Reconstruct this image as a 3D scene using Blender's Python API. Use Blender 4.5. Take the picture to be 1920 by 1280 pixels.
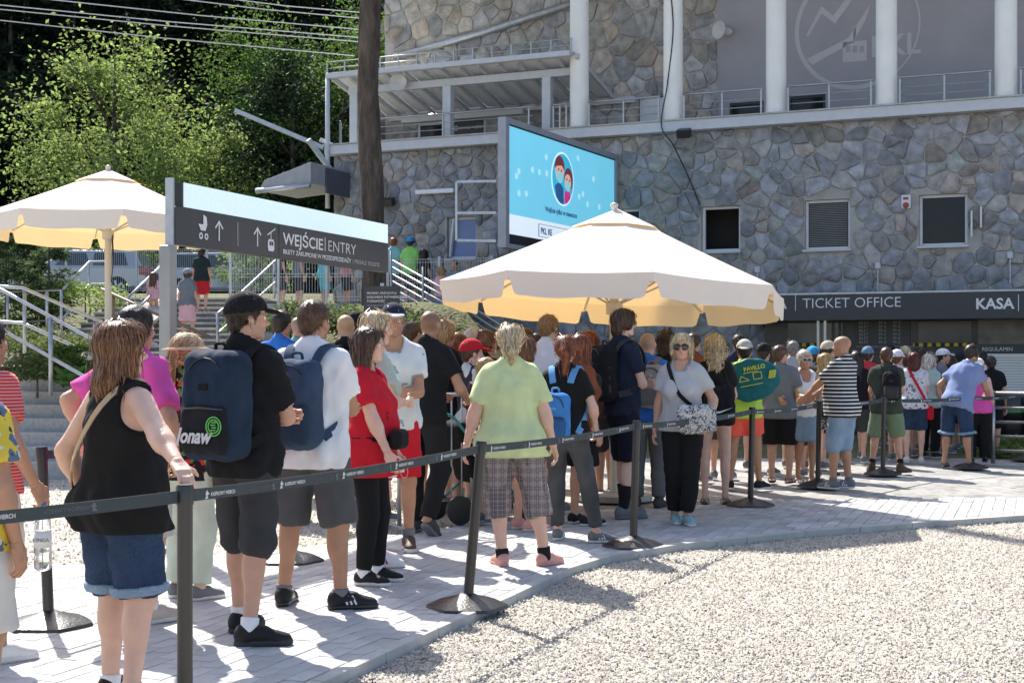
import bpy, bmesh, math, random
import numpy as np
from mathutils import Vector, Matrix
for o in list(bpy.data.objects): bpy.data.objects.remove(o)
SC = bpy.context.scene
COL = SC.collection
R = math.radians
# ---------------------------------------------------------------- camera
FPX, HZ, CH = 2600.0, 672.0, 1.47          # focal length in photo pixels, horizon row, eye height
cd = bpy.data.cameras.new('camera'); cam = bpy.data.objects.new('camera', cd); COL.objects.link(cam)
cam.location = (0, 0, CH); cam.rotation_euler = (R(90), 0, 0)
cd.sensor_width = 36.0; cd.lens = 36.0 * FPX / 1920.0; cd.shift_y = (HZ - 640) / 1920.0
cd.clip_end = 2000; cd.clip_start = 0.1
SC.camera = cam
# ---------------------------------------------------------------- sky, sun, exposure
SUN_EL, SUN_DIR = R(47), Vector((-0.43, 0.90, 0)).normalized()   # direction towards the sun on the ground
w = bpy.data.worlds.new('World'); SC.world = w; w.use_nodes = True
nt = w.node_tree; bg = nt.nodes['Background']
sk = nt.nodes.new('ShaderNodeTexSky'); sk.sky_type = 'NISHITA'; sk.sun_disc = False
sk.sun_elevation = SUN_EL; sk.sun_rotation = math.atan2(SUN_DIR.x, SUN_DIR.y)
sk.air_density = 0.9; sk.dust_density = 2.2; sk.ozone_density = 1.0
nt.links.new(sk.outputs[0], bg.inputs[0]); bg.inputs[1].default_value = 0.148
sl = bpy.data.lights.new('sun', 'SUN'); sl.energy = 5.0; sl.angle = R(0.5); sl.color = (1.0, 0.955, 0.88)
so = bpy.data.objects.new('sun', sl); COL.objects.link(so)
sd = Vector((SUN_DIR.x * math.cos(SUN_EL), SUN_DIR.y * math.cos(SUN_EL), math.sin(SUN_EL)))
so.rotation_euler = sd.to_track_quat('Z', 'Y').to_euler(); so.location = (-10, 20, 30)
SC.view_settings.view_transform = 'Standard'; SC.view_settings.look = 'None'
SC.view_settings.exposure = 0.92; SC.view_settings.gamma = 1.0; SC.view_settings.use_curve_mapping = False
SC.render.engine = 'CYCLES'
def at(px, py, d):                           # photo pixel + distance along the view axis -> world point
    return Vector(((px - 960) / FPX * d, d, CH - (py - HZ) / FPX * d))
def gd(py, z=0.0):                           # distance at which a point of height z shows at row py
    return (CH - z) * FPX / (py - HZ)
# ---------------------------------------------------------------- materials
MATS = {}
def mat(name, col=(0.5, 0.5, 0.5), rough=0.7, metal=0.0, var=0.12, nscale=6.0, bump=0.0, bscale=60.0, spec=0.5, emit=0.0, sss=0.0,
        vcol=False, trans=0.0, coat=0.0, stripes=None, stretch=None, bdist=0.01, ridge=False):
    if name in MATS: return MATS[name]
    m = bpy.data.materials.new(name); m.use_nodes = True; MATS[name] = m
    n = m.node_tree.nodes; l = m.node_tree.links; b = n['Principled BSDF']
    b.inputs['Roughness'].default_value = rough; b.inputs['Metallic'].default_value = metal
    b.inputs['Specular IOR Level'].default_value = spec
    if coat: b.inputs['Coat Weight'].default_value = coat; b.inputs['Coat Roughness'].default_value = 0.08
    tc = n.new('ShaderNodeTexCoord'); vec = tc.outputs['Object']
    if stretch:
        mp = n.new('ShaderNodeMapping'); mp.inputs['Scale'].default_value = stretch; l.new(vec, mp.inputs[0]); vec = mp.outputs[0]
    no = n.new('ShaderNodeTexNoise'); no.inputs['Scale'].default_value = nscale; no.inputs['Detail'].default_value = 5
    l.new(vec, no.inputs['Vector'])
    hsv = n.new('ShaderNodeHueSaturation'); hsv.inputs['Color'].default_value = (*col, 1)
    if vcol:
        at_ = n.new('ShaderNodeVertexColor'); at_.layer_name = 'Col'; l.new(at_.outputs[0], hsv.inputs['Color'])
    if stripes:                               # (axis, period, duty, colour2)
        ax, per, duty, c2 = stripes
        sx = n.new('ShaderNodeSeparateXYZ'); l.new(tc.outputs['Object'], sx.inputs[0])
        md = n.new('ShaderNodeMath'); md.operation = 'PINGPONG'; md.inputs[1].default_value = per / 2; l.new(sx.outputs[ax], md.inputs[0])
        gt = n.new('ShaderNodeMath'); gt.operation = 'LESS_THAN'; gt.inputs[1].default_value = per / 2 * duty; l.new(md.outputs[0], gt.inputs[0])
        mx = n.new('ShaderNodeMix'); mx.data_type = 'RGBA'; mx.inputs[6].default_value = (*col, 1); mx.inputs[7].default_value = (*c2, 1)
        l.new(gt.outputs[0], mx.inputs[0]); l.new(mx.outputs[2], hsv.inputs['Color'])
    mr = n.new('ShaderNodeMapRange'); mr.inputs[3].default_value = 1 - var; mr.inputs[4].default_value = 1 + var
    mr.inputs[1].default_value = 0.25; mr.inputs[2].default_value = 0.75
    l.new(no.outputs[0], mr.inputs[0]); l.new(mr.outputs[0], hsv.inputs['Value']); l.new(hsv.outputs[0], b.inputs['Base Color'])
    if bump:
        nb = n.new('ShaderNodeTexNoise'); nb.inputs['Scale'].default_value = bscale; nb.inputs['Detail'].default_value = 4
        if ridge: nb.noise_type = 'RIDGED_MULTIFRACTAL'; nb.inputs['Detail'].default_value = 2; nb.inputs['Distortion'].default_value = .8; nb.inputs['Lacunarity'].default_value = 2.3
        l.new(vec, nb.inputs['Vector'])
        bp = n.new('ShaderNodeBump'); bp.inputs['Strength'].default_value = bump; bp.inputs['Distance'].default_value = bdist
        l.new(nb.outputs[0], bp.inputs['Height']); l.new(bp.outputs[0], b.inputs['Normal'])
    if emit:
        b.inputs['Emission Strength'].default_value = emit; b.inputs['Emission Color'].default_value = (*col, 1)
    if sss:
        b.inputs['Subsurface Weight'].default_value = sss; b.inputs['Subsurface Radius'].default_value = (0.02, 0.008, 0.004)
        b.inputs['Subsurface Scale'].default_value = 0.3
    if trans:
        b.inputs['Transmission Weight'].default_value = trans
    return m
def cloth(name, col, **k):
    k = dict(dict(rough=0.9, spec=0.2, var=0.10, nscale=9, bump=0.8, bscale=6.5, bdist=.018, ridge=True, stretch=(1, 1, .75)), **k)
    return mat('cloth_' + name, col, **k)
def leafmat(name, col, tr=0.5):
    if name in MATS: return MATS[name]
    m = bpy.data.materials.new(name); m.use_nodes = True; MATS[name] = m
    n = m.node_tree.nodes; l = m.node_tree.links; b = n['Principled BSDF']; out = n['Material Output']
    b.inputs['Roughness'].default_value = 0.7; b.inputs['Specular IOR Level'].default_value = 0.15
    g = n.new('ShaderNodeNewGeometry'); hs = n.new('ShaderNodeHueSaturation'); hs.inputs['Color'].default_value = (*col, 1)
    mr = n.new('ShaderNodeMapRange'); mr.inputs[3].default_value = 0.55; mr.inputs[4].default_value = 1.5
    l.new(g.outputs['Random Per Island'], mr.inputs[0]); l.new(mr.outputs[0], hs.inputs['Value'])
    mh = n.new('ShaderNodeMapRange'); mh.inputs[3].default_value = 0.475; mh.inputs[4].default_value = 0.52
    l.new(g.outputs['Random Per Island'], mh.inputs[0]); l.new(mh.outputs[0], hs.inputs['Hue'])
    t = n.new('ShaderNodeBsdfTranslucent'); hs2 = n.new('ShaderNodeHueSaturation'); hs2.inputs['Value'].default_value = 1.7; hs2.inputs['Hue'].default_value = 0.485
    l.new(hs.outputs[0], b.inputs['Base Color']); l.new(hs.outputs[0], hs2.inputs['Color']); l.new(hs2.outputs[0], t.inputs[0])
    mx = n.new('ShaderNodeMixShader'); mx.inputs[0].default_value = tr
    l.new(b.outputs[0], mx.inputs[1]); l.new(t.outputs[0], mx.inputs[2]); l.new(mx.outputs[0], out.inputs[0])
    return m
# ---------------------------------------------------------------- mesh helpers
class MB:
    def __init__(s): s.v = []; s.f = []; s.c = []
    def add(s, vs, fs, col=None):
        o = len(s.v); s.v += [tuple(p) for p in vs]; s.f += [tuple(i + o for i in f) for f in fs]
        if col is not None: s.c += [col] * len(fs)
        return s
    def box(s, x0, x1, y0, y1, z0, z1, M=None, col=None):
        vs = [Vector(p) for p in ((x0,y0,z0),(x1,y0,z0),(x1,y1,z0),(x0,y1,z0),(x0,y0,z1),(x1,y0,z1),(x1,y1,z1),(x0,y1,z1))]
        if M is not None: vs = [M @ p for p in vs]
        return s.add(vs, [(0,3,2,1),(4,5,6,7),(0,1,5,4),(1,2,6,5),(2,3,7,6),(3,0,4,7)], col)
    def bar(s, a, b, wx, wy=None, up=(0, 0, 1)):     # rectangular bar between two points
        a = Vector(a); b = Vector(b); d = (b - a).normalized(); wy = wy or wx
        u = Vector(up); x = d.cross(u)
        if x.length < 1e-4: x = d.cross(Vector((1, 0, 0)))
        x.normalize(); y = x.cross(d)
        M = Matrix((x, d, y)).transposed().to_4x4(); M.translation = a
        return s.box(-wx / 2, wx / 2, 0, (b - a).length, -wy / 2, wy / 2, M)
    def tube(s, pts, r, n=8, caps=True):
        pts = [Vector(p) for p in pts]; rs = r if isinstance(r, (list, tuple)) else [r] * len(pts)
        rings = []; px = None
        for i, p in enumerate(pts):
            d = (pts[min(i + 1, len(pts) - 1)] - pts[max(i - 1, 0)]).normalized()
            if px is None:
                px = d.cross(Vector((0, 0, 1)))
                if px.length < 1e-3: px = d.cross(Vector((1, 0, 0)))
            px = (px - d * px.dot(d)).normalized(); py = d.cross(px)
            rings.append([p + (px * math.cos(2 * math.pi * k / n) + py * math.sin(2 * math.pi * k / n)) * rs[i] for k in range(n)])
        vs = [q for rg in rings for q in rg]; fs = []
        for i in range(len(pts) - 1):
            for k in range(n):
                fs.append((i * n + k, i * n + (k + 1) % n, (i + 1) * n + (k + 1) % n, (i + 1) * n + k))
        if caps: fs += [tuple(range(n))[::-1], tuple(range((len(pts) - 1) * n, len(pts) * n))]
        return s.add(vs, fs)
    def lathe(s, prof, n=24, c=(0, 0, 0), M=None):    # profile of (radius, z)
        vs = []; fs = []; c = Vector(c)
        for r, z in prof:
            for k in range(n):
                p = Vector((r * math.cos(2 * math.pi * k / n), r * math.sin(2 * math.pi * k / n), z))
                vs.append((M @ p if M is not None else p) + c)
        for i in range(len(prof) - 1):
            for k in range(n):
                fs.append((i * n + k, i * n + (k + 1) % n, (i + 1) * n + (k + 1) % n, (i + 1) * n + k))
        fs += [tuple(range(n))[::-1], tuple(range((len(prof) - 1) * n, len(prof) * n))]
        return s.add(vs, fs)
    def prism(s, poly, y0, y1, M=None):               # polygon in x,z pushed along y
        n = len(poly); vs = [Vector((x, y0, z)) for x, z in poly] + [Vector((x, y1, z)) for x, z in poly]
        if M is not None: vs = [M @ p for p in vs]
        fs = [tuple(range(n)), tuple(range(2 * n - 1, n - 1, -1))]
        fs += [((k + 1) % n, k, n + k, n + (k + 1) % n) for k in range(n)]
        return s.add(vs, fs)
    def build(s, name, m, parent=None, smooth=False, bevel=0.0, loc=None):
        me = bpy.data.meshes.new(name); me.from_pydata(s.v, [], s.f)
        if s.c:
            ca = me.color_attributes.new('Col', 'FLOAT_COLOR', 'CORNER'); k = 0; buf = []
            for f, c in zip(s.f, s.c): buf += list((*c, 1.0)) * len(f)
            ca.data.foreach_set('color', buf)
        me.materials.append(m); o = bpy.data.objects.new(name, me); COL.objects.link(o)
        if smooth: me.polygons.foreach_set('use_smooth', [True] * len(me.polygons)); 
        if smooth == 'auto': me.set_sharp_from_angle(angle=R(40))
        if bevel:
            b = o.modifiers.new('bevel', 'BEVEL'); b.width = bevel; b.segments = 2; b.limit_method = 'ANGLE'; b.angle_limit = R(40)
        if parent: o.parent = parent
        if loc is not None: o.location = loc
        return o
def npmesh(name, V, Q, m, parent=None, smooth=True, col=None):   # numpy verts + quads/tris
    me = bpy.data.meshes.new(name); V = np.asarray(V, np.float32); Q = np.asarray(Q, np.int32); k = Q.shape[1]
    me.vertices.add(len(V)); me.vertices.foreach_set('co', V.ravel())
    me.loops.add(Q.size); me.loops.foreach_set('vertex_index', Q.ravel())
    me.polygons.add(len(Q)); me.polygons.foreach_set('loop_start', np.arange(0, Q.size, k, dtype=np.int32))
    me.polygons.foreach_set('loop_total', np.full(len(Q), k, np.int32))
    me.update(calc_edges=True)
    if smooth: me.polygons.foreach_set('use_smooth', np.ones(len(Q), bool))
    if col is not None:
        ca = me.color_attributes.new('Col', 'FLOAT_COLOR', 'POINT'); c = np.ones((len(V), 4), np.float32); c[:, :3] = col
        ca.data.foreach_set('color', c.ravel())
    me.materials.append(m); o = bpy.data.objects.new(name, me); COL.objects.link(o)
    if parent: o.parent = parent
    return o
def tag(o, label, cat, group=None, kind=None):
    if label: o['label'] = label
    if cat: o['category'] = cat
    if group: o['group'] = group
    if kind: o['kind'] = kind
    return o
def struct(o): o['kind'] = 'structure'; return o
def stuff(o): o['kind'] = 'stuff'; return o
def empty(name, loc=(0, 0, 0), rz=0.0, label=None, cat=None, group=None):
    o = bpy.data.objects.new(name, None); COL.objects.link(o); o.location = loc; o.rotation_euler = (0, 0, rz); o.empty_display_size = 0.1
    return tag(o, label, cat, group)
def text(body, size, m, parent, M, name='lettering', ext=0.001, bold=0.0, shear=0.0, align='LEFT', sx=1.0, width=None):
    cu = bpy.data.curves.new(name, 'FONT'); cu.body = body; cu.size = size; cu.extrude = ext; cu.offset = bold; cu.shear = shear; cu.align_x = align
    cu.resolution_u = 3
    ob = bpy.data.objects.new(name, cu); COL.objects.link(ob); bpy.context.view_layer.update()
    me = bpy.data.meshes.new_from_object(ob); bpy.data.objects.remove(ob)
    if width:
        xs_ = [v.co.x for v in me.vertices]; sx = width / (max(xs_) - min(xs_))
    if sx != 1.0:
        me.transform(Matrix.Diagonal((sx, 1, 1, 1)))
    me.materials.clear(); me.materials.append(m)
    o = bpy.data.objects.new(name, me); COL.objects.link(o); o.parent = parent; o.matrix_local = M
    return o
def flat(poly, m, parent, M, name='mark', t=0.002):    # flat printed shape, polygon in the local xy plane, tiny thickness
    n = len(poly); mb = MB(); vs = [(x, y, 0) for x, y in poly] + [(x, y, t) for x, y in poly]
    mb.add(vs, [tuple(range(n))[::-1], tuple(range(n, 2 * n))] + [(k, (k + 1) % n, n + (k + 1) % n, n + k) for k in range(n)])
    o = mb.build(name, m, parent); o.matrix_local = M; return o
def face_M(o, xdir, up=(0, 0, 1)):                     # matrix whose local x runs along xdir, y up, z towards the viewer side
    x = Vector(xdir).normalized(); z = x.cross(Vector(up)).normalized(); y = z.cross(x)
    M = Matrix((x, y, z)).transposed().to_4x4(); M.translation = Vector(o); return M
def ring(r0, r1, a0=0, a1=360, n=40, cx=0, cy=0):
    a = [R(a0 + (a1 - a0) * k / n) for k in range(n + 1)]
    return [(cx + r1 * math.cos(t), cy + r1 * math.sin(t)) for t in a] + [(cx + r0 * math.cos(t), cy + r0 * math.sin(t)) for t in a[::-1]]
# ---------------------------------------------------------------- distance fields and surface nets
def V3(*a): return np.array(a, np.float32)
def rc(a, b, r1, r2, flat=None, fs=1.0, clip=None):    # tapered round bar, optionally flattened along an axis
    a = np.asarray(a, np.float32); b = np.asarray(b, np.float32)
    return ('rc', a, b, r1, r2, None if flat is None else np.asarray(flat, np.float32), fs, clip)
def el(c, r, M=None, clip=None): return ('el', np.asarray(c, np.float32), np.asarray(r, np.float32), None if M is None else np.asarray(M, np.float32), clip)
def bx(c, r, rad, M=None, clip=None): return ('bx', np.asarray(c, np.float32), np.asarray(r, np.float32), rad, None if M is None else np.asarray(M, np.float32), clip)
def ev(p, P):
    k = p[0]
    if k == 'rc':
        _, a, b, r1, r2, fl, fs, clip = p; ba = b - a; L = float(ba @ ba) + 1e-12
        q = P - a; t = np.clip((q @ ba) / L, 0, 1); q = q - t[..., None] * ba
        if fl is not None:
            c = q @ fl; q = q + (c * (1.0 / fs - 1.0))[..., None] * fl
            d = np.sqrt((q * q).sum(-1)) - (r1 + t * (r2 - r1)); d = d * (min(1, fs) * .5 + .5 * (1 if fs >= 1 else fs ** .5))
        else: d = np.sqrt((q * q).sum(-1)) - (r1 + t * (r2 - r1))
    elif k == 'el':
        _, c, r, M, clip = p; q = P - c
        if M is not None: q = q @ M
        k0 = np.sqrt(((q / r) ** 2).sum(-1)); k1 = np.sqrt(((q / (r * r)) ** 2).sum(-1)) + 1e-9; d = k0 * (k0 - 1) / k1
    else:
        _, c, r, rad, M, clip = p; q = P - c
        if M is not None: q = q @ M
        q = np.abs(q) - (r - rad); d = np.sqrt((np.maximum(q, 0) ** 2).sum(-1)) + np.minimum(q.max(-1), 0) - rad
    if clip is not None:
        for o, n in clip: d = np.maximum(d, (P - np.asarray(o, np.float32)) @ np.asarray(n, np.float32))
    return d
def bnd(p):
    if p[0] == 'rc':
        m = max(p[3], p[4]) * max(1, p[6]); return np.minimum(p[1], p[2]) - m, np.maximum(p[1], p[2]) + m
    m = float(np.max(p[2])) * (1.75 if p[0] == 'bx' and p[4] is not None else 1.0)
    return p[1] - m, p[1] + m
class Grid:
    def __init__(s, lo, hi, h):
        s.h = h; s.lo = np.asarray(lo, np.float32); s.n = np.maximum(np.ceil((np.asarray(hi) - s.lo) / h).astype(int) + 1, 3)
        s.d = np.full(s.n, 9.0, np.float32)
    def box(s, lo, hi):
        i0 = np.clip(np.floor((lo - s.lo) / s.h).astype(int), 0, s.n); i1 = np.clip(np.ceil((hi - s.lo) / s.h).astype(int) + 1, 0, s.n)
        if (i1 <= i0).any(): return None, None
        ax = [s.lo[k] + s.h * np.arange(i0[k], i1[k], dtype=np.float32) for k in range(3)]
        return tuple(slice(i0[k], i1[k]) for k in range(3)), np.stack(np.meshgrid(*ax, indexing='ij'), -1)
    def add(s, p, k=0.02, off=0.0, noise=None):
        lo, hi = bnd(p); mg = k + off + 2.5 * s.h; sl, P = s.box(lo - mg, hi + mg)
        if sl is None: return s
        d = ev(p, P) - off; a = s.d[sl]
        if k > 0:
            hh = np.clip(.5 + .5 * (a - d) / k, 0, 1); s.d[sl] = a + (d - a) * hh - k * hh * (1 - hh)
        else: s.d[sl] = np.minimum(a, d)
        return s
    def sub(s, p, k=0.01):
        lo, hi = bnd(p); mg = k + 2.5 * s.h; sl, P = s.box(lo - mg, hi + mg)
        if sl is None: return s
        d = -ev(p, P); a = s.d[sl]; hh = np.clip(.5 + .5 * (d - a) / max(k, 1e-4), 0, 1)
        s.d[sl] = a + (d - a) * hh + k * hh * (1 - hh); return s
    def all(s):
        return s.box(s.lo, s.lo + s.h * (s.n - 1))
    def plane(s, o, n):
        sl, P = s.all(); s.d = np.maximum(s.d, (P - np.asarray(o, np.float32)) @ np.asarray(n, np.float32)); return s
    def wrinkle(s, amp, wl, seed, mask=None):
        rs = np.random.RandomState(seed); near = np.abs(s.d) < 0.08
        idx = np.argwhere(near); P = s.lo + idx * s.h; f = np.zeros(len(P), np.float32)
        for i in range(6):
            k = rs.normal(size=3); k[2] *= 0.8; k *= 2 * math.pi / wl / np.linalg.norm(k) * rs.uniform(.6, 1.6)
            w = rs.normal(size=3) * 7; ph = rs.uniform(0, 6.3)
            g = np.sin(P @ k + ph + 1.3 * np.sin(P @ w + ph * 2)); f += np.where(g > 0, g * g, g * .35)
        s.d[near] += amp * np.clip(f / 2.0 - .75, -1.6, .25); return s
    def mesh(s, open_lo=None):
        d = np.pad(s.d, 1, constant_values=9.0); lo = s.lo - s.h; ins = d < 0
        c = [ins[i:ins.shape[0] - 1 + i, j:ins.shape[1] - 1 + j, k:ins.shape[2] - 1 + k] for i in (0, 1) for j in (0, 1) for k in (0, 1)]
        cnt = sum(x.astype(np.int8) for x in c); act = (cnt > 0) & (cnt < 8); I = np.argwhere(act)
        if len(I) == 0: return np.zeros((0, 3)), np.zeros((0, 4), int)
        cv = np.stack([d[I[:, 0] + i, I[:, 1] + j, I[:, 2] + k] for i in (0, 1) for j in (0, 1) for k in (0, 1)], 1)
        cv = np.clip(cv, -3 * s.h, 3 * s.h)
        co = np.array([(i, j, k) for i in (0, 1) for j in (0, 1) for k in (0, 1)], np.float32)
        acc = np.zeros((len(I), 3), np.float32); num = np.zeros(len(I), np.float32)
        for a in range(8):
            for b in range(a + 1, 8):
                if np.abs(co[a] - co[b]).sum() != 1: continue
                m = (cv[:, a] < 0) != (cv[:, b] < 0); t = cv[:, a] / np.where(m, cv[:, a] - cv[:, b], 1)
                acc += np.where(m[:, None], co[a] + t[:, None] * (co[b] - co[a]), 0); num += m
        V = lo + (I + acc / num[:, None]) * s.h
        idx = np.full(act.shape, -1, np.int32); idx[tuple(I.T)] = np.arange(len(I)); Q = []
        for ax in range(3):
            o1, o2 = [(1, 2), (2, 0), (0, 1)][ax]
            A = ins; sh = [slice(None)] * 3; sh2 = [slice(None)] * 3; sh[ax] = slice(0, -1); sh2[ax] = slice(1, None)
            x = A[tuple(sh)] != A[tuple(sh2)]; E = np.argwhere(x); E = E[(E[:, o1] > 0) & (E[:, o2] > 0)]
            e1 = np.zeros(3, int); e1[o1] = 1; e2 = np.zeros(3, int); e2[o2] = 1
            q = np.stack([idx[tuple((E - e1 - e2).T)], idx[tuple((E - e2).T)], idx[tuple(E.T)], idx[tuple((E - e1).T)]], 1)
            fl = A[tuple(E.T)]; q[~fl] = q[~fl][:, ::-1]; Q.append(q)
        return V, np.concatenate(Q)
def grid_for(prims, h, mg=0.05):
    lo = np.min([bnd(p)[0] for p in prims], 0) - mg; hi = np.max([bnd(p)[1] for p in prims], 0) + mg
    return Grid(lo, hi, h)
def joinm(parts):
    V = []; Q = []; o = 0
    for v, q in parts: V.append(v); Q.append(q + o); o += len(v)
    return np.concatenate(V), np.concatenate(Q)
def rotz(a): c, s = math.cos(a), math.sin(a); return np.array(((c, -s, 0), (s, c, 0), (0, 0, 1)), np.float32)
def rotx(a): c, s = math.cos(a), math.sin(a); return np.array(((1, 0, 0), (0, c, -s), (0, s, c)), np.float32)
def nrm(v): v = np.asarray(v, np.float32); return v / (np.linalg.norm(v) + 1e-9)
def ik(a, b, l1, l2, hint):                             # middle joint of a two-bone limb
    d = b - a; L = np.linalg.norm(d); L2 = min(L, (l1 + l2) * .999); x = nrm(d); b = a + x * L2
    c = (l1 * l1 + L2 * L2 - l2 * l2) / (2 * l1 * L2); c = max(-1, min(1, c)); y = np.asarray(hint, np.float32); y = nrm(y - x * (y @ x))
    return a + x * l1 * c + y * l1 * math.sqrt(1 - c * c), b
# ---------------------------------------------------------------- people
def hairmat(name, col):
    key = 'hair_' + name
    if key in MATS: return MATS[key]
    m = bpy.data.materials.new(key); m.use_nodes = True; MATS[key] = m
    n = m.node_tree.nodes; l = m.node_tree.links; b = n['Principled BSDF']
    b.inputs['Roughness'].default_value = 0.42; b.inputs['Specular IOR Level'].default_value = 0.45
    g = n.new('ShaderNodeNewGeometry'); mr = n.new('ShaderNodeMapRange'); mr.inputs[3].default_value = 0.5; mr.inputs[4].default_value = 1.45
    l.new(g.outputs['Random Per Island'], mr.inputs[0])
    hs = n.new('ShaderNodeHueSaturation'); hs.inputs['Color'].default_value = (*col, 1)
    tc = n.new('ShaderNodeTexCoord'); mp = n.new('ShaderNodeMapping'); mp.inputs['Scale'].default_value = (130, 130, 14)
    no = n.new('ShaderNodeTexNoise'); no.inputs['Scale'].default_value = 1.0; no.inputs['Detail'].default_value = 3
    l.new(tc.outputs['Object'], mp.inputs[0]); l.new(mp.outputs[0], no.inputs['Vector'])
    m2 = n.new('ShaderNodeMapRange'); m2.inputs[1].default_value = .3; m2.inputs[2].default_value = .7; m2.inputs[3].default_value = .55; m2.inputs[4].default_value = 1.35
    l.new(no.outputs[0], m2.inputs[0]); mu = n.new('ShaderNodeMath'); mu.operation = 'MULTIPLY'; l.new(mr.outputs[0], mu.inputs[0]); l.new(m2.outputs[0], mu.inputs[1])
    l.new(mu.outputs[0], hs.inputs['Value']); l.new(hs.outputs[0], b.inputs['Base Color'])
    bp = n.new('ShaderNodeBump'); bp.inputs['Strength'].default_value = .7; bp.inputs['Distance'].default_value = .004
    l.new(no.outputs[0], bp.inputs['Height']); l.new(bp.outputs[0], b.inputs['Normal'])
    return m
SKIN = mat('skin', (0.6, 0.4, 0.3), rough=0.48, var=0.10, nscale=14, bump=0.12, bscale=160, sss=0.12, vcol=True, spec=0.4)
RUBBER = mat('sole_rubber', (0.62, 0.61, 0.58), rough=0.6)
BLACKP = mat('black_plastic', (0.012, 0.012, 0.013), rough=0.35, var=0.2)
LENS = mat('dark_lens', (0.012, 0.010, 0.010), rough=0.06, spec=0.9, var=0.0)
EYEW = mat('eye_white', (0.75, 0.72, 0.68), rough=0.2, var=0.02)
EYED = mat('eye_iris', (0.05, 0.035, 0.025), rough=0.1, var=0.0)
TONES = {'fair': (0.66, 0.41, 0.31), 'mid': (0.55, 0.31, 0.215), 'tan': (0.42, 0.22, 0.135), 'pale': (0.72, 0.49, 0.39)}
HC = {'blond': (0.42, 0.28, 0.125), 'lightblond': (0.58, 0.46, 0.28), 'honey': (0.20, 0.088, 0.036), 'brown': (0.085, 0.045, 0.025), 'dark': (0.028, 0.018, 0.013),
      'black': (0.012, 0.010, 0.010), 'red': (0.23, 0.062, 0.022), 'ginger': (0.36, 0.20, 0.085), 'grey': (0.20, 0.175, 0.15), 'white': (0.6, 0.55, 0.46), 'maroon': (0.10, 0.02, 0.016)}
def fsample(G, P):
    q = (P - G.lo) / G.h; i = np.clip(q.astype(int), 0, G.n - 2); f = np.clip(q - i, 0, 1); r = 0
    for a in (0, 1):
        for b in (0, 1):
            for c in (0, 1):
                w = (f[:, 0] if a else 1 - f[:, 0]) * (f[:, 1] if b else 1 - f[:, 1]) * (f[:, 2] if c else 1 - f[:, 2])
                r = r + w * G.d[i[:, 0] + a, i[:, 1] + b, i[:, 2] + c]
    return r
def fgrad(G, P):
    g = np.stack([fsample(G, P + e) - fsample(G, P - e) for e in np.eye(3, dtype=np.float32) * G.h], 1)
    return g / (np.linalg.norm(g, axis=1, keepdims=True) + 1e-6)
def strands(G, V, flow, count, length, seg, width, seed, lift=0.002, wave=0.0):
    rs = np.random.RandomState(seed); G.d = np.clip(G.d, -.05, .05)
    p = V[rs.randint(0, len(V), count)].astype(np.float32) + rs.normal(size=(count, 3)) * .003; j = rs.normal(size=(count, 3)) * .17
    lf = lift + np.abs(rs.normal(size=count)) ** 2 * .0045; ln = length * rs.uniform(.5, 1.15, count); st = ln / seg; pts = []; nor = []
    for k in range(seg + 1):
        g = fgrad(G, p); p = p - g * (fsample(G, p) - lf)[:, None]; pts.append(p.copy()); nor.append(g)
        f = flow(p) + j; f = f - g * (f * g).sum(1, keepdims=True) * .9; f /= np.linalg.norm(f, axis=1, keepdims=True) + 1e-6
        if wave: f = f + wave * np.stack([np.sin(p[:, 2] * 60 + j[:, 0] * 20), np.cos(p[:, 2] * 55 + j[:, 1] * 20), 0 * p[:, 0]], 1)
        p = p + f * st[:, None]
    pts = np.stack(pts, 1); nor = np.stack(nor, 1); t = np.gradient(pts, axis=1); sd = np.cross(t, nor); sd /= np.linalg.norm(sd, axis=2, keepdims=True) + 1e-6
    wd = width * (1 - np.linspace(0, 1, seg + 1) ** 2 * .85)[None, :, None]
    A = pts - sd * wd; B = pts + sd * wd; VV = np.stack([A, B], 2).reshape(-1, 3); base = (np.arange(count) * (seg + 1) * 2)[:, None] + np.arange(seg) * 2
    Q = np.stack([base, base + 1, base + 3, base + 2], -1).reshape(-1, 4)
    return VV, Q
def ribbon(pts, nrmls, w, t=0.006):                      # flat strap along points, nrmls = outward directions
    P = [Vector(p) for p in pts]; mb = MB(); vs = []
    for i, p in enumerate(P):
        d = (P[min(i + 1, len(P) - 1)] - P[max(i - 1, 0)]).normalized(); n = Vector(nrmls[i]); n = (n - d * n.dot(d)).normalized(); s = d.cross(n)
        vs += [p + s * w / 2, p - s * w / 2, p - s * w / 2 + n * t, p + s * w / 2 + n * t]
    fs = []
    for i in range(len(P) - 1):
        for k in range(4): fs.append((i * 4 + k, i * 4 + (k + 1) % 4, i * 4 + 4 + (k + 1) % 4, i * 4 + 4 + k))
    fs += [(3, 2, 1, 0), tuple(range(len(P) * 4 - 4, len(P) * 4))]
    return mb.add(vs, fs)
def spline(pts, n):
    P = np.asarray(pts, float); m = len(P); out = []
    for u in np.linspace(0, m - 1, n):
        i = min(int(u), m - 2); t = u - i; p0, p1, p2, p3 = P[max(i - 1, 0)], P[i], P[i + 1], P[min(i + 2, m - 1)]
        out.append(.5 * (2 * p1 + (p2 - p0) * t + (2 * p0 - 5 * p1 + 4 * p2 - p3) * t * t + (3 * p1 - p0 - 3 * p2 + p3) * t ** 3))
    return out
PN = [0]
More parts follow.
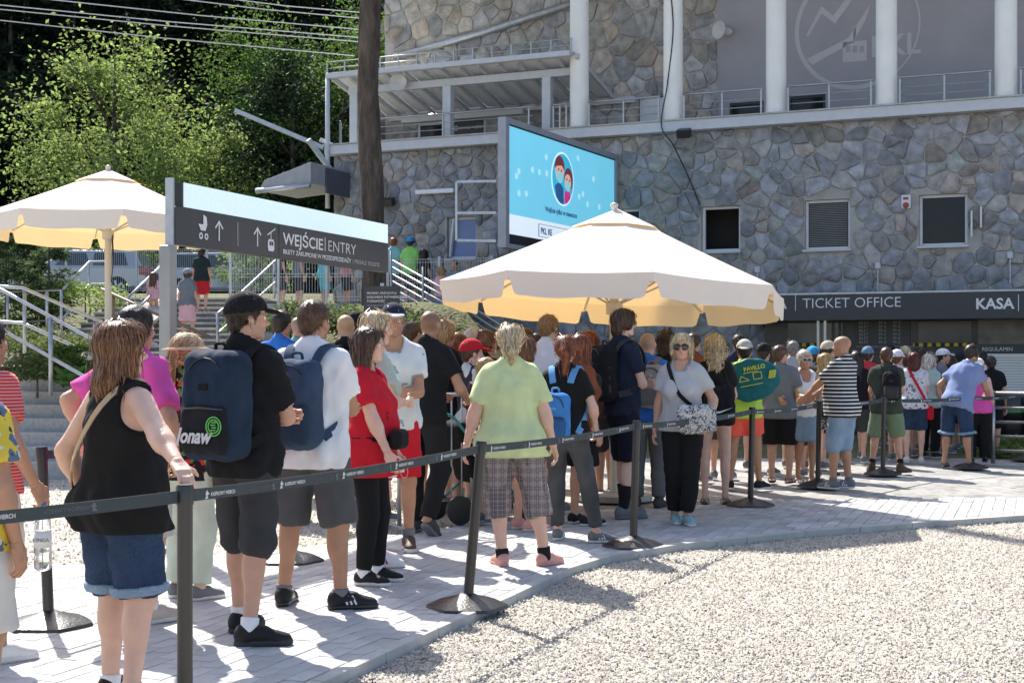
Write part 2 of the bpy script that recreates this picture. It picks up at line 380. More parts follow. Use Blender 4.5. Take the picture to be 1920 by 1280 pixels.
def person(label, x, y, face, H=1.75, z=0.0, g=1.0, fem=False, belly=0.0, tone='fair', near=True, group=None,
           feet=((-.11, 0, 12), (.11, 0, -12)), L='down', Rr='down', lean=(0, 0), hy=0, hp=0, drop=0.0,
           top=None, bottom=None, shoes=None, hair=None, cap=None, glasses=None, heel=None, child=False, pelvis=(0, 0), Lp=None, Rp=None, Lc=.5, Rc=.5):
    PN[0] += 1; seed = PN[0]; rs = random.Random(seed); s = H / 1.75; dd_ = math.hypot(x, y); mpp = dd_ / 1386; h = min(max(2.9 * mpp, .0145), .032); hh = min(max(1.25 * mpp, .0074), .018); hs_ = min(max(1.6 * mpp, .0085), .02)
    hs = (.97 if fem else 1.0) * (s ** .45) * (1.04 if child else 1); gg = g ** .7
    zp, zn = .95 * s - drop, 1.47 * s - drop
    lean = np.array([lean[0], lean[1]]); J = {}
    def T(px, py, pz):                                    # torso point with lean
        t = max(0, (pz * s - drop - zp) / (zn - zp)); b = pelvis
        return V3(px * s + b[0] + lean[0] * t, py * s + b[1] + lean[1] * t, pz * s - drop - (lean @ lean) * .9 * t)
    shw = (.150 if fem else .172) * (gg ** .5)
    hipw = (.168 if fem else .158) * g; wst = (.122 if fem else .138) * g; chw = (.142 if fem else .160) * gg
    neck = T(0, -.015, 1.475); hcen = T(0, .012, (H - .117 * hs) / s) ; hcen[2] = zn + (H - .117 * hs - 1.47 * s) - (lean @ lean) * .9
    yw, pw = R(hy), R(hp); HM = rotz(yw) @ rotx(pw)       # head frame
    tors = [el(T(0, -.01, .935), (hipw * s, .115 * g * s, .13 * s)), el(T(0, .008 + belly * .05, 1.08), (wst * s, (.098 * g + belly * .06) * s, .155 * s)),
            el(T(0, 0, 1.27), (chw * s, .108 * gg * s, .18 * s)), rc(T(-shw + .045, -.008, 1.405), T(shw - .045, -.008, 1.405), .060 * s * gg ** .5, .060 * s * gg ** .5)]
    if fem: tors += [el(T(q * .068, .085 * gg, 1.235), (.068 * s * gg, .062 * s * gg, .068 * s)) for q in (-1, 1)]
    butt = [el(T(q * .070 * g, -.045 * g, .895), (.086 * s * g, .076 * s * g, .095 * s)) for q in (-1, 1)]
    trap = [rc(T(q * .11, -.018, 1.425), T(0, -.02, 1.50), .036 * s, .05 * s) for q in (-1, 1)]
    body = tors + butt + trap + [rc(T(0, -.022, 1.44), hcen + HM @ V3(0, -.018, -.045), .060 * s * gg ** .5 * (.88 if fem else 1), .054 * hs * (.86 if fem else 1))]
    legs = {}; arms = {}
    for i, q in enumerate((-1, 1)):
        fx, fy, fa = feet[i][:3]; up = feet[i][3] if len(feet[i]) > 3 else 0.0
        an = V3(fx * s, fy * s, .085 * s + up); hip = V3(q * .088 * s * g ** .5 + pelvis[0], pelvis[1] - .005, .915 * s - drop); ya = R(fa)
        fwd = V3(-math.sin(ya) * -1 * -1, math.cos(ya), 0); fwd = V3(-math.sin(ya), math.cos(ya), 0)
        kn, an = ik(hip, an, .425 * s, .41 * s, fwd + V3(q * .12, 0, 0)); legs[q] = (hip, kn, an, fwd, up)
        tg = g ** .8; body += [rc(hip, kn, .090 * s * tg, .056 * s * gg), rc(kn, an, .052 * s * gg, .036 * s * g ** .4), el(kn + (an - kn) * .28 - fwd * .022 * s, (.047 * s * gg, .045 * s * gg, .105 * s)),
                 rc(an - V3(0, 0, .01), an + fwd * .12 * s - V3(0, 0, .055 * s), .032 * s, .020 * s)]
        sh = T(q * shw, -.008, 1.40); spec = (L, Rr)[i]; l1, l2 = .285 * s, .255 * s; hint = V3(q * .5, -1, -.15)
        if spec == 'down': wr = sh + V3(q * (.075 + .05 * (g - 1)) * s, .05 * s, -.525 * s)
        elif spec == 'back': wr = sh + V3(q * .06 * s, -.06 * s, -.52 * s)
        elif spec == 'fold': wr = T(-q * .035, .21 * gg + belly * .05, 1.13); hint = V3(q * 1, -.3, -.6)
        elif spec == 'front': wr = T(q * .07, .30, 1.07); hint = V3(q * .7, -.5, -.7)
        elif spec == 'pocket': wr = sh + V3(q * .045 * s, .09 * s, -.47 * s); hint = V3(q * .9, -.8, 0)
        elif spec == 'phone': wr = T(q * .06, .30, 1.22); hint = V3(q * .5, -.2, -1)
        else:
            wr = V3(*spec[:3]) ; hint = V3(*spec[3:6]) if len(spec) > 3 else hint
        elb, wr = ik(sh, wr, l1, l2, hint); arms[q] = (sh, elb, wr); ag = gg
        body += [rc(sh, elb, .050 * s * ag, .039 * s * ag), rc(elb, wr, .039 * s * ag, .0265 * s * ag ** .5), el(elb + (wr - elb) * .25, (.041 * s * ag,) * 3)]
    # body surface, cut where the finer head and hand pieces take over
    nk = hcen + HM @ V3(0, -.02, -.095) ; nn = nrm(hcen - neck)
    G = grid_for(body, h)
    for p in body: G.add(p, .035 * s)
    G.plane(nk + nn * .012, nn); parts = [];
    for q in (-1, 1):
        sh, elb, wr = arms[q]; dr = nrm(wr - elb); sl, P = G.box(wr - .07, wr + .07)
        if sl is not None:
            dd = (P - (wr + dr * .005)) @ dr; m_ = ((P - wr) ** 2).sum(-1) < .0045; G.d[sl] = np.where(m_, np.maximum(G.d[sl], dd), G.d[sl])
    v, f = G.mesh(); parts.append((v, f)); tonec = np.array(TONES[tone]); cols = [np.tile(tonec, (len(v), 1))]
    # hands
    handinfo = {}
    for i, q in enumerate((-1, 1)):
        sh, elb, wr = arms[q]; dr = nrm(wr - elb); spec = (L, Rr)[i]; pnh = (Lp, Rp)[i]; curl = (Lc, Rc)[i] if not (isinstance(spec, str) and spec == 'fold') else .85
        if pnh is None: pnh = {'fold': (0, -1, 0), 'front': (-q, 0, -.4), 'phone': (0, -1, .5)}.get(spec if isinstance(spec, str) else '', (-q, -.25, 0))
        pn = V3(*pnh); pn = nrm(pn - dr * (pn @ dr)); t = np.cross(dr, pn) * q; hz = s * (.93 if fem else 1.02); rf = max(.0088 * hz, hh * .95)
        M = np.stack([t, pn, dr], 1); hp_ = [rc(elb, wr, .039 * s * ag, .0265 * s * ag ** .5), rc(wr, wr + dr * .03 * hz, .0265 * s * ag ** .5, .026 * hz, pn, .8), bx(wr + dr * .052 * hz, (.041 * hz, .015 * hz, .046 * hz), .013 * hz, M)]
        tips = []
        for k in range(4):
            b = wr + dr * (.092 - abs(k - 1.2) * .004) * hz + t * (.030 - .020 * k) * hz; a = curl * (.45 + .1 * k); d1 = dr; ln = [.85, 1, .95, .75][k] * hz
            for sg, (le, rr) in enumerate(((.042, 1), (.027, .92), (.021, .82))):
                ca, sa = math.cos(a), math.sin(a); d1 = nrm(dr * ca + pn * sa); e = b + d1 * le * ln; hp_.append(rc(b, e, rf * rr, rf * rr * .93)); b = e; a += curl * 1.15
            tips.append(b)
        tb = wr + dr * .025 * hz + t * .034 * hz; td = nrm(t * .75 + dr * .8 + pn * .35); t2 = tb + td * .042 * hz; t3 = t2 + nrm(td + dr * .5 + pn * curl * .6 - t * curl * .5) * .032 * hz
        hp_ += [rc(tb - t * .015, t2, rf * 1.45, rf * 1.15), rc(t2, t3, rf * 1.1, rf * .9)]; handinfo[q] = (wr + dr * .09 * hz + pn * .03, dr, pn, t)
        Gh = grid_for(hp_[1:], hh * .85, .02)
        for p in hp_: Gh.add(p, .007)
        Gh.plane(wr - dr * .010, -dr); v, f = Gh.mesh(); parts.append((v, f)); c = np.tile(tonec, (len(v), 1)); dd = np.min([((v - tp) ** 2).sum(1) for tp in tips], 0) ** .5
        c = c * (1 + np.clip((.03 - dd) / .03, 0, 1)[:, None] * np.array((.08, -.08, -.1))); cols.append(c)
    # head
    def hp(*a): return hcen + HM @ (V3(*a) * hs)
    def hr(*a): return V3(*a) * hs
    fat = gg ** .4; fj = .94 if fem else 1.0
    hd = [el(hp(0, -.012, .034), hr(.075, .095, .082), HM), el(hp(0, .022, -.033), hr(.058 * fat, .066, .083), HM), el(hp(0, .062, -.090), hr(.025 * fj, .022, .019), HM), el(hp(0, .03, .045), hr(.062, .056, .048), HM)]
    hd += [rc(hp(q * .050 * fj * fat, -.002, -.052), hp(q * .018, .060, -.088), .021 * hs * fj, .017 * hs) for q in (-1, 1)]
    hd += [el(hp(q * .034, .060, -.024), hr(.026, .024, .026), HM) for q in (-1, 1)]
    hd2 = [rc(hp(0, .084, .010), hp(0, .107, -.021), .0085 * hs, .0125 * hs), rc(hp(-.036, .075, .026), hp(.036, .075, .026), .0115 * hs, .0115 * hs)]
    hd2 += [el(hp(q * .012, .094, -.028), hr(.010, .011, .008), HM) for q in (-1, 1)]
    lips = [el(hp(0, .0855, -.0515), hr(.023, .011, .0055), HM), el(hp(0, .085, -.0615), hr(.020, .0105, .006), HM)]
    ears = [el(hp(q * .077, -.008, -.004), hr(.011, .019, .031), HM @ rotx(.2) @ rotz(-q * .35)) for q in (-1, 1)]
    Gd = grid_for(hd + hd2 + ears + [el(nk, (.075,) * 3)], hh, .015)
    for p in hd: Gd.add(p, .022 * hs)
    Gd.add(body[len(tors) + 4], .03 * hs)
    for p in hd2: Gd.add(p, .010 * hs)
    for q in (-1, 1): Gd.sub(el(hp(q * .031, .093, .0065), hr(.018, .013, .0105), HM), .008 * hs)
    for p in lips: Gd.add(p, .004)
    for p in ears: Gd.add(p, .008)
    Gd.sub(rc(hp(-.019, .1, -.0565), hp(.019, .1, -.0565), .0035, .0035), .004)
    Gd.plane(nk - nn * .004, -nn); v, f = Gd.mesh(); parts.append((v, f)); c = np.tile(tonec, (len(v), 1)); q_ = (v - hcen) @ HM / hs
    lipm = np.exp(-((q_[:, 0] / .022) ** 2 + ((q_[:, 2] + .0565) / .009) ** 2) ** 2) * (q_[:, 1] > .06); c += lipm[:, None] * (np.array((.50, .17, .15) if fem else (.48, .23, .18)) - tonec) * .8
    chk = np.exp(-(((np.abs(q_[:, 0]) - .04) / .022) ** 2 + ((q_[:, 2] + .025) / .025) ** 2)) * (q_[:, 1] > .03); c *= 1 + chk[:, None] * np.array((.06, -.10, -.10))
    hcol = np.array(HC[hair['c']] if hair else (.1, .06, .04)); brw = np.exp(-(((np.abs(q_[:, 0]) - .032) / .018) ** 4 + ((q_[:, 2] - .0275 + (np.abs(q_[:, 0]) - .03) ** 2 * 8) / .0055) ** 2)) * (q_[:, 1] > .05)
    c += brw[:, None] * (hcol * .6 - c) * .75
    if hair and hair['s'] in ('short', 'buzz') and not fem and hair.get('stub', 1):
        st = (q_[:, 2] < -.03) * (q_[:, 1] > .0) * np.clip((-.025 - q_[:, 2]) / .03, 0, 1) * (1 - lipm); c = c * (1 - st[:, None] * np.array((.20, .18, .14)))
    if hair and hair['s'] == 'buzz':
        sg = lambda a: 1 / (1 + np.exp(-np.clip(a, -30, 30))); bm = sg((.022 - (.80 * q_[:, 1] - .60 * q_[:, 2] )) / .006) * sg((q_[:, 2] + .055) / .008) * sg((.072 - np.abs(q_[:, 0]) + np.clip(q_[:, 2] - .02, 0, 1) * 2) / .004)
        c = c + (bm * hair.get('a', .75))[:, None] * (hcol * .8 + .2 * c - c)
    cols.append(c)
    V, F = joinm(parts); ob = npmesh('person', V, F, SKIN, col=np.clip(np.concatenate(cols), 0.005, 1)); tag(ob, label, 'person', group)
    ob.location = (x, y, z); ob.rotation_euler = (0, 0, R(face))
    for q in (-1, 1):                                      # eyes
        e = MB(); c0 = hp(q * .031, .0765, .0065); n_ = 10
        e.lathe([(.0125 * hs * math.sin(a), -.0125 * hs * math.cos(a)) for a in np.linspace(.05, math.pi - .05, 7)], n_, c0); eo = e.build('eye', EYEW, ob, True)
        e = MB(); fr = Vector((HM @ V3(0, 1, 0))); Me = fr.to_track_quat('Z', 'Y').to_matrix(); e.lathe([(.0062 * hs, .0105 * hs), (.005 * hs, .0128 * hs)], 10, c0, Me); e.build('iris', EYED, eo)
    # ---- clothes
    if top:
        k = top.get('k', 'tee'); off = top.get('off', .019); hem = top.get('hem', .86) ; m = top['m']; loose = top.get('loose', 0.0); cl = []
        base = [(p, off) for p in tors[1:]] + [(p, off * .8) for p in trap]
        hc_ = T(0, -.005, hem); hw = max(hipw * .99, wst * 1.0) + loose; rr0 = (max(chw, wst) + loose * .3) * s; yr = max(.112 * g + belly * .045 * (1 if hem > .9 else .9), .1)
        base.append((rc(T(0, .004 + belly * .03, 1.22), T(0, .0 + belly * .02, hem - .05), rr0 * .92, hw * s, (0, 1, 0), min(1, yr * s / (hw * s) * 1.04)), off))
        if hem < .97: base += [(p, off + .008) for p in [tors[0]] + butt]
        if k == 'tank': base = [b for b in base if b[0] is not tors[3] and b[0] not in trap] if False else base
        sl_ = []
        for q in (-1, 1):
            sh, elb, wr = arms[q]; ud = nrm(elb - sh); fr = top.get('sl', .58)
            if k in ('tee', 'shirt'):
                e = sh + (elb - sh) * fr; sl_.append((rc(sh + V3(-q * .02, 0, 0), e + ud * .05, (.058 * s + .006) * gg, (.058 * s + top.get('slo', .008)) * gg, clip=[(e, ud)]), .008))
            elif k == 'long':
                fd = nrm(wr - elb); e = wr - fd * .01
                sl_ += [(rc(sh + V3(-q * .02, 0, 0), elb, .058 * s * gg, .047 * s * gg), .008), (rc(elb, e + fd * .04, .047 * s * gg, .036 * s, clip=[(e, fd)]), .008)]
        G = grid_for([b[0] for b in base + sl_], h, .06)
        for p, o in base: G.add(p, .04 * s, o)
        for p, o in sl_: G.add(p, .03 * s, o)
        G.wrinkle(top.get('wr', .010), .15, seed * 7 + 1); ta = nrm(V3(lean[0], lean[1], zn - zp)); sl, P = G.all(); an_ = np.arctan2(P[..., 0] - hc_[0], P[..., 1] - hc_[1]); wz_ = np.clip((T(0, 0, 1.28)[2] - P[..., 2]) / (.42 * s), 0, 1)
        fo_ = np.abs(np.sin(an_ * 4.5 + 2.2 * np.sin(P[..., 2] * 8 + seed) + seed)) ** .7 + .6 * np.abs(np.sin(an_ * 2.5 - P[..., 2] * 14 + seed * 2)); G.d += wz_ * (.018 * top.get('fold', 1)) * (1.0 - fo_) * .9 - .006 * wz_; del fo_, an_, P
        G.plane(hc_, -ta)
        nb = T(0, .022, 1.47); nr = top.get('neck', .070) * s * gg ** .5; nd = nrm(hcen - neck)
        G.sub(rc(nb - nd * .02 + V3(0, top.get('vee', .0), 0), nb + nd * .16, nr, nr * 1.25), .006)
        if top.get('vneck'): G.sub(rc(T(0, .13, 1.46), T(0, .15, 1.46 - top['vneck']), .055, .02), .01)
        if k == 'tank':
            for q in (-1, 1):
                sh = arms[q][0]; G.sub(el(sh + V3(q * top.get('arm', .045), 0, -.02), (.085 * s * gg, .15 * s, .115 * s)), .008)
            G.sub(rc(T(0, .05, 1.50), T(0, .10, 1.40), .085, .06), .01)
        v, f = G.mesh(); to = npmesh(top.get('n', 't_shirt'), v, f, m, ob)
    if bottom:
        k = bottom['k']; off = bottom.get('off', .012); m = bottom['m']; wz = bottom.get('w', 1.0); le = bottom.get('len', .95); lo_ = bottom.get('loose', .018); pr = [(p, off) for p in [tors[0]] + butt] + [(tors[1], off)]
        if k == 'skirt':
            hz_ = bottom['hem']; w0 = hipw * s; pr.append((rc(T(0, -.01, .95), V3(pelvis[0], pelvis[1] - .01, hz_), w0, w0 * bottom.get('fl', 1.1), (0, 1, 0), .80), off + .008))
        else:
            for q in (-1, 1):
                hip, kn, an, fwd, up = legs[q]; tg = g ** .8
                u1 = nrm(kn - hip); u2 = nrm(an - kn)
                if le <= 1.0:
                    e = hip + (kn - hip) * le; pr.append((rc(hip, e + u1 * .06, .094 * s * tg, .062 * s * tg + lo_, clip=[(e, u1)]), off))
                else:
                    e = kn + (an - kn) * (le - 1); rk = .060 * s * gg + lo_ * .5; re = max(.040 * s * gg + lo_, bottom.get('re', 0))
                    pr += [(rc(hip, kn, .092 * s * tg, rk), off), (rc(kn, e + u2 * .05, rk, rk + (re - rk) * min(1, (le - 1)), clip=[(e, u2)]), off)]
                    pr.append((el(kn + (an - kn) * .28 - fwd * .022 * s, (.047 * s * gg, .045 * s * gg, .105 * s), clip=[(e, u2)]), off))
        G = grid_for([b[0] for b in pr], h, .05)
        for p, o in pr: G.add(p, .022 if k != 'skirt' else .05, o)
        if k == 'skirt':
            sl, P = G.all(); an_ = np.arctan2(P[..., 0] - pelvis[0], P[..., 1] - pelvis[1]); dn = np.clip((T(0, 0, .95)[2] - P[..., 2]) / .5, 0, 1); G.d += .009 * dn * np.sin(an_ * 11 + 2 * np.sin(an_ * 3)); G.plane((0, 0, hz_), (0, 0, -1))
        G.wrinkle(bottom.get('wr', .008), .13, seed * 5 + 2); G.plane(T(0, 0, min(wz, top.get('hem', .86) + .07) if top and not top.get('tuck') else wz), (0, 0, 1))
        v, f = G.mesh(); bo = npmesh(bottom.get('n', 'shorts'), v, f, m, ob)
        if bottom.get('cuff'):                               # turned-up hems
            for q in (-1, 1):
                hip, kn, an, fwd, up = legs[q]; u1 = nrm(kn - hip); e = hip + (kn - hip) * le; r_ = .065 * s * g ** .8 + lo_ + off + .016; a, b = e - u1 * .035, e + u1 * .002
                G = Grid(np.minimum(a, b) - r_ - .04, np.maximum(a, b) + r_ + .04, h * .7); G.add(rc(a - u1 * .05, b + u1 * .05, r_, r_, clip=[(b, u1), (a, -u1)]), 0); G.wrinkle(.003, .1, seed); v, f = G.mesh(); npmesh('cuff', v, f, bottom['cuff'], bo)
    if shoes:
        for q in (-1, 1):
            hip, kn, an, fwd, up = legs[q]; sd_ = np.cross(fwd, V3(0, 0, 1)); M = np.stack([sd_, fwd, V3(0, 0, 1)], 1); o = V3(an[0], an[1], up); k = s * (.95 if fem else 1.03); pit = shoes.get('pit', {}).get(q, 0)
            if pit: M = M @ rotx(-pit)
            def fp(*a): return o + M @ (V3(*a) * k)
            shk = shoes.get('k', 'sneaker')
            up_ = [rc(fp(0, -.025, .045), fp(0, .11, .036), .040 * k, .037 * k), el(fp(-q * .004, .150, .030), V3(.043, .055, .033) * k, M), el(fp(0, -.030, .055), V3(.037, .040, .052) * k, M), rc(fp(0, -.005, .068), fp(0, .065, .062), .040 * k, .036 * k)]
            if shoes.get('high'): up_.append(rc(fp(0, -.005, .07), fp(0, -.01, .135), .044 * k, .046 * k))
            if shk != 'sandal':
                G = grid_for(up_, hs_, .03)
                for p in up_: G.add(p, .03 * k)
                G.plane(fp(0, 0, .012), M @ V3(0, 0, -1)); tp = fp(0, -.01, .112 if not shoes.get('high') else .15); G.plane(tp, nrm(M @ V3(0, -.25, 1))); v, f = G.mesh(); sh_o = npmesh('shoe', v, f, shoes['m'], ob)
            so_ = [rc(fp(0, -.033, .014), fp(0, .09, .014), .041 * k, .043 * k), el(fp(-q * .004, .150, .014), V3(.047, .062, .05) * k, M)]
            G = grid_for(so_, hs_, .03)
            for p in so_: G.add(p, .03 * k)
            th = .030 if shk != 'sandal' else .022
            G.plane(fp(0, 0, th), M @ V3(0, 0, 1)); G.plane(fp(0, 0, .0), M @ V3(0, 0, -1)); v, f = G.mesh()
            if shk != 'sandal': npmesh('sole', v, f, shoes.get('sole', RUBBER), sh_o)
            else:
                sh_o = npmesh('sandal', v, f, shoes['m'], ob)
                for yy, zz, rr in ((.10, .028, .043), (.0, .055, .046)):
                    pts = [fp(rr * math.cos(a), yy, .012 + (zz + .012) * math.sin(a)) for a in np.linspace(0, math.pi, 9)]
                    ribbon(pts, [p - fp(0, yy, .0) for p in pts], .022 * k, .005).build('strap', shoes['m'], sh_o)
            if near and shk == 'sneaker' and shoes.get('lace') is not None:
                mb = MB()
                for j in range(4):
                    yy = .045 + .022 * j; zz = .098 - .0095 * j; mb.tube([fp(-.024, yy, zz - .012), fp(0, yy + .006, zz + .003), fp(.024, yy, zz - .012)], .0035, 5)
                mb.build('laces', shoes['lace'], sh_o)
            if shoes.get('str') is not None:
                for j in range(3):
                    for sdn in (-1, 1):
                        mb = MB(); mb.bar(fp(sdn * .0445, .035 + j * .024, .030), fp(sdn * .034, .012 + j * .024, .078), .011 * k, .006 * k, up=tuple(M @ V3(1, 0, 0))); mb.build('side_stripe', shoes['str'], sh_o)
            if shoes.get('sock') is not None:
                hgt = shoes.get('sh', .14) * s; ax = nrm(kn - an); a_ = an - ax * .01; b_ = an + ax * (hgt - .085 * s); r_ = .036 * s * g ** .4 + .007; rb = r_ + (.016 if hgt > .2 else .004)
                G = grid_for([rc(a_, b_, r_, rb)], hs_, .04); G.add(rc(a_ - ax * .02, b_ + ax * .05, r_, rb + (rb - r_) * .5, clip=[(b_, ax)]), 0); v, f = G.mesh(); npmesh('sock', v, f, shoes['sock'], ob)
    # ---- hair
    if hair and hair['s'] != 'buzz':
        st = hair['s']; hm = hairmat(hair['c'], HC[hair['c']]); off = {'buzz': .004, 'short': .008 if not fem else .013}.get(st, .016) + hair.get('vol', 0); cr = el(hp(0, -.014, .036), hr(.076 + off, .096 + off, .084 + off), HM); ln = hair.get('len', .2); ex = []
        zb = hair.get('nape', -.062)
        clip_f = [(hp(0, .075, .072), HM @ nrm(V3(0, .80, -.60)))]
        G0 = [el(cr[1], cr[2], HM, clip_f + [(hp(0, 0, zb), HM @ V3(0, 0, -1))])]
        G0 += [el(hp(q * .066, .008, -.012), hr(.012 + off * .5, .022, .038), HM) for q in (-1, 1)] if st in ('short',) and (fem or hair.get('vol')) else []
        if st in ('short', 'buzz'): G0.append(el(hp(0, -.066, -.035), hr(.052, .034 + off * .4, .045), HM))
        if st in ('bob', 'long', 'curly'):
            w_ = hair.get('w', .085); cz = -ln; bk = V3(0, -.03, 0)
            G0 += [rc(hp(0, -.045, .02), hp(0, -.07, cz), .088 * hs, w_ * hs, HM @ V3(0, 1, 0), .62)]
            G0 += [rc(hp(q * .068, .012, .03), hp(q * .080, hair.get('fy', .012), max(cz, -.26) + .03), .030 * hs, .026 * hs) for q in (-1, 1)]
            G0 += [rc(hp(q * .03, .066, .088), hp(q * .074, .035, .02), .020 * hs, .022 * hs) for q in (-1, 1)]
        tie = None
        if st == 'ponytail':
            tie = hp(0, -.105, .015 + hair.get('tz', 0)); tl = hair.get('len', .25); G0 += [el(tie, hr(.026, .026, .026), HM), rc(tie, tie + HM @ V3(0, -.035, -.05), .022, .030), rc(tie + HM @ V3(0, -.035, -.05), tie + HM @ V3(0, -.01, -tl), .032, .012)]
            G0.append(el(hp(0, -.066, -.035), hr(.05, .034, .045), HM))
        if st == 'bun': tie = hp(0, -.07, .095); G0 += [el(tie + HM @ V3(0, -.01, .018), hr(.043, .043, .036), HM), el(hp(0, -.066, -.035), hr(.05, .034, .045), HM)]
        if st == 'top': G0.append(el(hp(0, .03, .10), hr(.06, .06, .03), HM))
        G = grid_for(G0, hh, .03)
        for p in G0: G.add(p, .022)
        if st == 'curly': G.wrinkle(.016, .05, seed)
        else: G.wrinkle(.0035, .04, seed)
        v, f = G.mesh(); ho = npmesh('hair', v, f, hm, ob)
        crown = hp(0, -.05, .13); up3 = HM @ V3(0, 0, 1)
        def flow(P):
            f = (P - crown); f = f / (np.linalg.norm(f, axis=1, keepdims=True) + 1e-5)
            if tie is not None:
                d = tie - P; nd = np.linalg.norm(d, axis=1, keepdims=True); up_m = (nd > .03) & ((P - tie) @ up3 > -.09)[:, None] & (((P - tie) @ (HM @ V3(0, 1, 0))) > -.012)[:, None]
                return np.where(up_m, d / (nd + 1e-5), V3(0, 0, -1))
            if st in ('short', 'buzz'): return f * .8 + (HM @ V3(0, .25, -.35))
            return f * .45 + V3(0, 0, -1)
        n_ = {'short': 1100}.get(st, 1250); fs_ = min(2.0, (8.5 / dd_) ** 1.6); n_ = int(n_ * fs_); L_ = {'short': .035}.get(st, .14 if st != 'curly' else .12); sg = 3 if st == 'short' else 6
        if n_:
            vv, qq = strands(G, v, flow, n_, L_, sg, (.0018 if st == 'short' else .0029) / fs_ ** .5, seed, wave=.5 if st == 'curly' else .12); stuff(npmesh('hair_strands', vv, qq, hm, ho))
        if tie is not None and hair.get('band') is not None:
            mb = MB(); mb.tube([tie + HM @ (V3(math.cos(a), -.35 * 0, math.sin(a)) * .026) + HM @ V3(0, -.022, -.01) for a in np.linspace(0, 2 * math.pi, 13)], .006, 6); mb.build('hair_band', hair['band'], ob, True)
    if cap:
        m = cap['m']; bk = -1 if cap.get('back') else 1; o_ = .022
        G = Grid(hcen - .16, hcen + .17, hh); G.add(el(hp(0, -.012, .040), hr(.075 + o_, .096 + o_, .086 + o_), HM, [(hp(0, 0, .036), HM @ nrm(V3(0, .12 * bk, -1)))]), 0); v, f = G.mesh(); co = npmesh('cap' if not cap.get('hat') else 'straw_hat', v, f, m, ob)
        if cap.get('hat'):
            mb = MB(); Mh = Matrix(HM.tolist()); mb.lathe([(.085 * hs, .0), (.165 * hs, -.012), (.167 * hs, -.006), (.088 * hs, .012)], 28, hp(0, -.01, .045), Mh); mb.build('brim', m, co, True)
        else:
            Gv = Grid(hcen - .24, hcen + .24, hh * .9); c0 = hp(0, bk * .105, .048); MM = HM @ rotx(-.22 * bk)
            Gv.add(el(c0, hr(.078, .088, .012), MM, [(hp(0, bk * .060, 0), HM @ V3(0, -bk, 0))]), 0); sl, P = Gv.all(); ql = (P - hcen) @ HM; Gv.d = np.maximum(Gv.d, -(np.sqrt(ql[..., 0] ** 2 + (ql[..., 1] + .01) ** 2) - .088)) if False else Gv.d
            v, f = Gv.mesh(); npmesh('visor', v, f, cap.get('vm', m), co)
            if cap.get('strap') and not cap.get('back'):
                mb = MB(); mb.bar(hp(-.018, -.121, .045), hp(.018, -.121, .045), .012, .006); mb.build('buckle', cap['strap'], co)
    if glasses:
        fm = glasses.get('f', BLACKP); lm = glasses.get('l', LENS); oy, oz = (.0, .0) if not glasses.get('up') else (-.035, .098); tl = 0 if not glasses.get('up') else .9
        MG = HM @ rotx(tl); cb = hp(0, .094 + oy, .006 + oz); go = None
        for q in (-1, 1):
            G = Grid(cb + MG @ V3(q * .033, 0, 0) * hs - .045, cb + MG @ V3(q * .033, 0, 0) * hs + .045, .0055 if dd_ < 9 else .008)
            G.add(el(cb + MG @ (V3(q * .033, -.004, -.002) * hs), hr(.031, .0085, glasses.get('h', .024)), MG @ rotz(-q * .22)), 0); v, f = G.mesh()
            if go is None: go = npmesh('glasses', v, f, lm, ob)
            else: npmesh('lens', v, f, lm, go)
            mb = MB(); mb.tube([cb + MG @ (V3(q * .064, -.012, .006) * hs), cb + MG @ (V3(q * .079, -.05, .006) * hs), cb + MG @ (V3(q * .081, -.105, .0) * hs)], .0036, 5); mb.build('temple', fm, go)
            mb = MB(); mb.tube([cb + MG @ (V3(q * .033 + .0335 * math.cos(a), .004 - .008 * abs(math.cos(a)) , -.002 + glasses.get('h', .024) * 1.05 * math.sin(a)) * hs) for a in np.linspace(0, 2 * math.pi, 15)], .0032, 5); mb.build('rim', fm, go)
    ob['_J'] = 0; del ob['_J']
    return dict(o=ob, T=T, arms=arms, legs=legs, hand=handinfo, hcen=hcen, HM=HM, s=s, gg=gg, g=g, face=face, belly=belly)
def w2l(P, p):                                            # world point -> person's local frame
    o = P['o']; return Matrix.Rotation(-o.rotation_euler[2], 4, 'Z') @ (Vector(p) - o.location)
def l2w(P, p):
    o = P['o']; return Matrix.Rotation(o.rotation_euler[2], 4, 'Z') @ Vector([float(c) for c in p]) + o.location
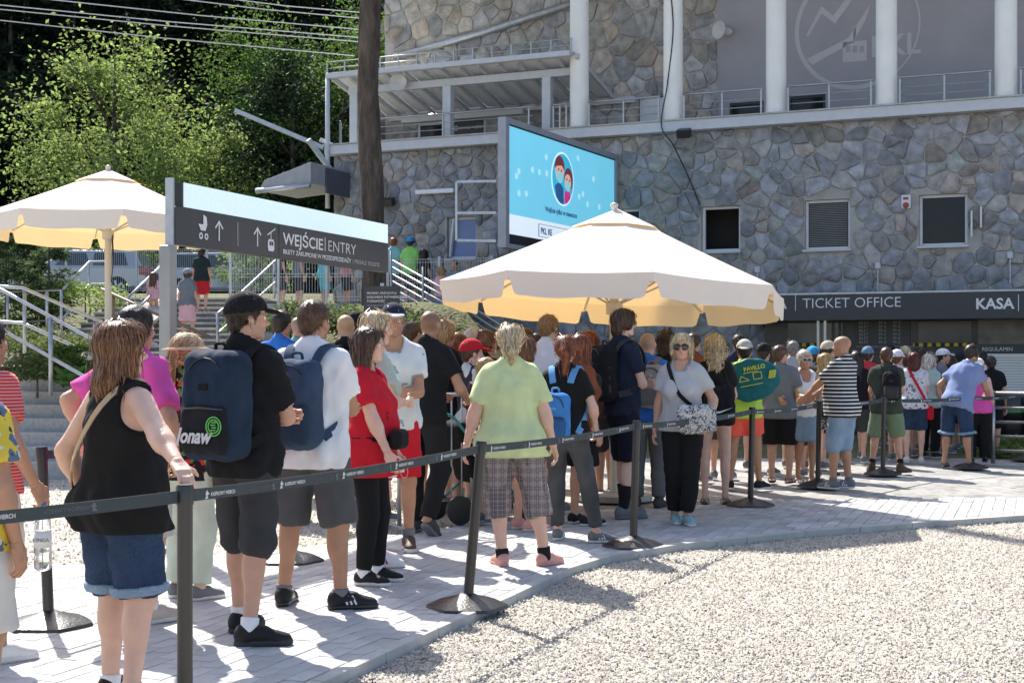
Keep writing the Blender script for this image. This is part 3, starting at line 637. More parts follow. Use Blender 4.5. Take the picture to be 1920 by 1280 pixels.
def backpack(P, label, m, m2=None, w=.15, hgt=.23, dep=.085, zc=1.20, strapm=None, pocket=True, h=.0115, one=False, side=0.0, group=None):
    m2 = m2 or m; strapm = strapm or m2; T = P['T']; s = P['s']; gg = P['gg']; yb = -(.108 * gg + .03) / 1; c = T(side, yb - dep * .9, zc)
    root = empty('backpack', P['o'].location, P['o'].rotation_euler[2], label, 'backpack', group)
    pr = [bx(c, (w * s, dep * s, hgt * s), .07 * s), bx(c + V3(0, -.012, -.03) * s, (w * .93 * s, dep * s, hgt * .8 * s), .06 * s)]
    G = grid_for(pr, h, .04)
    for p in pr: G.add(p, .03)
    G.wrinkle(.006, .12, 77 + PN[0]); v, f = G.mesh(); npmesh('bag_body', v, f, m, root)
    if pocket:
        G = Grid(c - .32, c + .32, h); G.add(bx(c + V3(0, -dep * .8, -hgt * .42) * s, (w * .84 * s, .055 * s, hgt * .46 * s), .045 * s), 0); G.wrinkle(.005, .1, 5 + PN[0]); v, f = G.mesh(); po = npmesh('front_pocket', v, f, m2, root)
        mb = MB(); mb.tube([c + V3(w * .72 * math.cos(a), -dep * 1.02 - .004 * math.sin(a), hgt * .35 + hgt * .52 * math.sin(a)) * s for a in np.linspace(0, math.pi, 11)], .005, 5); mb.build('zip', BLACKP, root)
        mb = MB(); mb.tube([c + V3(-w * .8, -dep * .8 - .056, -hgt * .06) * s, c + V3(0, -dep * .8 - .060, -hgt * .03) * s, c + V3(w * .8, -dep * .8 - .056, -hgt * .06) * s], .005, 5); mb.build('pocket_zip', BLACKP, root)
        MB().box(float(c[0]) - .03, float(c[0]) + .03, float(c[1]) - (dep + .022) * s, float(c[1]) - (dep + .010) * s, float(c[2]) + hgt * .28 * s, float(c[2]) + hgt * .40 * s).build('patch', strapm, root, bevel=.004)
        for q in (-1, 1): MB().bar(c + V3(q * w * .98, -.02, hgt * .25) * s, c + V3(q * w * 1.0, -.02, -hgt * .7) * s, .022, .010, up=(1, 0, 0)).build('side_strap', strapm, root)
    mb = MB(); mb.tube(spline([c + V3(-.03, dep * .3, hgt) * s, c + V3(-.025, dep * .2, hgt + .035) * s, c + V3(.025, dep * .2, hgt + .035) * s, c + V3(.03, dep * .3, hgt) * s], 9), .009, 6); mb.build('handle', strapm, root)
    for q in ((-1, 1) if not one else (1,)):
        ch = .108 * gg + .022 + P['belly'] * .0
        pts = spline([T(q * .075, -ch - .02, 1.36), T(q * .098, -ch + .03, 1.455), T(q * .112, -.01, 1.497), T(q * .118, ch - .035, 1.44), T(q * .125, ch + .012, 1.33), T(q * .150, ch - .03, 1.17), T(q * .165 * gg, -.01, 1.07), T(q * .13, -ch - .01, zc - hgt * .75)], 26)
        ctr = [T(0, 0, 1.30)] * 26; nr_ = [np.array(p) - np.array((T(q * .09, 0, 1.3)[0], T(0, 0, 1.3)[1], min(p[2], T(0, 0, 1.36)[2]))) for p in pts]
        ribbon(pts, nr_, .055 * s, .014).build('strap', strapm, root, 'auto')
    return root
# ---------------------------------------------------------------- ground
def gmat(name, c1, c2, scale, bump, bd=0.02, rough=.95, vor=False):
    m = bpy.data.materials.new(name); m.use_nodes = True; n = m.node_tree.nodes; l = m.node_tree.links; b = n['Principled BSDF']; b.inputs['Roughness'].default_value = rough; b.inputs['Specular IOR Level'].default_value = .25
    tc = n.new('ShaderNodeTexCoord'); no = n.new('ShaderNodeTexNoise'); no.inputs['Scale'].default_value = scale * .12; no.inputs['Detail'].default_value = 8; l.new(tc.outputs['Object'], no.inputs['Vector'])
    v = n.new('ShaderNodeTexVoronoi'); v.inputs['Scale'].default_value = scale; l.new(tc.outputs['Object'], v.inputs['Vector'])
    mx = n.new('ShaderNodeMix'); mx.data_type = 'RGBA'; mx.inputs[6].default_value = (*c1, 1); mx.inputs[7].default_value = (*c2, 1)
    mr = n.new('ShaderNodeMapRange'); mr.inputs[1].default_value = .35; mr.inputs[2].default_value = .65; l.new(no.outputs[0], mr.inputs[0]); l.new(mr.outputs[0], mx.inputs[0])
    m2 = n.new('ShaderNodeMix'); m2.data_type = 'RGBA'; m2.blend_type = 'MULTIPLY'; m2.inputs[0].default_value = .55; vs_ = n.new('ShaderNodeHueSaturation'); vs_.inputs['Saturation'].default_value = .12; l.new(v.outputs['Color'], vs_.inputs['Color']); l.new(mx.outputs[2], m2.inputs[6]); l.new(vs_.outputs[0], m2.inputs[7])
    hs = n.new('ShaderNodeHueSaturation'); hs.inputs['Saturation'].default_value = 1.0; hs.inputs['Value'].default_value = 1.45; l.new(m2.outputs[2], hs.inputs['Color']); l.new(hs.outputs[0], b.inputs['Base Color'])
    bp = n.new('ShaderNodeBump'); bp.inputs['Strength'].default_value = bump; bp.inputs['Distance'].default_value = bd
    dst = n.new('ShaderNodeTexVoronoi'); dst.inputs['Scale'].default_value = scale; dst.feature = 'DISTANCE_TO_EDGE' if vor else 'F1'; l.new(tc.outputs['Object'], dst.inputs['Vector'])
    cl = n.new('ShaderNodeMath'); cl.operation = 'MINIMUM'; cl.inputs[1].default_value = .12 if vor else 9; l.new(dst.outputs['Distance'], cl.inputs[0])
    if not vor: bp.invert = True
    l.new(cl.outputs[0], bp.inputs['Height']); l.new(bp.outputs[0], b.inputs['Normal']); return m
GRAVEL = gmat('gravel', (.36, .32, .26), (.44, .395, .33), 55, .9, .012)
COBBLE = gmat('cobble', (.20, .195, .185), (.30, .29, .27), 9, .8, .03, vor=True)
SOIL = gmat('soil', (.10, .085, .05), (.09, .11, .04), 12, .8, .05)
CONC = mat('concrete', (.42, .41, .385), rough=.9, var=.18, nscale=5, bump=.4, bscale=70, bdist=.006)
STEEL = mat('galvanised_steel', (.42, .44, .46), rough=.42, metal=.75, var=.15, nscale=8)
BRUSHED = mat('brushed_steel', (.40, .40, .40), rough=.36, metal=.85, var=.1, nscale=10)
PAINTG = mat('pale_grey_paint', (.50, .52, .55), rough=.5, var=.07)
DARKP = mat('anthracite_panel', (.035, .037, .041), rough=.45, var=.12, nscale=3)
LETTER = mat('white_lettering', (.72, .72, .72), rough=.6, var=.02)
LETGREY = mat('grey_lettering', (.38, .385, .39), rough=.6, var=.02)
def plane_obj(name, poly, z, m):
    o = MB().add([(x, y, z) for x, y in poly], [tuple(range(len(poly)))]).build(name, m); return struct(o)
plane_obj('ground', [(-300, -40), (300, -40), (300, 500), (-300, 500)], -.045, GRAVEL)
kpx = [(330, 1400), (580, 1280), (800, 1180), (950, 1115), (1050, 1067), (1130, 1043), (1270, 1020), (1500, 996), (1700, 981), (1920, 966), (2120, 955)]
kerb_pts = [Vector((at(px, py, gd(py)).x, gd(py), 0)) for px, py in kpx]
far_pts = [Vector(p).to_3d() for p in ((9.5, 15.2), (4.2, 14.6), (1.9, 14.3), (-.2, 12.6), (-1.6, 10.8), (-3.4, 9.6), (-5.2, 6.0), (-2.6, 4.2))]
pav_poly = [(p.x, p.y) for p in kerb_pts] + [(p.x, p.y) for p in far_pts]
def inpoly(x, y, poly):
    c = False; j = len(poly) - 1
    for i in range(len(poly)):
        xi, yi = poly[i]; xj, yj = poly[j]
        if (yi > y) != (yj > y) and x < (xj - xi) * (y - yi) / (yj - yi) + xi: c = not c
        j = i
    return c
PAVMAT = mat('paver_concrete', (.46, .455, .445), rough=.88, var=.14, nscale=3.5, bump=.5, bscale=120, bdist=.003, vcol=True)
pave = plane_obj('pavement', pav_poly, -.022, mat('joint_sand', (.33, .31, .28), rough=.95, var=.2, nscale=20, bump=.5, bscale=150))
plane_obj('cobbled_yard', [(1.9, 14.3), (4.2, 14.6), (9.5, 15.2), (30, 14.5), (30, 60), (2, 40), (-1.5, 19.0), (-.2, 12.6)], -.026, COBBLE)
rsg = random.Random(4); ang = math.atan2(2.34, .89); ca, sa = math.cos(ang), math.sin(ang); cells = []
for i in range(-60, 120):
    for j in range(-90, 90):
        u, v_ = (i + .5 * (j % 2)) * .204, j * .104; x, y = -.9 + u * ca - v_ * sa, 6.3 + u * sa + v_ * ca
        if 3.5 < y < 15.5 and abs(x) < y * .40 + .3 and inpoly(x, y, pav_poly): cells.append((y, x, rsg.uniform(.82, 1.12), rsg.uniform(-.0025, .0025)))
cells.sort(); pm = []
for t in range(4):
    g_ = .44 + .04 * (t - 1.5) / 1.5; b_ = .0985; mb = MB(); a_, c_ = .1003, .0503; e = .003
    mb.add([(-a_, -c_, -.02), (a_, -c_, -.02), (a_, c_, -.02), (-a_, c_, -.02), (-a_, -c_, -e), (a_, -c_, -e), (a_, c_, -e), (-a_, c_, -e), (-a_ + e, -c_ + e, 0), (a_ - e, -c_ + e, 0), (a_ - e, c_ - e, 0), (-a_ + e, c_ - e, 0)],
           [(0, 1, 5, 4), (1, 2, 6, 5), (2, 3, 7, 6), (3, 0, 4, 7), (4, 5, 9, 8), (5, 6, 10, 9), (6, 7, 11, 10), (7, 4, 8, 11), (8, 9, 10, 11)], (g_, g_ * .99, g_ * .965)); pm.append(mb)
protos = [m_.build('paver', PAVMAT, pave) for m_ in pm]; meshes = [p.data for p in protos]
for p in protos: bpy.data.objects.remove(p)
big = MB(); vis = [c for c in cells if c[0] > 5.6]; near_ = set(map(id, vis[:300]))
for c in cells:
    y, x, br, dz = c; k = rsg.randrange(4)
    if id(c) in near_:
        o = bpy.data.objects.new('paver', meshes[k]); COL.objects.link(o); o.parent = pave; o.location = (x, y, dz); o.rotation_euler = (0, 0, ang)
    else:
        big.add([(x + p[0] * ca - p[1] * sa, y + p[0] * sa + p[1] * ca, p[2] + dz) for p in pm[k].v], pm[k].f, tuple(q * br for q in pm[k].c[0]))
stuff(big.build('paver_field', PAVMAT, pave))
kerb = tag(empty('kerb'), None, None, None, 'structure'); kl = 0.0; kp = [kerb_pts[0]]
for a, b in zip(kerb_pts, kerb_pts[1:]):
    n_ = max(1, round((b - a).length / .8))
    for i in range(n_): kp.append(a.lerp(b, (i + 1) / n_))
for a, b in zip(kp, kp[1:]):
    d = (b - a).normalized(); MB().bar(a + d * .004 + Vector((d.y, -d.x, 0)) * .035 + Vector((0, 0, -.06)), b - d * .004 + Vector((d.y, -d.x, 0)) * .035 + Vector((0, 0, -.06)), .075, .15).build('kerb_stone', CONC, kerb, bevel=.006)
# loose gravel stones
def stones(name, pts, r0, r1, seed, m, z0=-.042):
    rs = np.random.RandomState(seed); n = len(pts); o = np.array([(1, 0, -.25), (-1, 0, -.2), (0, 1, -.25), (0, -1, -.2), (0, 0, 1)], np.float32); F = np.array([(0, 2, 4), (2, 1, 4), (1, 3, 4), (3, 0, 4)])
    r = rs.uniform(r0, r1, (n, 1, 1)) * rs.uniform(.6, 1.35, (n, 1, 3)); P = o[None] * r * rs.uniform(.75, 1.25, (n, 5, 1)) + rs.normal(size=(n, 5, 3)) * .0022; a = rs.uniform(0, 6.3, n); c, s_ = np.cos(a), np.sin(a)
    P = np.stack([P[..., 0] * c[:, None] - P[..., 1] * s_[:, None], P[..., 0] * s_[:, None] + P[..., 1] * c[:, None], P[..., 2] * .75], -1); P += np.concatenate([pts, np.full((n, 1), z0) + rs.uniform(0, .010, (n, 1))], 1)[:, None]
    g_ = rs.choice([.48, .44, .40, .35, .29, .21], n, p=[.22, .24, .22, .16, .10, .06]); c3 = np.stack([g_ * 1.0, g_ * rs.uniform(.90, .96, n), g_ * rs.uniform(.76, .88, n)], 1); col = np.repeat(c3, 5, 0)
    return stuff(npmesh(name, P.reshape(-1, 3), (F[None] + (np.arange(n) * 5)[:, None, None]).reshape(-1, 3), m, smooth=False, col=col))
rs = np.random.RandomState(3); N = 190000; yy = 5.4 + 9.5 * rs.uniform(0, 1, N) ** 1.5; xx = rs.uniform(-.42, .42, N) * yy; kx = np.array([p.x for p in kerb_pts]); ky = np.array([p.y for p in kerb_pts])
keep = (xx > np.interp(yy, ky, kx) + .09) & (yy < np.interp(xx, kx, ky)); gp = np.stack([xx, yy], 1)[keep]
STONEM = mat('gravel_stones', rough=.9, vcol=True, var=.08, spec=.25)
stones('gravel_stones', gp[:76000], .0045, .0115, 1, STONEM)
ly = rs.uniform(10.2, 17.2, 16000); lx = rs.uniform(-.40, -.02, 16000) * ly; fx = np.array([p.x for p in far_pts[2:6]])[::-1]; fy = np.array([p.y for p in far_pts[2:6]])[::-1]; k2 = ly > np.interp(lx, fx, fy) + .1
stones('gravel_strip_stones', np.stack([lx, ly], 1)[k2][:11000], .009, .018, 2, STONEM)
# ---------------------------------------------------------------- raised ground, stairs
def sstep(a, b, t): t = np.clip((t - a) / (b - a), 0, 1); return t * t * (3 - 2 * t)
def hgt(x, y):
    left = 1 - sstep(-4.2, -3.2, x); zA = 2.70 * sstep(21, 31, y) + .57 * sstep(31.5, 38.5, y); zB = 2.5 * sstep(20.0, 26, y) * (1 - sstep(-1.2, 1.2, x)) + .77 * sstep(32, 40, y) * (1 - sstep(-1.2, 1.2, x))
    hill = np.clip(y - 56, 0, 70) * .62 * (1 - sstep(6, 24, x)); return left * zA + (1 - left) * zB + hill + .05 * np.sin(x * 1.7 + y) * np.cos(y * 1.3) * sstep(21, 24, y) * (1 - sstep(30, 31, y)) - .06 * (1 - sstep(20, 21.5, y))
gx, gy = np.meshgrid(np.linspace(-70, 30, 140), np.concatenate([np.linspace(19, 36, 46), np.linspace(37, 130, 60)]), indexing='ij'); V = np.stack([gx, gy, hgt(gx, gy)], -1).reshape(-1, 3); nx, ny = gx.shape
ii = (np.arange(nx - 1)[:, None] * ny + np.arange(ny - 1)).ravel(); qq_ = np.stack([ii, ii + ny, ii + ny + 1, ii + 1], 1); fy_ = V[qq_[:, 0], 1]; struct(npmesh('planted_bank', V, qq_[fy_ < 46], SOIL)); struct(npmesh('wooded_slope', V, qq_[fy_ >= 46], gmat('forest_floor_shaded', (.006, .007, .004), (.005, .009, .003), 6, .6, .1)))  # slope ground near black: deep shade between the trees put into its colour
plane_obj('car_park', [(-40, 38), (2, 38), (2, 55), (-40, 55)], 3.30, mat('asphalt', (.10, .10, .10), rough=.9, var=.15, bump=.3, bscale=80))
GRAN = mat('granite_step', (.40, .39, .37), rough=.9, var=.22, nscale=22, bump=.5, bscale=60, bdist=.008)
st = empty('stone_stairs', (-7.4, 17.4, 0), 0, 'grey granite steps rising from the gravel to the paved landing', 'stairs')
for k in range(8): MB().box(-2.6, 1.82 - .015 * k, .32 * k, .32 * k + (.34 if k < 7 else 3.2), -.1 if k == 0 else .17 * k - .03, .17 * (k + 1)).build('step' if k < 7 else 'landing_slab', GRAN, st, bevel=.012)
MB().add([(1.86, .05, -.1), (2.1, .05, -.1), (2.1, 2.7, -.1), (1.86, 2.7, -.1), (1.86, .05, .22), (2.1, .05, .22), (2.1, 2.7, 1.42), (1.86, 2.7, 1.42)], [(0, 3, 2, 1), (4, 5, 6, 7), (0, 1, 5, 4), (1, 2, 6, 5), (2, 3, 7, 6), (3, 0, 4, 7)]).build('cheek_wall', CONC, st, bevel=.01)
st2 = empty('upper_stairs', (-6.7, 24, 0), 0, 'broad upper flight of concrete steps leading to the car park', 'stairs')
RISER = mat('granite_riser_shaded', (.22, .215, .205), rough=.95, var=.25, nscale=18, bump=.5, bscale=60, bdist=.008)  # step granite darkened: shade below the nosings put into the riser colour
for k in range(12):
    zt_ = 1.36 + .115 * (k + 1); so_ = MB().box(-1.6, 1.5, .45 * k, .45 * k + (.47 if k < 11 else 3.5), .9 + .10 * k, zt_ - .045).build('step', RISER, st2); MB().box(-1.62, 1.52, .45 * k - .045, .45 * k + (.44 if k < 11 else 3.5), zt_ - .043, zt_).build('tread', GRAN, so_, bevel=.008)
MB().prism([(-.55, 1.50), (.05, 1.50), (.05, 1.56), (-.55, 1.56)], 0, 5.6, Matrix.Rotation(R(14.4), 4, 'X')).build('pram_ramp', CONC, st2, loc=(0, -.35, .02))
struct(MB().box(-9.8, -4.9, 20.0, 24.1, 1.1, 1.355).build('landing', CONC))
struct(MB().box(-4.95, -1.0, 26.0, 32.0, 1.0, 2.5).build('terrace', CONC))
def railing(label, rails, posts, r=.021, m=None, name='handrail', group=None):
    m = m or STEEL; root = empty(name, rails[0][0], 0, label, 'railing', group); o = Vector(rails[0][0])
    for pts in rails: MB().tube([Vector(p) - o for p in pts], r, 8).build('rail', m, root, True)
    for a, b in posts: MB().tube([Vector(a) - o, Vector(b) - o], r * 1.1, 8).build('post', m, root, True)
    return root
def rl(px, py, d): return tuple(at(px, py, d))
railing('steel handrail beside the lower granite steps with two sloping tubes', [[rl(-60, 508, 18.6), rl(0, 542, 18.3), rl(184, 642, 17.4), rl(300, 700, 16.9)], [rl(-60, 580, 18.6), rl(0, 616, 18.3), rl(159, 706, 17.5), rl(300, 775, 16.9)]], [(rl(95, 595, 17.8), rl(95, 742, 17.8)), (rl(292, 696, 16.9), rl(292, 860, 16.9)), (rl(-50, 515, 18.5), rl(-50, 690, 18.5))], .026)
railing('steel handrail bent level then sloping down beside the landing', [[rl(-40, 534, 20.6), rl(43, 540, 20.4), rl(213, 613, 19.6), rl(420, 700, 18.8)], [rl(-40, 600, 20.6), rl(43, 606, 20.4), rl(213, 682, 19.6), rl(420, 770, 18.8)]], [(rl(46, 541, 20.4), rl(46, 662, 20.4)), (rl(178, 598, 19.8), rl(178, 720, 19.8)), (rl(345, 668, 19.1), rl(345, 780, 19.1))], .026)
railing('steel handrail climbing beside the fir saplings to the upper level', [[rl(-20, 550, 25), rl(118, 543, 24.6), rl(167, 491, 30), rl(200, 490, 31)], [rl(-20, 608, 25), rl(118, 598, 24.6), rl(167, 533, 30), rl(200, 532, 31)]], [(rl(14, 549, 25), rl(14, 625, 25)), (rl(88, 545, 24.7), rl(88, 620, 24.7)), (rl(115, 543, 24.6), rl(115, 640, 24.6)), (rl(167, 491, 30), rl(167, 570, 30))], .024)
railing('steel handrail up the middle of the upper steps', [[rl(239, 559, 25), rl(305, 495, 30)], [rl(262, 575, 25), rl(308, 528, 30)]], [(rl(241, 558, 25), rl(241, 625, 25)), (rl(304, 497, 30), rl(304, 560, 30))], .024)
railing('curved steel handrail on the planted side of the upper steps', [[rl(405, 590, 24.5), rl(412, 585, 24.6), rl(440, 560, 26), rl(517, 488, 30), rl(530, 486, 30)], [rl(405, 628, 24.5), rl(412, 622, 24.6), rl(517, 528, 30)]], [(rl(408, 588, 24.5), rl(408, 660, 24.5)), (rl(432, 568, 25.5), rl(432, 645, 25.5)), (rl(515, 490, 30), rl(515, 560, 30))], .024)
railing('weathered brown handrail crossing in front of the upper steps', [[rl(190, 542, 22), rl(262, 575, 21.6), rl(390, 630, 20.8)]], [(rl(213, 553, 21.9), rl(213, 640, 21.9))], .026, mat('brown_rail', (.16, .13, .10), rough=.6))
railing('sloping stair handrail with parallel bars along the stone building', [[rl(733, 487 + 13 * k, 27.4 - .0 * k), rl(845, 549 + 13 * k, 26.7), rl(945, 614 + 13 * k, 26.0)] for k in range(6)], [(rl(733, 470, 27.4), rl(733, 590, 27.4)), (rl(793, 500, 27.0), rl(793, 640, 27.0)), (rl(872, 566, 26.5), rl(872, 680, 26.5)), (rl(940, 610, 26), rl(940, 700, 26))], .02)
def mesh_fence(label, a, b, z0, h, n, m=STEEL, gap=.055, name='wire_fence', group=None):
    a = Vector((a[0], a[1], z0)); b = Vector((b[0], b[1], z0)); root = empty(name, a, 0, label, 'fence', group); L = (b - a).length; d = (b - a) / L
    for i in range(n + 1): MB().bar(d * (L * i / n), d * (L * i / n) + Vector((0, 0, h + .05)), .05, .05).build('post', m, root)
    for i in range(n):
        mb = MB(); s0 = d * (L * i / n); s1 = d * (L * (i + 1) / n); k = int(L / n / gap)
        for j in range(1, k): p = s0.lerp(s1, j / k); mb.bar(p + Vector((0, 0, .05)), p + Vector((0, 0, h)), .007, .007)
        for zz in (.08, .14, h * .5, h * .5 + .06, h - .06, h): mb.bar(s0 + Vector((0, 0, zz)), s1 + Vector((0, 0, zz)), .009, .009)
        stuff(mb.build('wire_panel', m, root))
mesh_fence('long wire mesh fence in front of the parked cars', (-16.5, 39), (-6.6, 39), 3.3, 1.25, 5)
mesh_fence('wire mesh fence along the terrace edge behind the shrubs', (-5.4, 26.6), (-2.6, 26.3), 2.5, 1.05, 3)
mesh_fence('short wire mesh fence beside the terrace tree trunk', (-2.5, 27.9), (-.4, 27.3), 2.5, .95, 2)
mesh_fence('dark green wire fence in the woods behind the pale umbrella', (-22, 50), (-4, 50), 4.6, 1.5, 7, mat('fence_green', (.05, .07, .06), rough=.5))
# ---------------------------------------------------------------- foliage
def leaf_quads(C, size, seed, aspect=.55, droop=.25):      # C: leaf centres (n,3) -> verts, quads (folded diamonds)
    rs = np.random.RandomState(seed); n = len(C); a = rs.normal(size=(n, 3)); a[:, 2] = a[:, 2] * .6 - droop; a /= np.linalg.norm(a, axis=1, keepdims=True); b = np.cross(a, rs.normal(size=(n, 3))); b /= np.linalg.norm(b, axis=1, keepdims=True) + 1e-6
    L = size * rs.uniform(.6, 1.3, (n, 1)); P = np.stack([C, C + a * L * .5 + b * L * aspect * .5, C + a * L, C + a * L * .5 - b * L * aspect * .5], 1)
    return P.reshape(-1, 3), np.arange(n * 4).reshape(-1, 4)
BARK = mat('bark', (.085, .066, .052), rough=.95, var=.75, nscale=7, bump=1.0, bscale=13, bdist=.14, stretch=(1, 1, .25))
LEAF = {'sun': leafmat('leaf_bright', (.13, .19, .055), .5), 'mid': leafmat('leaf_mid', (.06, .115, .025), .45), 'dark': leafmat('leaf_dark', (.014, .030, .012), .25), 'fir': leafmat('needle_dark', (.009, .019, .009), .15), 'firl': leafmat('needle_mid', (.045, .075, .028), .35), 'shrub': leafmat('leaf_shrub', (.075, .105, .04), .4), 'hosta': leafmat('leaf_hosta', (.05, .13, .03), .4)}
def crown_pts(n, rx, rz, seed, clumps=40):
    rs = np.random.RandomState(seed); c = rs.normal(size=(clumps, 3)); c /= np.linalg.norm(c, axis=1, keepdims=True); c *= rs.uniform(.35, 1.0, (clumps, 1)) ** .6; sz = rs.uniform(.10, .26, clumps); k = rs.randint(0, clumps, n)
    p = c[k] + rs.normal(size=(n, 3)) * sz[k][:, None] * np.array((1, 1, .55)); return p * np.array((rx, rx, rz))
def broad_tree(label, x, y, h, rx, rz, n, leaf, size, seed, cz=None, tr=.16, group=None):
    z = float(hgt(np.array(x), np.array(y))); root = empty('broadleaf_tree', (x, y, z - .1), 0, label, 'tree', group); rs = random.Random(seed); cz = cz or h - rz
    mb = MB(); mb.tube([(0, 0, 0), (.1, 0, h * .35), (-.05, .1, h * .6), (0, 0, h * .9)], [tr, tr * .8, tr * .5, tr * .15], 8)
    for i in range(9):
        a = rs.uniform(0, 6.3); z0 = h * rs.uniform(.25, .7); r_ = rx * rs.uniform(.5, .9); mb.tube([(0, 0, z0), (math.cos(a) * r_ * .5, math.sin(a) * r_ * .5, z0 + rz * .25), (math.cos(a) * r_, math.sin(a) * r_, z0 + rz * .45)], [tr * .4, tr * .25, tr * .08], 5)
    mb.build('trunk', BARK, root, True); C = crown_pts(n, rx, rz, seed) + np.array((0, 0, cz)); v, q = leaf_quads(C, size, seed); npmesh('crown', v, q, LEAF[leaf], root, smooth=False); return root
def fir_tree(label, x, y, h, r, n, leaf, seed, z=None, z0=.12, group=None, tr=.14, size=.32):
    z = float(hgt(np.array(x), np.array(y))) if z is None else z; root = empty('fir_tree', (x, y, z - .1), 0, label, 'tree', group); rs = np.random.RandomState(seed)
    MB().tube([(0, 0, 0), (0, 0, h * .5), (0, 0, h)], [tr, tr * .6, .01], 7).build('trunk', BARK, root, True); nb = int(n / 70); t = rs.uniform(z0, 1, nb) ** .9; a = rs.uniform(0, 6.3, nb); L = r * (1 - t) ** .8 * rs.uniform(.7, 1.15, nb) + .12; k = rs.randint(0, nb, n); u = rs.uniform(.08, 1, n) ** .7
    R_ = L[k] * u; C = np.stack([np.cos(a[k]) * R_, np.sin(a[k]) * R_, t[k] * h - R_ * .28 + .12 * R_ * R_ / np.maximum(L[k], .1)], 1) + rs.normal(size=(n, 3)) * np.array((.13, .13, .05)) * (L[k][:, None] * .35 + .15)
    v, q = leaf_quads(C, size, seed, .22, .15); npmesh('crown', v, q, LEAF[leaf], root, smooth=False); return root
broad_tree('bright sunlit young broadleaf tree behind the pale umbrella', -13.6, 47.5, 9.8, 3.1, 4.6, 19000, 'sun', .17, 1, cz=4.9)
broad_tree('light green bushy tree low beside the car park', -10.9, 50, 7.2, 2.1, 3.5, 11000, 'sun', .15, 2, cz=3.6)
broad_tree('tall leafy tree with a bright crown above the wires', -9.8, 57, 12.5, 2.9, 5.2, 15000, 'mid', .17, 3)
broad_tree('tall leafy tree close by the building corner', -6.5, 54, 12.5, 2.8, 5.4, 15000, 'mid', .17, 4)
broad_tree('dark leafy tree hanging over the slanted metal arm', -8.2, 52, 9.9, 2.6, 4.0, 9000, 'dark', .2, 5)
broad_tree('round bright bush beside the silver car bonnet', -7.6, 41.5, 2.4, 1.3, 1.2, 5000, 'sun', .12, 6, cz=1.1, tr=.04)

for i, (px, d, h_) in enumerate([(-20, 61, 7), (70, 62, 8), (160, 61, 7), (250, 62, 8), (340, 60, 8), (420, 58, 9), (500, 57, 8), (580, 58, 9), (660, 58, 9), (30, 69, 11), (210, 70, 11), (390, 69, 11), (560, 69, 11)]):
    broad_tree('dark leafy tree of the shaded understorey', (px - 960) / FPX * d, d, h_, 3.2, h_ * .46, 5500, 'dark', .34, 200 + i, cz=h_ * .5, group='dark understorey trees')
rr = random.Random(8); fk = [('straight dark fir at the back of the woods', 0), ('slim dark fir among the broadleaf trees', 1), ('heavy dark fir on the slope', 2)]
for i, (px, d, h_) in enumerate([(-90, 66, 14), (20, 65, 13), (75, 71, 14), (140, 66, 13), (215, 68, 14), (280, 65, 13), (345, 69, 14), (410, 65, 13), (470, 70, 14), (535, 65, 13), (600, 69, 14), (660, 65, 13), (110, 78, 17), (250, 79, 17), (390, 78, 17), (530, 80, 17), (660, 79, 17), (-30, 76, 16), (-190, 64, 15), (-300, 67, 16), (-420, 63, 15), (-550, 66, 16), (-690, 63, 15), (-160, 76, 18), (-360, 77, 18), (-560, 77, 18)]):
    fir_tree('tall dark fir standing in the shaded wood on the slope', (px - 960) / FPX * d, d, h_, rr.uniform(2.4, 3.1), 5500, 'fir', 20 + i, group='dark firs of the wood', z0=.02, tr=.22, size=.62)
for i, (px, d, h_) in enumerate([(12, 25.6, 1.75), (92, 26, 2.0), (45, 27, 1.9)]):
    fir_tree(['small fir sapling at the bend of the handrail', 'tallest fir sapling beside the climbing handrail', 'fir sapling standing behind two other saplings'][i], (px - 960) / FPX * d, d, h_ * 1.15, .75, 4200, 'firl', 60 + i, z=float(at(px, 640, d).z), tr=.03, size=.13, z0=.02)
def shrub(label, x, y, z, rx, rz, n, leaf, size, seed, group=None, name='shrub'):
    root = empty(name, (x, y, z), 0, label, 'shrub', group); C = crown_pts(n, rx, rz, seed, 26); C[:, 2] = np.abs(C[:, 2]); v, q = leaf_quads(C, size, seed, .5, -.1); npmesh('foliage', v, q, LEAF[leaf], root, smooth=False)
    mb = MB(); mb.tube([(0, 0, -.25), (0, 0, rz * .7)], [.02, .006], 5); mb.build('stem', BARK, root)
for i, (px, py, d, rx, rz, n) in enumerate([(545, 602, 23.5, .7, .55, 3000), (610, 606, 23.2, .75, .5, 3000), (665, 600, 23.6, .6, .5, 2600), (760, 615, 23.0, .7, .5, 2600), (490, 600, 24, .55, .4, 2000), (800, 640, 22.4, .8, .5, 2400), (725, 628, 22.5, .6, .5, 2000)]):
    p = at(px, py, d); shrub('low grey green cotoneaster shrub on the bank below the terrace fence', p.x, p.y, p.z - .18, rx, rz, n, 'shrub', .075, 80 + i, 'cotoneaster shrubs on the bank')
for i, (px, py, d, rx, rz, lf) in enumerate([(70, 690, 18.6, .55, .28, 'shrub'), (118, 672, 19.2, .5, .3, 'mid'), (160, 560, 26, .8, .5, 'sun'), (40, 640, 22, .9, .35, 'shrub'), (150, 645, 21.5, .7, .3, 'shrub')]):
    p = at(px, py, d); shrub(['spreading heather by the granite step cheek', 'small dark shrub above the granite steps', 'bright green bush below the upper handrail', 'dry grassy clump below the fir saplings', 'loose low clump beside the paved landing'][i], p.x, p.y, p.z - .15, rx, rz, 2600, lf, .07, 95 + i)
hr_ = empty('hosta', at(135, 728, 18.2), 0, 'broad leaved hosta clump beside the granite steps', 'plant'); rs_ = random.Random(5)
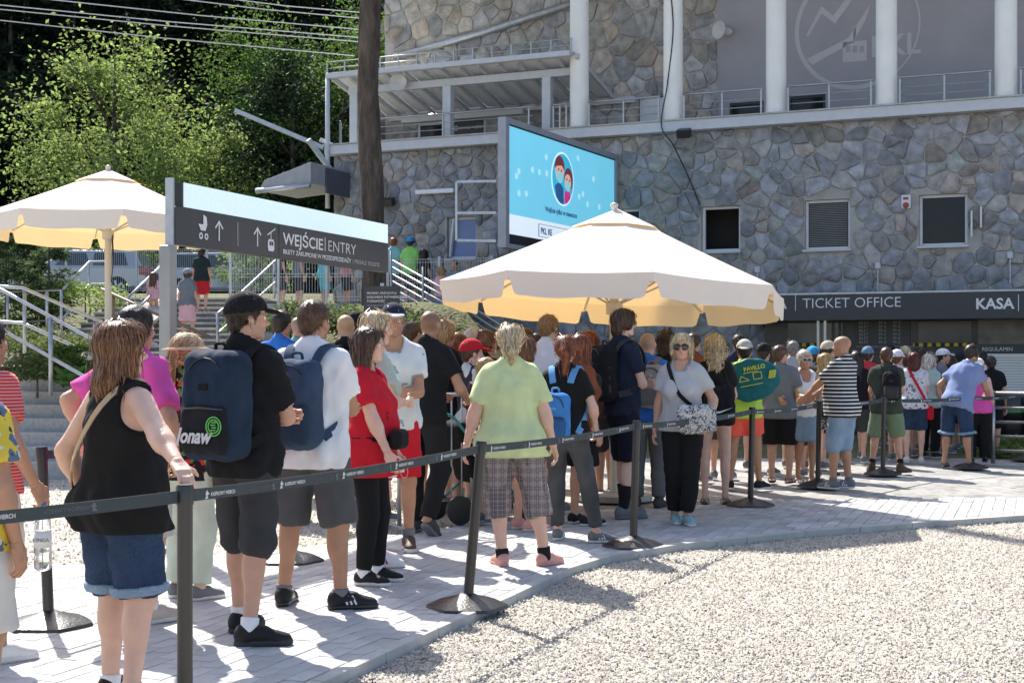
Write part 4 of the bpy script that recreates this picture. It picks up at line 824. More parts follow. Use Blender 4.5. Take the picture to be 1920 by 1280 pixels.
for i in range(26):
    a = rs_.uniform(0, 6.28); l_ = rs_.uniform(.22, .42); e = rs_.uniform(.3, 1.1); d = Vector((math.cos(a) * math.cos(e), math.sin(a) * math.cos(e), math.sin(e))); s_ = d.cross(Vector((0, 0, 1))).normalized(); mb = MB(); w = l_ * .3; o = d * .08; dn = Vector((0, 0, -.16 * l_))
    mb.add([o, o + d * l_ * .35 + s_ * w, o + d * l_ * .35, o + d * l_ * .35 - s_ * w, o + d * l_ * .75 + s_ * w * .7 + dn * .5, o + d * l_ * .75 + dn * .3, o + d * l_ * .75 - s_ * w * .7 + dn * .5, o + d * l_ + dn * 1.2], [(0, 1, 2), (0, 2, 3), (1, 4, 5, 2), (2, 5, 6, 3), (4, 7, 5), (5, 7, 6)]); mb.build('leaf', LEAF['hosta'], hr_)
pt = empty('pine_tree', (-2.60, 25.6, 1.8), 0, 'tall bare brown pine trunk in front of the stone building', 'tree'); rs_ = random.Random(3); pts = []; rad = []
rsn = np.random.RandomState(3); nr_, na_ = 150, 40; zz = np.linspace(0, 28, nr_)[:, None]; aa = np.linspace(0, 2 * math.pi, na_, endpoint=False)[None]; rad_ = (.222 - zz * .0052) * (1 + .05 * np.sin(zz * 2.3 + 2 * aa) + .035 * np.sin(zz * 5.1 - 3 * aa) + .06 * rsn.uniform(-1, 1, (nr_, na_)) * (np.sin(aa * 11 + 3 * np.sin(zz * 1.7)) > -.2))
VV = np.stack([np.cos(aa) * rad_ + .06 * np.sin(zz * 1.0), np.sin(aa) * rad_ + .05 * np.cos(zz * 1.4), zz + 0 * aa], -1).reshape(-1, 3); i0_ = (np.arange(nr_ - 1)[:, None] * na_ + np.arange(na_)[None]); i1_ = (np.arange(nr_ - 1)[:, None] * na_ + (np.arange(na_)[None] + 1) % na_); npmesh('trunk', VV, np.stack([i0_, i1_, i1_ + na_, i0_ + na_], -1).reshape(-1, 4), BARK, pt, smooth=False)
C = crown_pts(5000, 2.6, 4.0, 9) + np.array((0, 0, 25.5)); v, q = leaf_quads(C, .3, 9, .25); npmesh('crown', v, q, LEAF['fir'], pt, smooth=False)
# ---------------------------------------------------------------- building (local frame: x along the front to the right, y into the house)
FA = math.atan2(-.400, .917); F0 = Vector((9.6, 26, 0)); bld = empty('stone_building', F0, FA, 'large mountain cableway building of grey fieldstone with white columns and balcony', 'building')
def fac(px, py, o=0.0):                                     # photo pixel -> (x, z) on the local plane y = o
    a = (px - 960) / FPX; X = Vector((math.cos(FA), math.sin(FA))); Y = Vector((-math.sin(FA), math.cos(FA))); b0 = Vector((F0.x, F0.y)) + Y * o
    # b0 + X s = t (a,1)
    t = (b0.x * X.y - b0.y * X.x) / (a * X.y - X.x); s = (t * a - b0.x) / X.x; return s, CH - (py - HZ) / FPX * t
MORT = mat('wall_mortar', (.36, .345, .32), rough=.95, var=.2, nscale=3, bump=.6, bscale=30, bdist=.02)
STONE = mat('fieldstone', rough=.82, vcol=True, var=.38, nscale=5.5, bump=.9, bscale=17, bdist=.03, spec=.35)
WHITE = mat('white_render', (.78, .77, .72), rough=.8, var=.06, nscale=2, bump=.15, bscale=40); WFRAME = mat('white_frame', (.62, .64, .66), rough=.45, var=.05)
GLASS = mat('window_glass', (.018, .02, .022), rough=.08, spec=.25, var=.1); INSIDE = mat('dark_room', (.03, .028, .026), rough=.9)
PLAST = mat('grey_lilac_plaster', (.325, .32, .342), rough=.9, var=.07, nscale=1.5, bump=.2, bscale=50)
def rect_wall(name, x0, x1, z0, z1, y, holes, m, parent, dep=.3):
    xs = sorted({x0, x1, *[h[0] for h in holes], *[h[1] for h in holes]}); zs = sorted({z0, z1, *[h[2] for h in holes], *[h[3] for h in holes]}); mb = MB()
    for a, b in zip(xs, xs[1:]):
        for c, d in zip(zs, zs[1:]):
            if any(h[0] <= a and b <= h[1] and h[2] <= c and d <= h[3] for h in holes): continue
            mb.add([(a, y, c), (b, y, c), (b, y, d), (a, y, d)], [(0, 1, 2, 3)])
    for a, b, c, d in holes: mb.add([(a, y, c), (b, y, c), (b, y, d), (a, y, d), (a, y + dep, c), (b, y + dep, c), (b, y + dep, d), (a, y + dep, d)], [(0, 4, 5, 1), (1, 5, 6, 2), (2, 6, 7, 3), (3, 7, 4, 0)])
    return mb.build(name, m, parent)
def clip_half(poly, px, pz, nx, nz):                        # keep side where (p-P).n <= 0
    out = []
    for i in range(len(poly)):
        a, b = poly[i], poly[(i + 1) % len(poly)]; da = (a[0] - px) * nx + (a[1] - pz) * nz; db = (b[0] - px) * nx + (b[1] - pz) * nz
        if da <= 0: out.append(a)
        if da * db < 0: t = da / (da - db); out.append((a[0] + (b[0] - a[0]) * t, a[1] + (b[1] - a[1]) * t))
    return out
ALLST = []
def stone_field(x0, x1, z0, z1, y, holes, cell, seed, vis, warm=0.0, lay=.8):
    rs = random.Random(seed); nx, nz = int((x1 - x0) / cell), int((z1 - z0) / (cell * lay)); S = {}
    for i in range(-1, nx + 1):
        for j in range(-1, nz + 1): S[i, j] = (x0 + (i + .5 * (j % 2) + rs.uniform(.08, .92)) * cell, z0 + (j + rs.uniform(.1, .9)) * cell * lay)
    for key in [k for k in sorted(S) if rs.random() < .17]: S.pop(key)
    for (i, j), p in S.items():
        if any(h[0] - .03 < p[0] < h[1] + .03 and h[2] - .03 < p[1] < h[3] + .03 for h in holes) or not (x0 - .1 < p[0] < x1 + .1 and z0 - .1 < p[1] < z1 + .1): continue
        poly = [(x0, z0), (x1, z0), (x1, z1), (x0, z1)]
        for di in range(-4, 5):
            for dj in range(-4, 5):
                q = S.get((i + di, j + dj))
                if q is None or q == p or len(poly) < 3: continue
                poly = clip_half(poly, (p[0] + q[0]) / 2, (p[1] + q[1]) / 2, q[0] - p[0], q[1] - p[1])
        for h in holes:
            if len(poly) > 2 and max(a[0] for a in poly) > h[0] and min(a[0] for a in poly) < h[1] and max(a[1] for a in poly) > h[2] and min(a[1] for a in poly) < h[3]:
                if p[0] < h[0]: poly = clip_half(poly, h[0], 0, 1, 0)
                elif p[0] > h[1]: poly = clip_half(poly, h[1], 0, -1, 0)
                elif p[1] < h[2]: poly = clip_half(poly, 0, h[2], 0, 1)
                else: poly = clip_half(poly, 0, h[3], 0, -1)
        if len(poly) < 3: continue
        ar = abs(sum(a[0] * b[1] - b[0] * a[1] for a, b in zip(poly, poly[1:] + poly[:1]))) / 2
        if ar < .008: continue
        cx = sum(a[0] for a in poly) / len(poly); cz = sum(a[1] for a in poly) / len(poly); pp = []
        for a, b in zip(poly, poly[1:] + poly[:1]): pp += [(a[0] * .86 + b[0] * .14, a[1] * .86 + b[1] * .14), (a[0] * .14 + b[0] * .86, a[1] * .14 + b[1] * .86)]
        R0 = math.sqrt(ar / math.pi); g = max(.6, 1 - .010 / R0); n = len(pp); vs = []; pr = rs.uniform(.028, .070)
        for sc, dy in ((g, .004), (g * .95, -pr * .6), (g * .70, -pr * .9)):
            for a in pp: vs.append((cx + (a[0] - cx) * sc + (rs.uniform(-.012, .012) if sc < g else 0), y + dy + (rs.uniform(-.010, .010) if dy < 0 else 0), cz + (a[1] - cz) * sc + (rs.uniform(-.012, .012) if sc < g else 0)))
        vs.append((cx, y - pr * 1.15 + rs.uniform(-.012, .012), cz)); fs = []
        for r_ in range(2):
            for k in range(n): fs.append((r_ * n + k, r_ * n + (k + 1) % n, (r_ + 1) * n + (k + 1) % n, (r_ + 1) * n + k))
        fs += [(2 * n + k, 2 * n + (k + 1) % n, 3 * n) for k in range(n)]
        t = rs.random() * .9; b = rs.uniform(.20, .36); c = (b * .96, b * .99, b * 1.06) if t < .5 else ((b * 1.02, b, b * .95) if t < .8 else ((b * 1.10, b * .98, b * .89) if t < .88 else (b * .92, b * 1.02, b * .95)))
        c = tuple(min(.6, ci * (1 + warm * wi)) for ci, wi in zip(c, (1.0, .75, .35)))
        ALLST.append((vis(cx, cz) * ar, vs, fs, c))
wins = []
for a, b, c, d in ((1315, 388, 1388, 470), (1509, 376, 1594, 466), (1723, 366, 1814, 459), (838, 408, 893, 484), (1165, 392, 1200, 470)):
    x0, z1 = fac(a, b); x1, z0 = fac(c, d); wins.append((x0, x1, z0, z1))
XL = fac(627, 300)[0]; ZB = fac(1060, 264)[1]; ZT = ZB + .21; XR = 7.0; YB = 2.3
wall = rect_wall('wall', XL, XR, -.1, ZB, 0, wins, MORT, bld)
MB().add([(XL, 0, -.1), (XL, 9, -.1), (XL, 9, 11.2), (XL, 0, ZB)], [(0, 3, 2, 1)]).build('side_wall', MORT, bld)
XG = fac(1345, 100, YB)[0]; XUL = fac(722, 150, YB)[0]
dx0, dz1 = fac(1196, 183, YB); dx1, _ = fac(1247, 183, YB); uw = []
for a, b, c, d in ((783, 232, 832, 285), (846, 222, 910, 285)):
    x0, z1 = fac(a, b, YB); x1, z0 = fac(c, d, YB); uw.append((x0, x1, ZT + .25, z1))
uwall = rect_wall('upper_wall', XUL, XG, ZT, 11.2, YB, uw + [(dx0, dx1, ZT + .02, dz1)], MORT, bld)
gl = [(fac(1368, 195, YB)[0], fac(1432, 195, YB)[0], ZT + .35, fac(1400, 200, YB)[1] + .1), (fac(1478, 190, YB)[0], fac(1548, 190, YB)[0], ZT + .35, fac(1510, 188, YB)[1] + .1)]
rect_wall('plaster_wall', XG, XR, ZT, 11.2, YB, gl, PLAST, bld)
stone_field(XL, XR, -.05, ZB, 0, wins, .315, 11, lambda x, z: 1.0 if z > 2.6 and x < 1 else .15)
stone_field(XUL, XG, ZT, 11.2, YB, uw + [(dx0, dx1, ZT, dz1)], .40, 12, lambda x, z: .8 if z < 9.2 else .1, warm=.22, lay=.9)
ALLST.sort(key=lambda t: -t[0]); rest = MB()
for i, (k, vs, fs, c) in enumerate(ALLST):
    if i < 300: MB().add(vs, fs, c).build('stone', STONE, wall if vs[-1][1] < 1 else uwall, 'auto')
    else: rest.add(vs, fs, c)
stuff(rest.build('stonework', STONE, wall, 'auto'))
MB().box(XL, XR, .8, 9, -.1, ZB - .1).build('interior', INSIDE, bld)
MB().box(XUL, XR, YB + .8, 9, ZT + .1, 11).build('upper_interior', INSIDE, bld)
for i, (x0, x1, z0, z1) in enumerate(wins):
    w = .055; wf = MB()
    for a in ((x0, x0 + w, z0, z1), (x1 - w, x1, z0, z1), (x0 + w, x1 - w, z1 - w, z1), (x0 + w, x1 - w, z0, z0 + w)): wf.box(a[0] + .002, a[1] - .002, .10, .17, a[2] + .002, a[3] - .002)
    fo = wf.build('window', WFRAME, bld)
    if i: MB().box(x0 + w, x1 - w, .13, .14, z0 + w, z1 - w).build('pane', GLASS if i != 3 else mat('sky_blue_blind', (.16, .22, .42), rough=.25, var=.05), fo)
    MB().box(x0 - .03, x1 + .03, -.10, .10, z0 - .045, z0 - .003).build('sill', PAINTG, fo)
    if i == 1:
        for k in range(24): zz = z0 + .08 + k * (z1 - z0 - .14) / 24; MB().box(x0 + .07, x1 - .07, .108, .128, zz, zz + .016).build('blind_slat', mat('blind_grey', (.16, .17, .16), rough=.6), fo)
    if i == 3: MB().bar((x0 + .05, .06, z0 + .05), (x0 + .16, .02, z1 - .05), .05).build('tilted_sash', WFRAME, fo)
for x0, x1, z0, z1 in uw + gl:
    wf = MB(); w = .06
    for a in ((x0, x0 + w, z0, z1), (x1 - w, x1, z0, z1), (x0 + w, x1 - w, z1 - w, z1), (x0 + w, x1 - w, z0, z0 + w)): wf.box(a[0] + .002, a[1] - .002, YB + .02, YB + .12, a[2] + .002, a[3] - .002)
    fo = wf.build('window', WFRAME if x1 < XG else BLACKP, bld); MB().box(x0 + w, x1 - w, YB + .06, YB + .07, z0 + w, z1 - w).build('pane', GLASS, fo)
do = MB().box(dx0 + .02, dx1 - .02, YB + .08, YB + .14, ZT + .02, dz1 - .02).build('door', WFRAME, bld); MB().box(dx0 + .06, dx0 + .10, YB + .03, YB + .08, ZT + 1.0, ZT + 1.04).build('handle', BRUSHED, do)
p0 = fac(763, 210, YB); p1 = fac(990, 205, YB); MB().box(p0[0], fac(925, 200, YB)[0], YB - .06, YB - .003, uw[0][3] + .02, uw[0][3] + .36).build('lintel_board', WHITE, bld)
bb = MB().box(p0[0], p1[0], YB - .32, YB - .065, uw[0][3] - .02, uw[0][3] + .16).build('blind_box', PAINTG, bld, bevel=.02)
nz = MB().box(uw[1][0] + .05, uw[1][1] - .05, YB + .005, YB + .018, uw[1][3] - .42, uw[1][3] - .08).build('notice', DARKP, bld); text('ZAKAZ WEJŚCIA', .085, LETTER, bld, face_M((uw[1][0] + .22, YB + .003, uw[1][3] - .28), (1, 0, 0)))
flat(ring(.045, .06, n=20), LETTER, bld, face_M((uw[1][0] + .13, YB + .003, uw[1][3] - .25), (1, 0, 0)), 'prohibition_mark')
MB().box(XL - .1, XR, -.28, 0 - .003, ZB, ZT).build('balcony_fascia', PAINTG, bld, bevel=.01); MB().box(XL - .1, XR, 0, YB, ZB + .02, ZT - .01).build('balcony_floor', CONC, bld); MB().box(XL - .13, XR, -.31, -.1, ZT + .001, ZT + .03).build('balcony_coping', CONC, bld)
MB().box(XUL, XR, -.6, 9, 11.2, 11.6).build('roof_slab', WHITE, bld); cols_px = [1086, 1262, 1455, 1662, 1886, 2130]
for px in cols_px: MB().lathe([(.215, ZT + .03), (.215, ZT + .1), (.205, ZT + .2), (.195, 11.19)], 28, (fac(px, 200, .05)[0], .06, 0)).build('column', WHITE, bld, 'auto')
xs = [fac(p, 200, .0)[0] for p in (660, 1022)] + [fac(px, 200)[0] for px in cols_px]; xs.sort(); xs = [XL] + [x for x in xs if x > XL]
for k, (a, b) in enumerate(zip(xs, xs[1:])):
    a += .24; b -= .24
    for zz, rr_ in ((.20, .010), (.36, .010), (.55, .022)): MB().tube([(a, -.12, ZT + zz), (b, -.12, ZT + zz)], rr_, 6).build('balcony_rail', BRUSHED, bld, True)
    for i in range(3): x = a + (b - a) * (i * .48 + .02); MB().bar((x, -.12, ZT + .03), (x, -.12, ZT + .53), .035).build('balcony_post', BRUSHED, bld)
# logo on the plaster
cx, cz = fac(1606, 52, YB - .01); k_ = 2600 / fac(1606, 52, YB)[0] if False else 1; LG = mat('faded_logo', (.45, .45, .46), rough=.9, var=.03)
def lp(px, py): x, z = fac(px, py, YB - .006); return (x - cx, z - cz)
lm = face_M((cx, YB - .006, cz), (1, 0, 0)); rad = abs(lp(1490, 52)[0]); flat(ring(rad * .93, rad, 95, 300, 50), LG, bld, lm, 'logo_ring'); flat(ring(rad * .97, rad, -60, 60, 40), LG, bld, lm, 'logo_arc')
flat([lp(*p) for p in ((1515, 70), (1541, 26), (1566, 45), (1612, -20), (1600, -20), (1562, 30), (1540, 12), (1512, 66))][::-1], LG, bld, lm, 'logo_ridge'); flat([lp(*p) for p in ((1512, 112), (1590, 72), (1632, 8), (1622, 40), (1600, 80), (1524, 122))][::-1], LG, bld, lm, 'logo_rope')
flat([lp(*p) for p in ((1580, 80), (1625, 76), (1625, 114), (1580, 118))][::-1], LG, bld, lm, 'logo_cabin'); flat([lp(*p) for p in ((1600, 50), (1605, 50), (1605, 80), (1600, 80))][::-1], LG, bld, lm, 'logo_hanger')
for q in (1586, 1599, 1612): flat([lp(q, 87), lp(q + 8, 86), lp(q + 8, 98), lp(q, 99)][::-1], PLAST, bld, face_M((cx, YB - .010, cz), (1, 0, 0)), 'logo_window')
x_, z_ = fac(1632, 107, YB - .006); text('PKL', .62, LG, bld, face_M((x_, YB - .006, z_), (1, 0, 0)), bold=.012)
# pergola over the left end of the balcony
def pg(px, py, o): x, z = fac(px, py, o); return Vector((x, o, z))
A0, A1 = pg(615, 140, -.25), pg(1072, 95, -.25); zt = (A0.z + A1.z) / 2; per = empty('pergola', (0, 0, 0)); per.parent = bld; bpy.data.objects.remove(per)
def part(name, mb, m, **k): return mb.build(name, m, bld, **k)
part('pergola_gutter', MB().box(A0.x, A1.x, -.38, -.22, zt - .12, zt), PAINTG, bevel=.02); part('pergola_beam', MB().box(A0.x + .3, A1.x + .1, .15, .27, zt - .42, zt - .26), PAINTG); part('wall_beam', MB().box(pg(735, 190, YB).x, A1.x + .6, YB - .16, YB - .06, zt - .72, zt - .58), PAINTG)
TRL = mat('translucent_sheet', (.75, .77, .78), rough=.5, var=.05)
nb = 13
for k in range(nb + 1):
    x = A0.x + .1 + (A1.x - A0.x) * k / nb; part('rafter', MB().bar((x, -.22, zt - .10), (x, YB - .08, zt - .62), .06, .10), PAINTG)
    if k < nb: part('roof_sheet', MB().bar((x + (A1.x - A0.x) / nb / 2, -.3, zt - .02), (x + (A1.x - A0.x) / nb / 2, YB - .1, zt - .54), (A1.x - A0.x) / nb - .07, .012), TRL)
for px in (660, 835, 1022): x = fac(px, 200, .05)[0]; part('pergola_post', MB().box(x - .1, x + .1, .1, .3, ZT + .02, zt - .42), PAINTG, bevel=.01)
part('downpipe', MB().tube([(A0.x + .02, -.3, zt - .1), (A0.x + .02, -.3, 4.9)], .055, 10), PAINTG, smooth=True)
for k in range(14): x = A0.x + (A1.x - A0.x) * k / 13; part('guard_post', MB().bar((x, -.28, zt), (x, -.28, zt + .27), .03), STEEL)
for zz in (.12, .26): part('guard_rail', MB().tube([(A0.x, -.28, zt + zz), (A1.x, -.28, zt + zz)], .014, 6), BRUSHED, smooth=True)
part('diagonal_pipe', MB().tube([pg(1075, 6, YB - .12), pg(905, 62, YB - .12), pg(740, 108, YB - .12)], .085, 12), STEEL, smooth=True)
def wall_lamp(label, px, py, o, L): p = pg(px, py, o); r = empty('tube_lamp', bld.matrix_world @ p if False else F0 + Matrix.Rotation(FA, 3, 'Z') @ p, FA, label, 'lamp'); MB().box(0, L, -.06, .05, -.05, .05).build('diffuser', mat('lamp_white', (.75, .76, .76), rough=.4, var=.02), r, bevel=.02); MB().box(.1, L - .1, .052, .085, -.03, .03).build('backplate', PAINTG, r)
wall_lamp('long white tube lamp on the stone wall above the tilted window', 780, 361, -.14, .95); wall_lamp('white tube lamp under the pergola end beside a column', 1046, 171, YB - .14, 1.1)
def flood(label, px, py, o): p = F0 + Matrix.Rotation(FA, 3, 'Z') @ pg(px, py, o); r = empty('floodlight', p, FA, label, 'lamp'); MB().box(-.14, .14, -.12, .06, -.09, .08, Matrix.Rotation(.4, 4, 'X')).build('housing', BLACKP, r, bevel=.015); MB().box(-.02, .02, .03, .16, -.02, .02).build('bracket', BLACKP, r)
flood('black floodlight on the stone wall beside the pine trunk', 729, 378, -.18); flood('small black floodlight under the balcony edge beside a column', 1283, 249, -.42)
def horn(label, px, py, o, rz): p = F0 + Matrix.Rotation(FA, 3, 'Z') @ pg(px, py, o); r = empty('horn_speaker', p, FA + rz, label, 'speaker'); Mx = Matrix.Rotation(R(90), 3, 'X'); MB().lathe([(.04, -.25), (.09, -.22), (.10, -.02), (.19, .10), (.195, .11), (.16, .10), (.03, .0)], 20, (0, 0, 0), Mx).build('horn', mat('horn_grey', (.55, .55, .54), rough=.5), r, 'auto'); MB().box(-.03, .03, -.02, .28, .09, .13).build('bracket', STEEL, r)
horn('grey horn loudspeaker hanging under the pergola roof', 748, 156, .0, .3); horn('pale horn loudspeaker on the lilac plaster wall', 1354, 58, YB - .3, -.5)
cab = [pg(1258, -10, -.16), pg(1262, 60, -.15), pg(1251, 160, -.16), pg(1240, 235, -.34), pg(1262, 272, -.3), pg(1290, 330, -.07), pg(1312, 384, -.05)]
tag(MB().tube([F0 + Matrix.Rotation(FA, 3, 'Z') @ Vector(p) for p in spline(cab, 40)], .014, 5).build('cable', BLACKP), 'black cable hanging from a column down to the open window', 'cable')
al = F0 + Matrix.Rotation(FA, 3, 'Z') @ pg(1699, 378, -.04); ar_ = empty('alarm_box', al, FA, 'white alarm sounder with a red lamp beside the dark window', 'alarm'); MB().box(-.09, .09, -.05, .03, -.14, .13).build('case', WFRAME, ar_, bevel=.02); MB().lathe([(.06, 0), (.05, .03)], 16, (0, -.05, -.075), Matrix.Rotation(R(90), 3, 'X')).build('lamp_lens', mat('red_lens', (.30, .02, .02), rough=.2), ar_); MB().box(-.05, .05, -.054, -.05, .03, .08).build('red_print', mat('red_lens', (0, 0, 0)), ar_)
an = empty('antenna', F0 + Matrix.Rotation(FA, 3, 'Z') @ pg(1822, 420, -.06), FA, 'pair of white rod antennas with a cable beside the dark window', 'antenna')
for x in (0, .17): MB().box(x - .018, x + .018, -.05, .0, -.25 + x, .25 + x * .4).build('rod', WFRAME, an, bevel=.008)
MB().tube([(.02 + .07 * math.cos(a), -.03, -.02 + .09 * math.sin(a)) for a in np.linspace(0, 6.28, 20)], .008, 5).build('cable_loop', BLACKP, an)
for i, (px, py) in enumerate(((1420, 505), (1646, 498), (1894, 478))):
    p = F0 + Matrix.Rotation(FA, 3, 'Z') @ pg(px, py, -.07); r = empty('junction_box', p, FA, 'small grey junction box with a thin conduit low on the stone wall', 'junction box', 'junction boxes on the stone wall'); MB().box(-.05, .05, -.03, .04, -.06, .06).build('case', PAINTG, r, bevel=.006); MB().box(-.01, .01, -.01, .02, -.55, -.061).build('conduit', PAINTG, r)
# ticket office canopy
OF = -1.1; tx0, tz1 = fac(1385, 552, OF); tx1, tz0 = fac(1920, 598, OF); tx1 += 5; tk = empty('ticket_office', F0, FA, 'dark ticket office front with a long lettered canopy and notice boards', 'ticket office'); tz1 = fac(1700, 548, OF)[1]; tz0 = fac(1700, 599, OF)[1]
MB().box(tx0, tx1, OF, -.06, tz0, tz1).build('canopy', DARKP, tk, bevel=.008); MB().box(tx0, tx1, OF - .012, OF - .002, tz1 - .012, tz1 + .02).build('edge_trim', STEEL, tk)
MB().box(tx0 + .3, tx1, -.16, -.06, 0, tz0 - .002).build('front_panel', mat('near_black', (.014, .014, .015), rough=.3, var=.2), tk)
for a, b, c in ((1411, 'KASA', 1), (1829, 'KASA', 1)):
    x, z = fac(a, 579, OF); sz = .27; text(b, sz, LETTER, tk, face_M((x, OF - .006, z), (1, 0, 0)), bold=.007); x2 = fac(a + 80, 579, OF)[0]; MB().box(x2, x2 + .012, OF - .008, OF - .003, z - .05, z + .25).build('divider', LETTER, tk); text('TICKET OFFICE', sz, LETGREY if False else LETTER, tk, face_M((x2 + .14, OF - .006, z), (1, 0, 0)), bold=-.002)
def board(name, a, b, c, d, m, o=-.20): x0, z1 = fac(a, b, o); x1, z0 = fac(c, d, o); return MB().box(x0, x1, o, -.161, z0, z1).build(name, m, tk), (x0, x1, z0, z1)
board('window_glazing', 1478, 606, 1580, 642, mat('office_glass', (.10, .105, .11), rough=.08, spec=.8, var=.3, nscale=1.5)); bm, (x0, x1, z0, z1) = board('price_board', 1600, 600, 1706, 656, DARKP)
for r_ in range(6):
    for c_, t_ in ((.1, 'BILET'), (.45, '89 zł'), (.70, '99 zł')): text(t_, .075, LETGREY, tk, face_M((x0 + (x1 - x0) * c_, -.205, z1 - .08 - r_ * .075), (1, 0, 0)))
text('GODZINY OTWARCIA KOLEI | RAILWAY OPENING HOURS', .048, LETGREY, tk, face_M((x0 + .05, -.205, z0 + .05), (1, 0, 0)))
board('poster', 1722, 603, 1822, 642, mat('poster_dark', (.06, .058, .055), rough=.25, var=.4, nscale=3)); board('stone_poster', 1834, 600, 1925, 648, mat('poster_stone', (.12, .105, .085), rough=.3, var=.5, nscale=4))
HAZ = mat('hazard_tape', (.55, .42, .02), rough=.6, stripes=(0, .16, .5, (.01, .01, .01)))
for a, c in ((1482, 1585), (1712, 1826)): board('hazard_strip', a, 643, c, 649, HAZ, -.21)
rb, (x0, x1, z0, z1) = board('rules_board', 1830, 663, 1990, 760, WHITE); hb, hb_ = board('rules_header', 1820, 645, 1990, 662, DARKP, -.215); text('REGULAMIN', .10, LETTER, tk, face_M((hb_[0] + .2, -.22, hb_[2] + .045), (1, 0, 0)))
rt = random.Random(2)
for k in range(16):
    zz = z1 - .08 - k * .05; MB().box(x0 + .1, x0 + .1 + rt.uniform(.7, 1.3), -.2045, -.201, zz, zz + .012).build('text_line', LETGREY, tk)
for px in (1532, 1545): x = fac(px, 620, OF)[0]; MB().box(x - .025, x + .025, OF + .1, OF + .16, 0, tz0 - .001).build('canopy_post', BRUSHED, tk)
# small gutter roof and slanted arm at the left corner
kr = empty('lean_to_roof', at(640, 352, 31.4), FA, 'small grey metal lean-to roof with gutter at the building corner', 'roof'); MB().prism([(-1.35, -.15), (0, -.05), (0, .42), (-1.2, .08)], -1.3, .3).build('roof_cover', mat('grey_sheet', (.30, .31, .33), rough=.5), kr, bevel=.01); MB().tube([(-1.38, -1.34, -.16), (0, -1.34, -.10)], .06, 8).build('gutter', STEEL, kr, True); MB().box(.002, .05, -.7, .3, -.2, .36).build('end_board', mat('dark_sheet', (.07, .08, .10), rough=.5), kr)
sa_ = empty('metal_boom', at(605, 270, 31.6), 0, 'slanted galvanised metal boom sticking out from the building corner', 'boom'); o_ = at(605, 270, 31.6)
for a, b, w in (((440, 207, 31), (606, 277, 31.6), .09), ((578, 262, 31.3), (628, 330, 31.7), .10), ((600, 262, 31.8), (650, 285, 32), .09)): MB().bar(at(*a) - o_, at(*b) - o_, w).build('beam', STEEL, sa_)
# wires
WIRE = mat('wire', (.62, .62, .62), rough=.4, metal=.3); wr_ = [((-60, 12), (690, 80)), ((-60, 4), (690, 72)), ((-60, 32), (665, 105)), ((60, -4), (690, 57)), ((300, -6), (690, 36)), ((380, -8), (690, 25))]
for i, (a, b) in enumerate(wr_):
    tag(MB().tube([at(a[0], a[1], 33), at((a[0] + b[0]) / 2, (a[1] + b[1]) / 2 + 3, 33), at(b[0], b[1], 33)], .014, 5).build('overhead_wire', WIRE), 'pale overhead wire strung across the dark wood', 'wire', 'overhead wires')
# ---------------------------------------------------------------- LED wall screen
sL, sR = Vector((-.10, 24.5, 0)), Vector((2.24, 29.15, 0)); L_ = (sR - sL).length; u = (sR - sL).normalized(); rzs = math.atan2(u.y, u.x); z0, z1 = 3.43, 5.74
scr = empty('led_screen', (sL.x, sL.y, z0), rzs, 'large outdoor LED screen showing two masked cartoon faces, mounted on the stone wall', 'screen'); FR = mat('screen_frame', (.30, .32, .36), rough=.5, metal=.3, var=.1); hh_ = z1 - z0
LEDB = mat('led_blue', (.16, .55, .72), rough=.5, emit=.36, var=.10, nscale=1.2); LEDW = mat('led_white', (.72, .80, .85), rough=.5, emit=.35, var=.05)
for a in ((-.02, .12, 0, hh_), (L_ - .12, L_, 0, hh_), (.12, L_ - .12, hh_ - .1, hh_), (.12, L_ - .12, 0, .08)): MB().box(a[0], a[1], 0, .16, a[2], a[3]).build('frame', FR, scr)
MB().box(.12, L_ - .12, .05, .15, .08, hh_ - .1).build('cabinet', BLACKP, scr); MB().box(.15, L_ - .15, .035, .049, .62, hh_ - .13).build('display', LEDB, scr); MB().box(.15, L_ - .15, .036, .0485, .26, .615).build('display_strip', LEDW, scr)
SM = lambda x, z, y=.032: face_M((x, y, z), (1, 0, 0))
def disc(cx_, cz_, rx, rz, n=28, a0=0, a1=360): return [(cx_ + rx * math.cos(R(a0 + (a1 - a0) * k / n)), cz_ + rz * math.sin(R(a0 + (a1 - a0) * k / n))) for k in range(n if a1 - a0 == 360 else n + 1)]
def led(n_, c, e=.35): return mat('led_' + n_, c, emit=e, rough=.5, var=.02)
K7 = Matrix.Scale(.74, 4); M0 = SM(2.46, 1.49) @ K7
flat(disc(0, 0, .70, .70), led('ring', (.75, .85, .9)), scr, M0, 'picture_ring'); flat(disc(0, 0, .655, .655), led('disc', (.03, .42, .62)), scr, SM(2.46, 1.49, .029) @ K7, 'picture_disc')
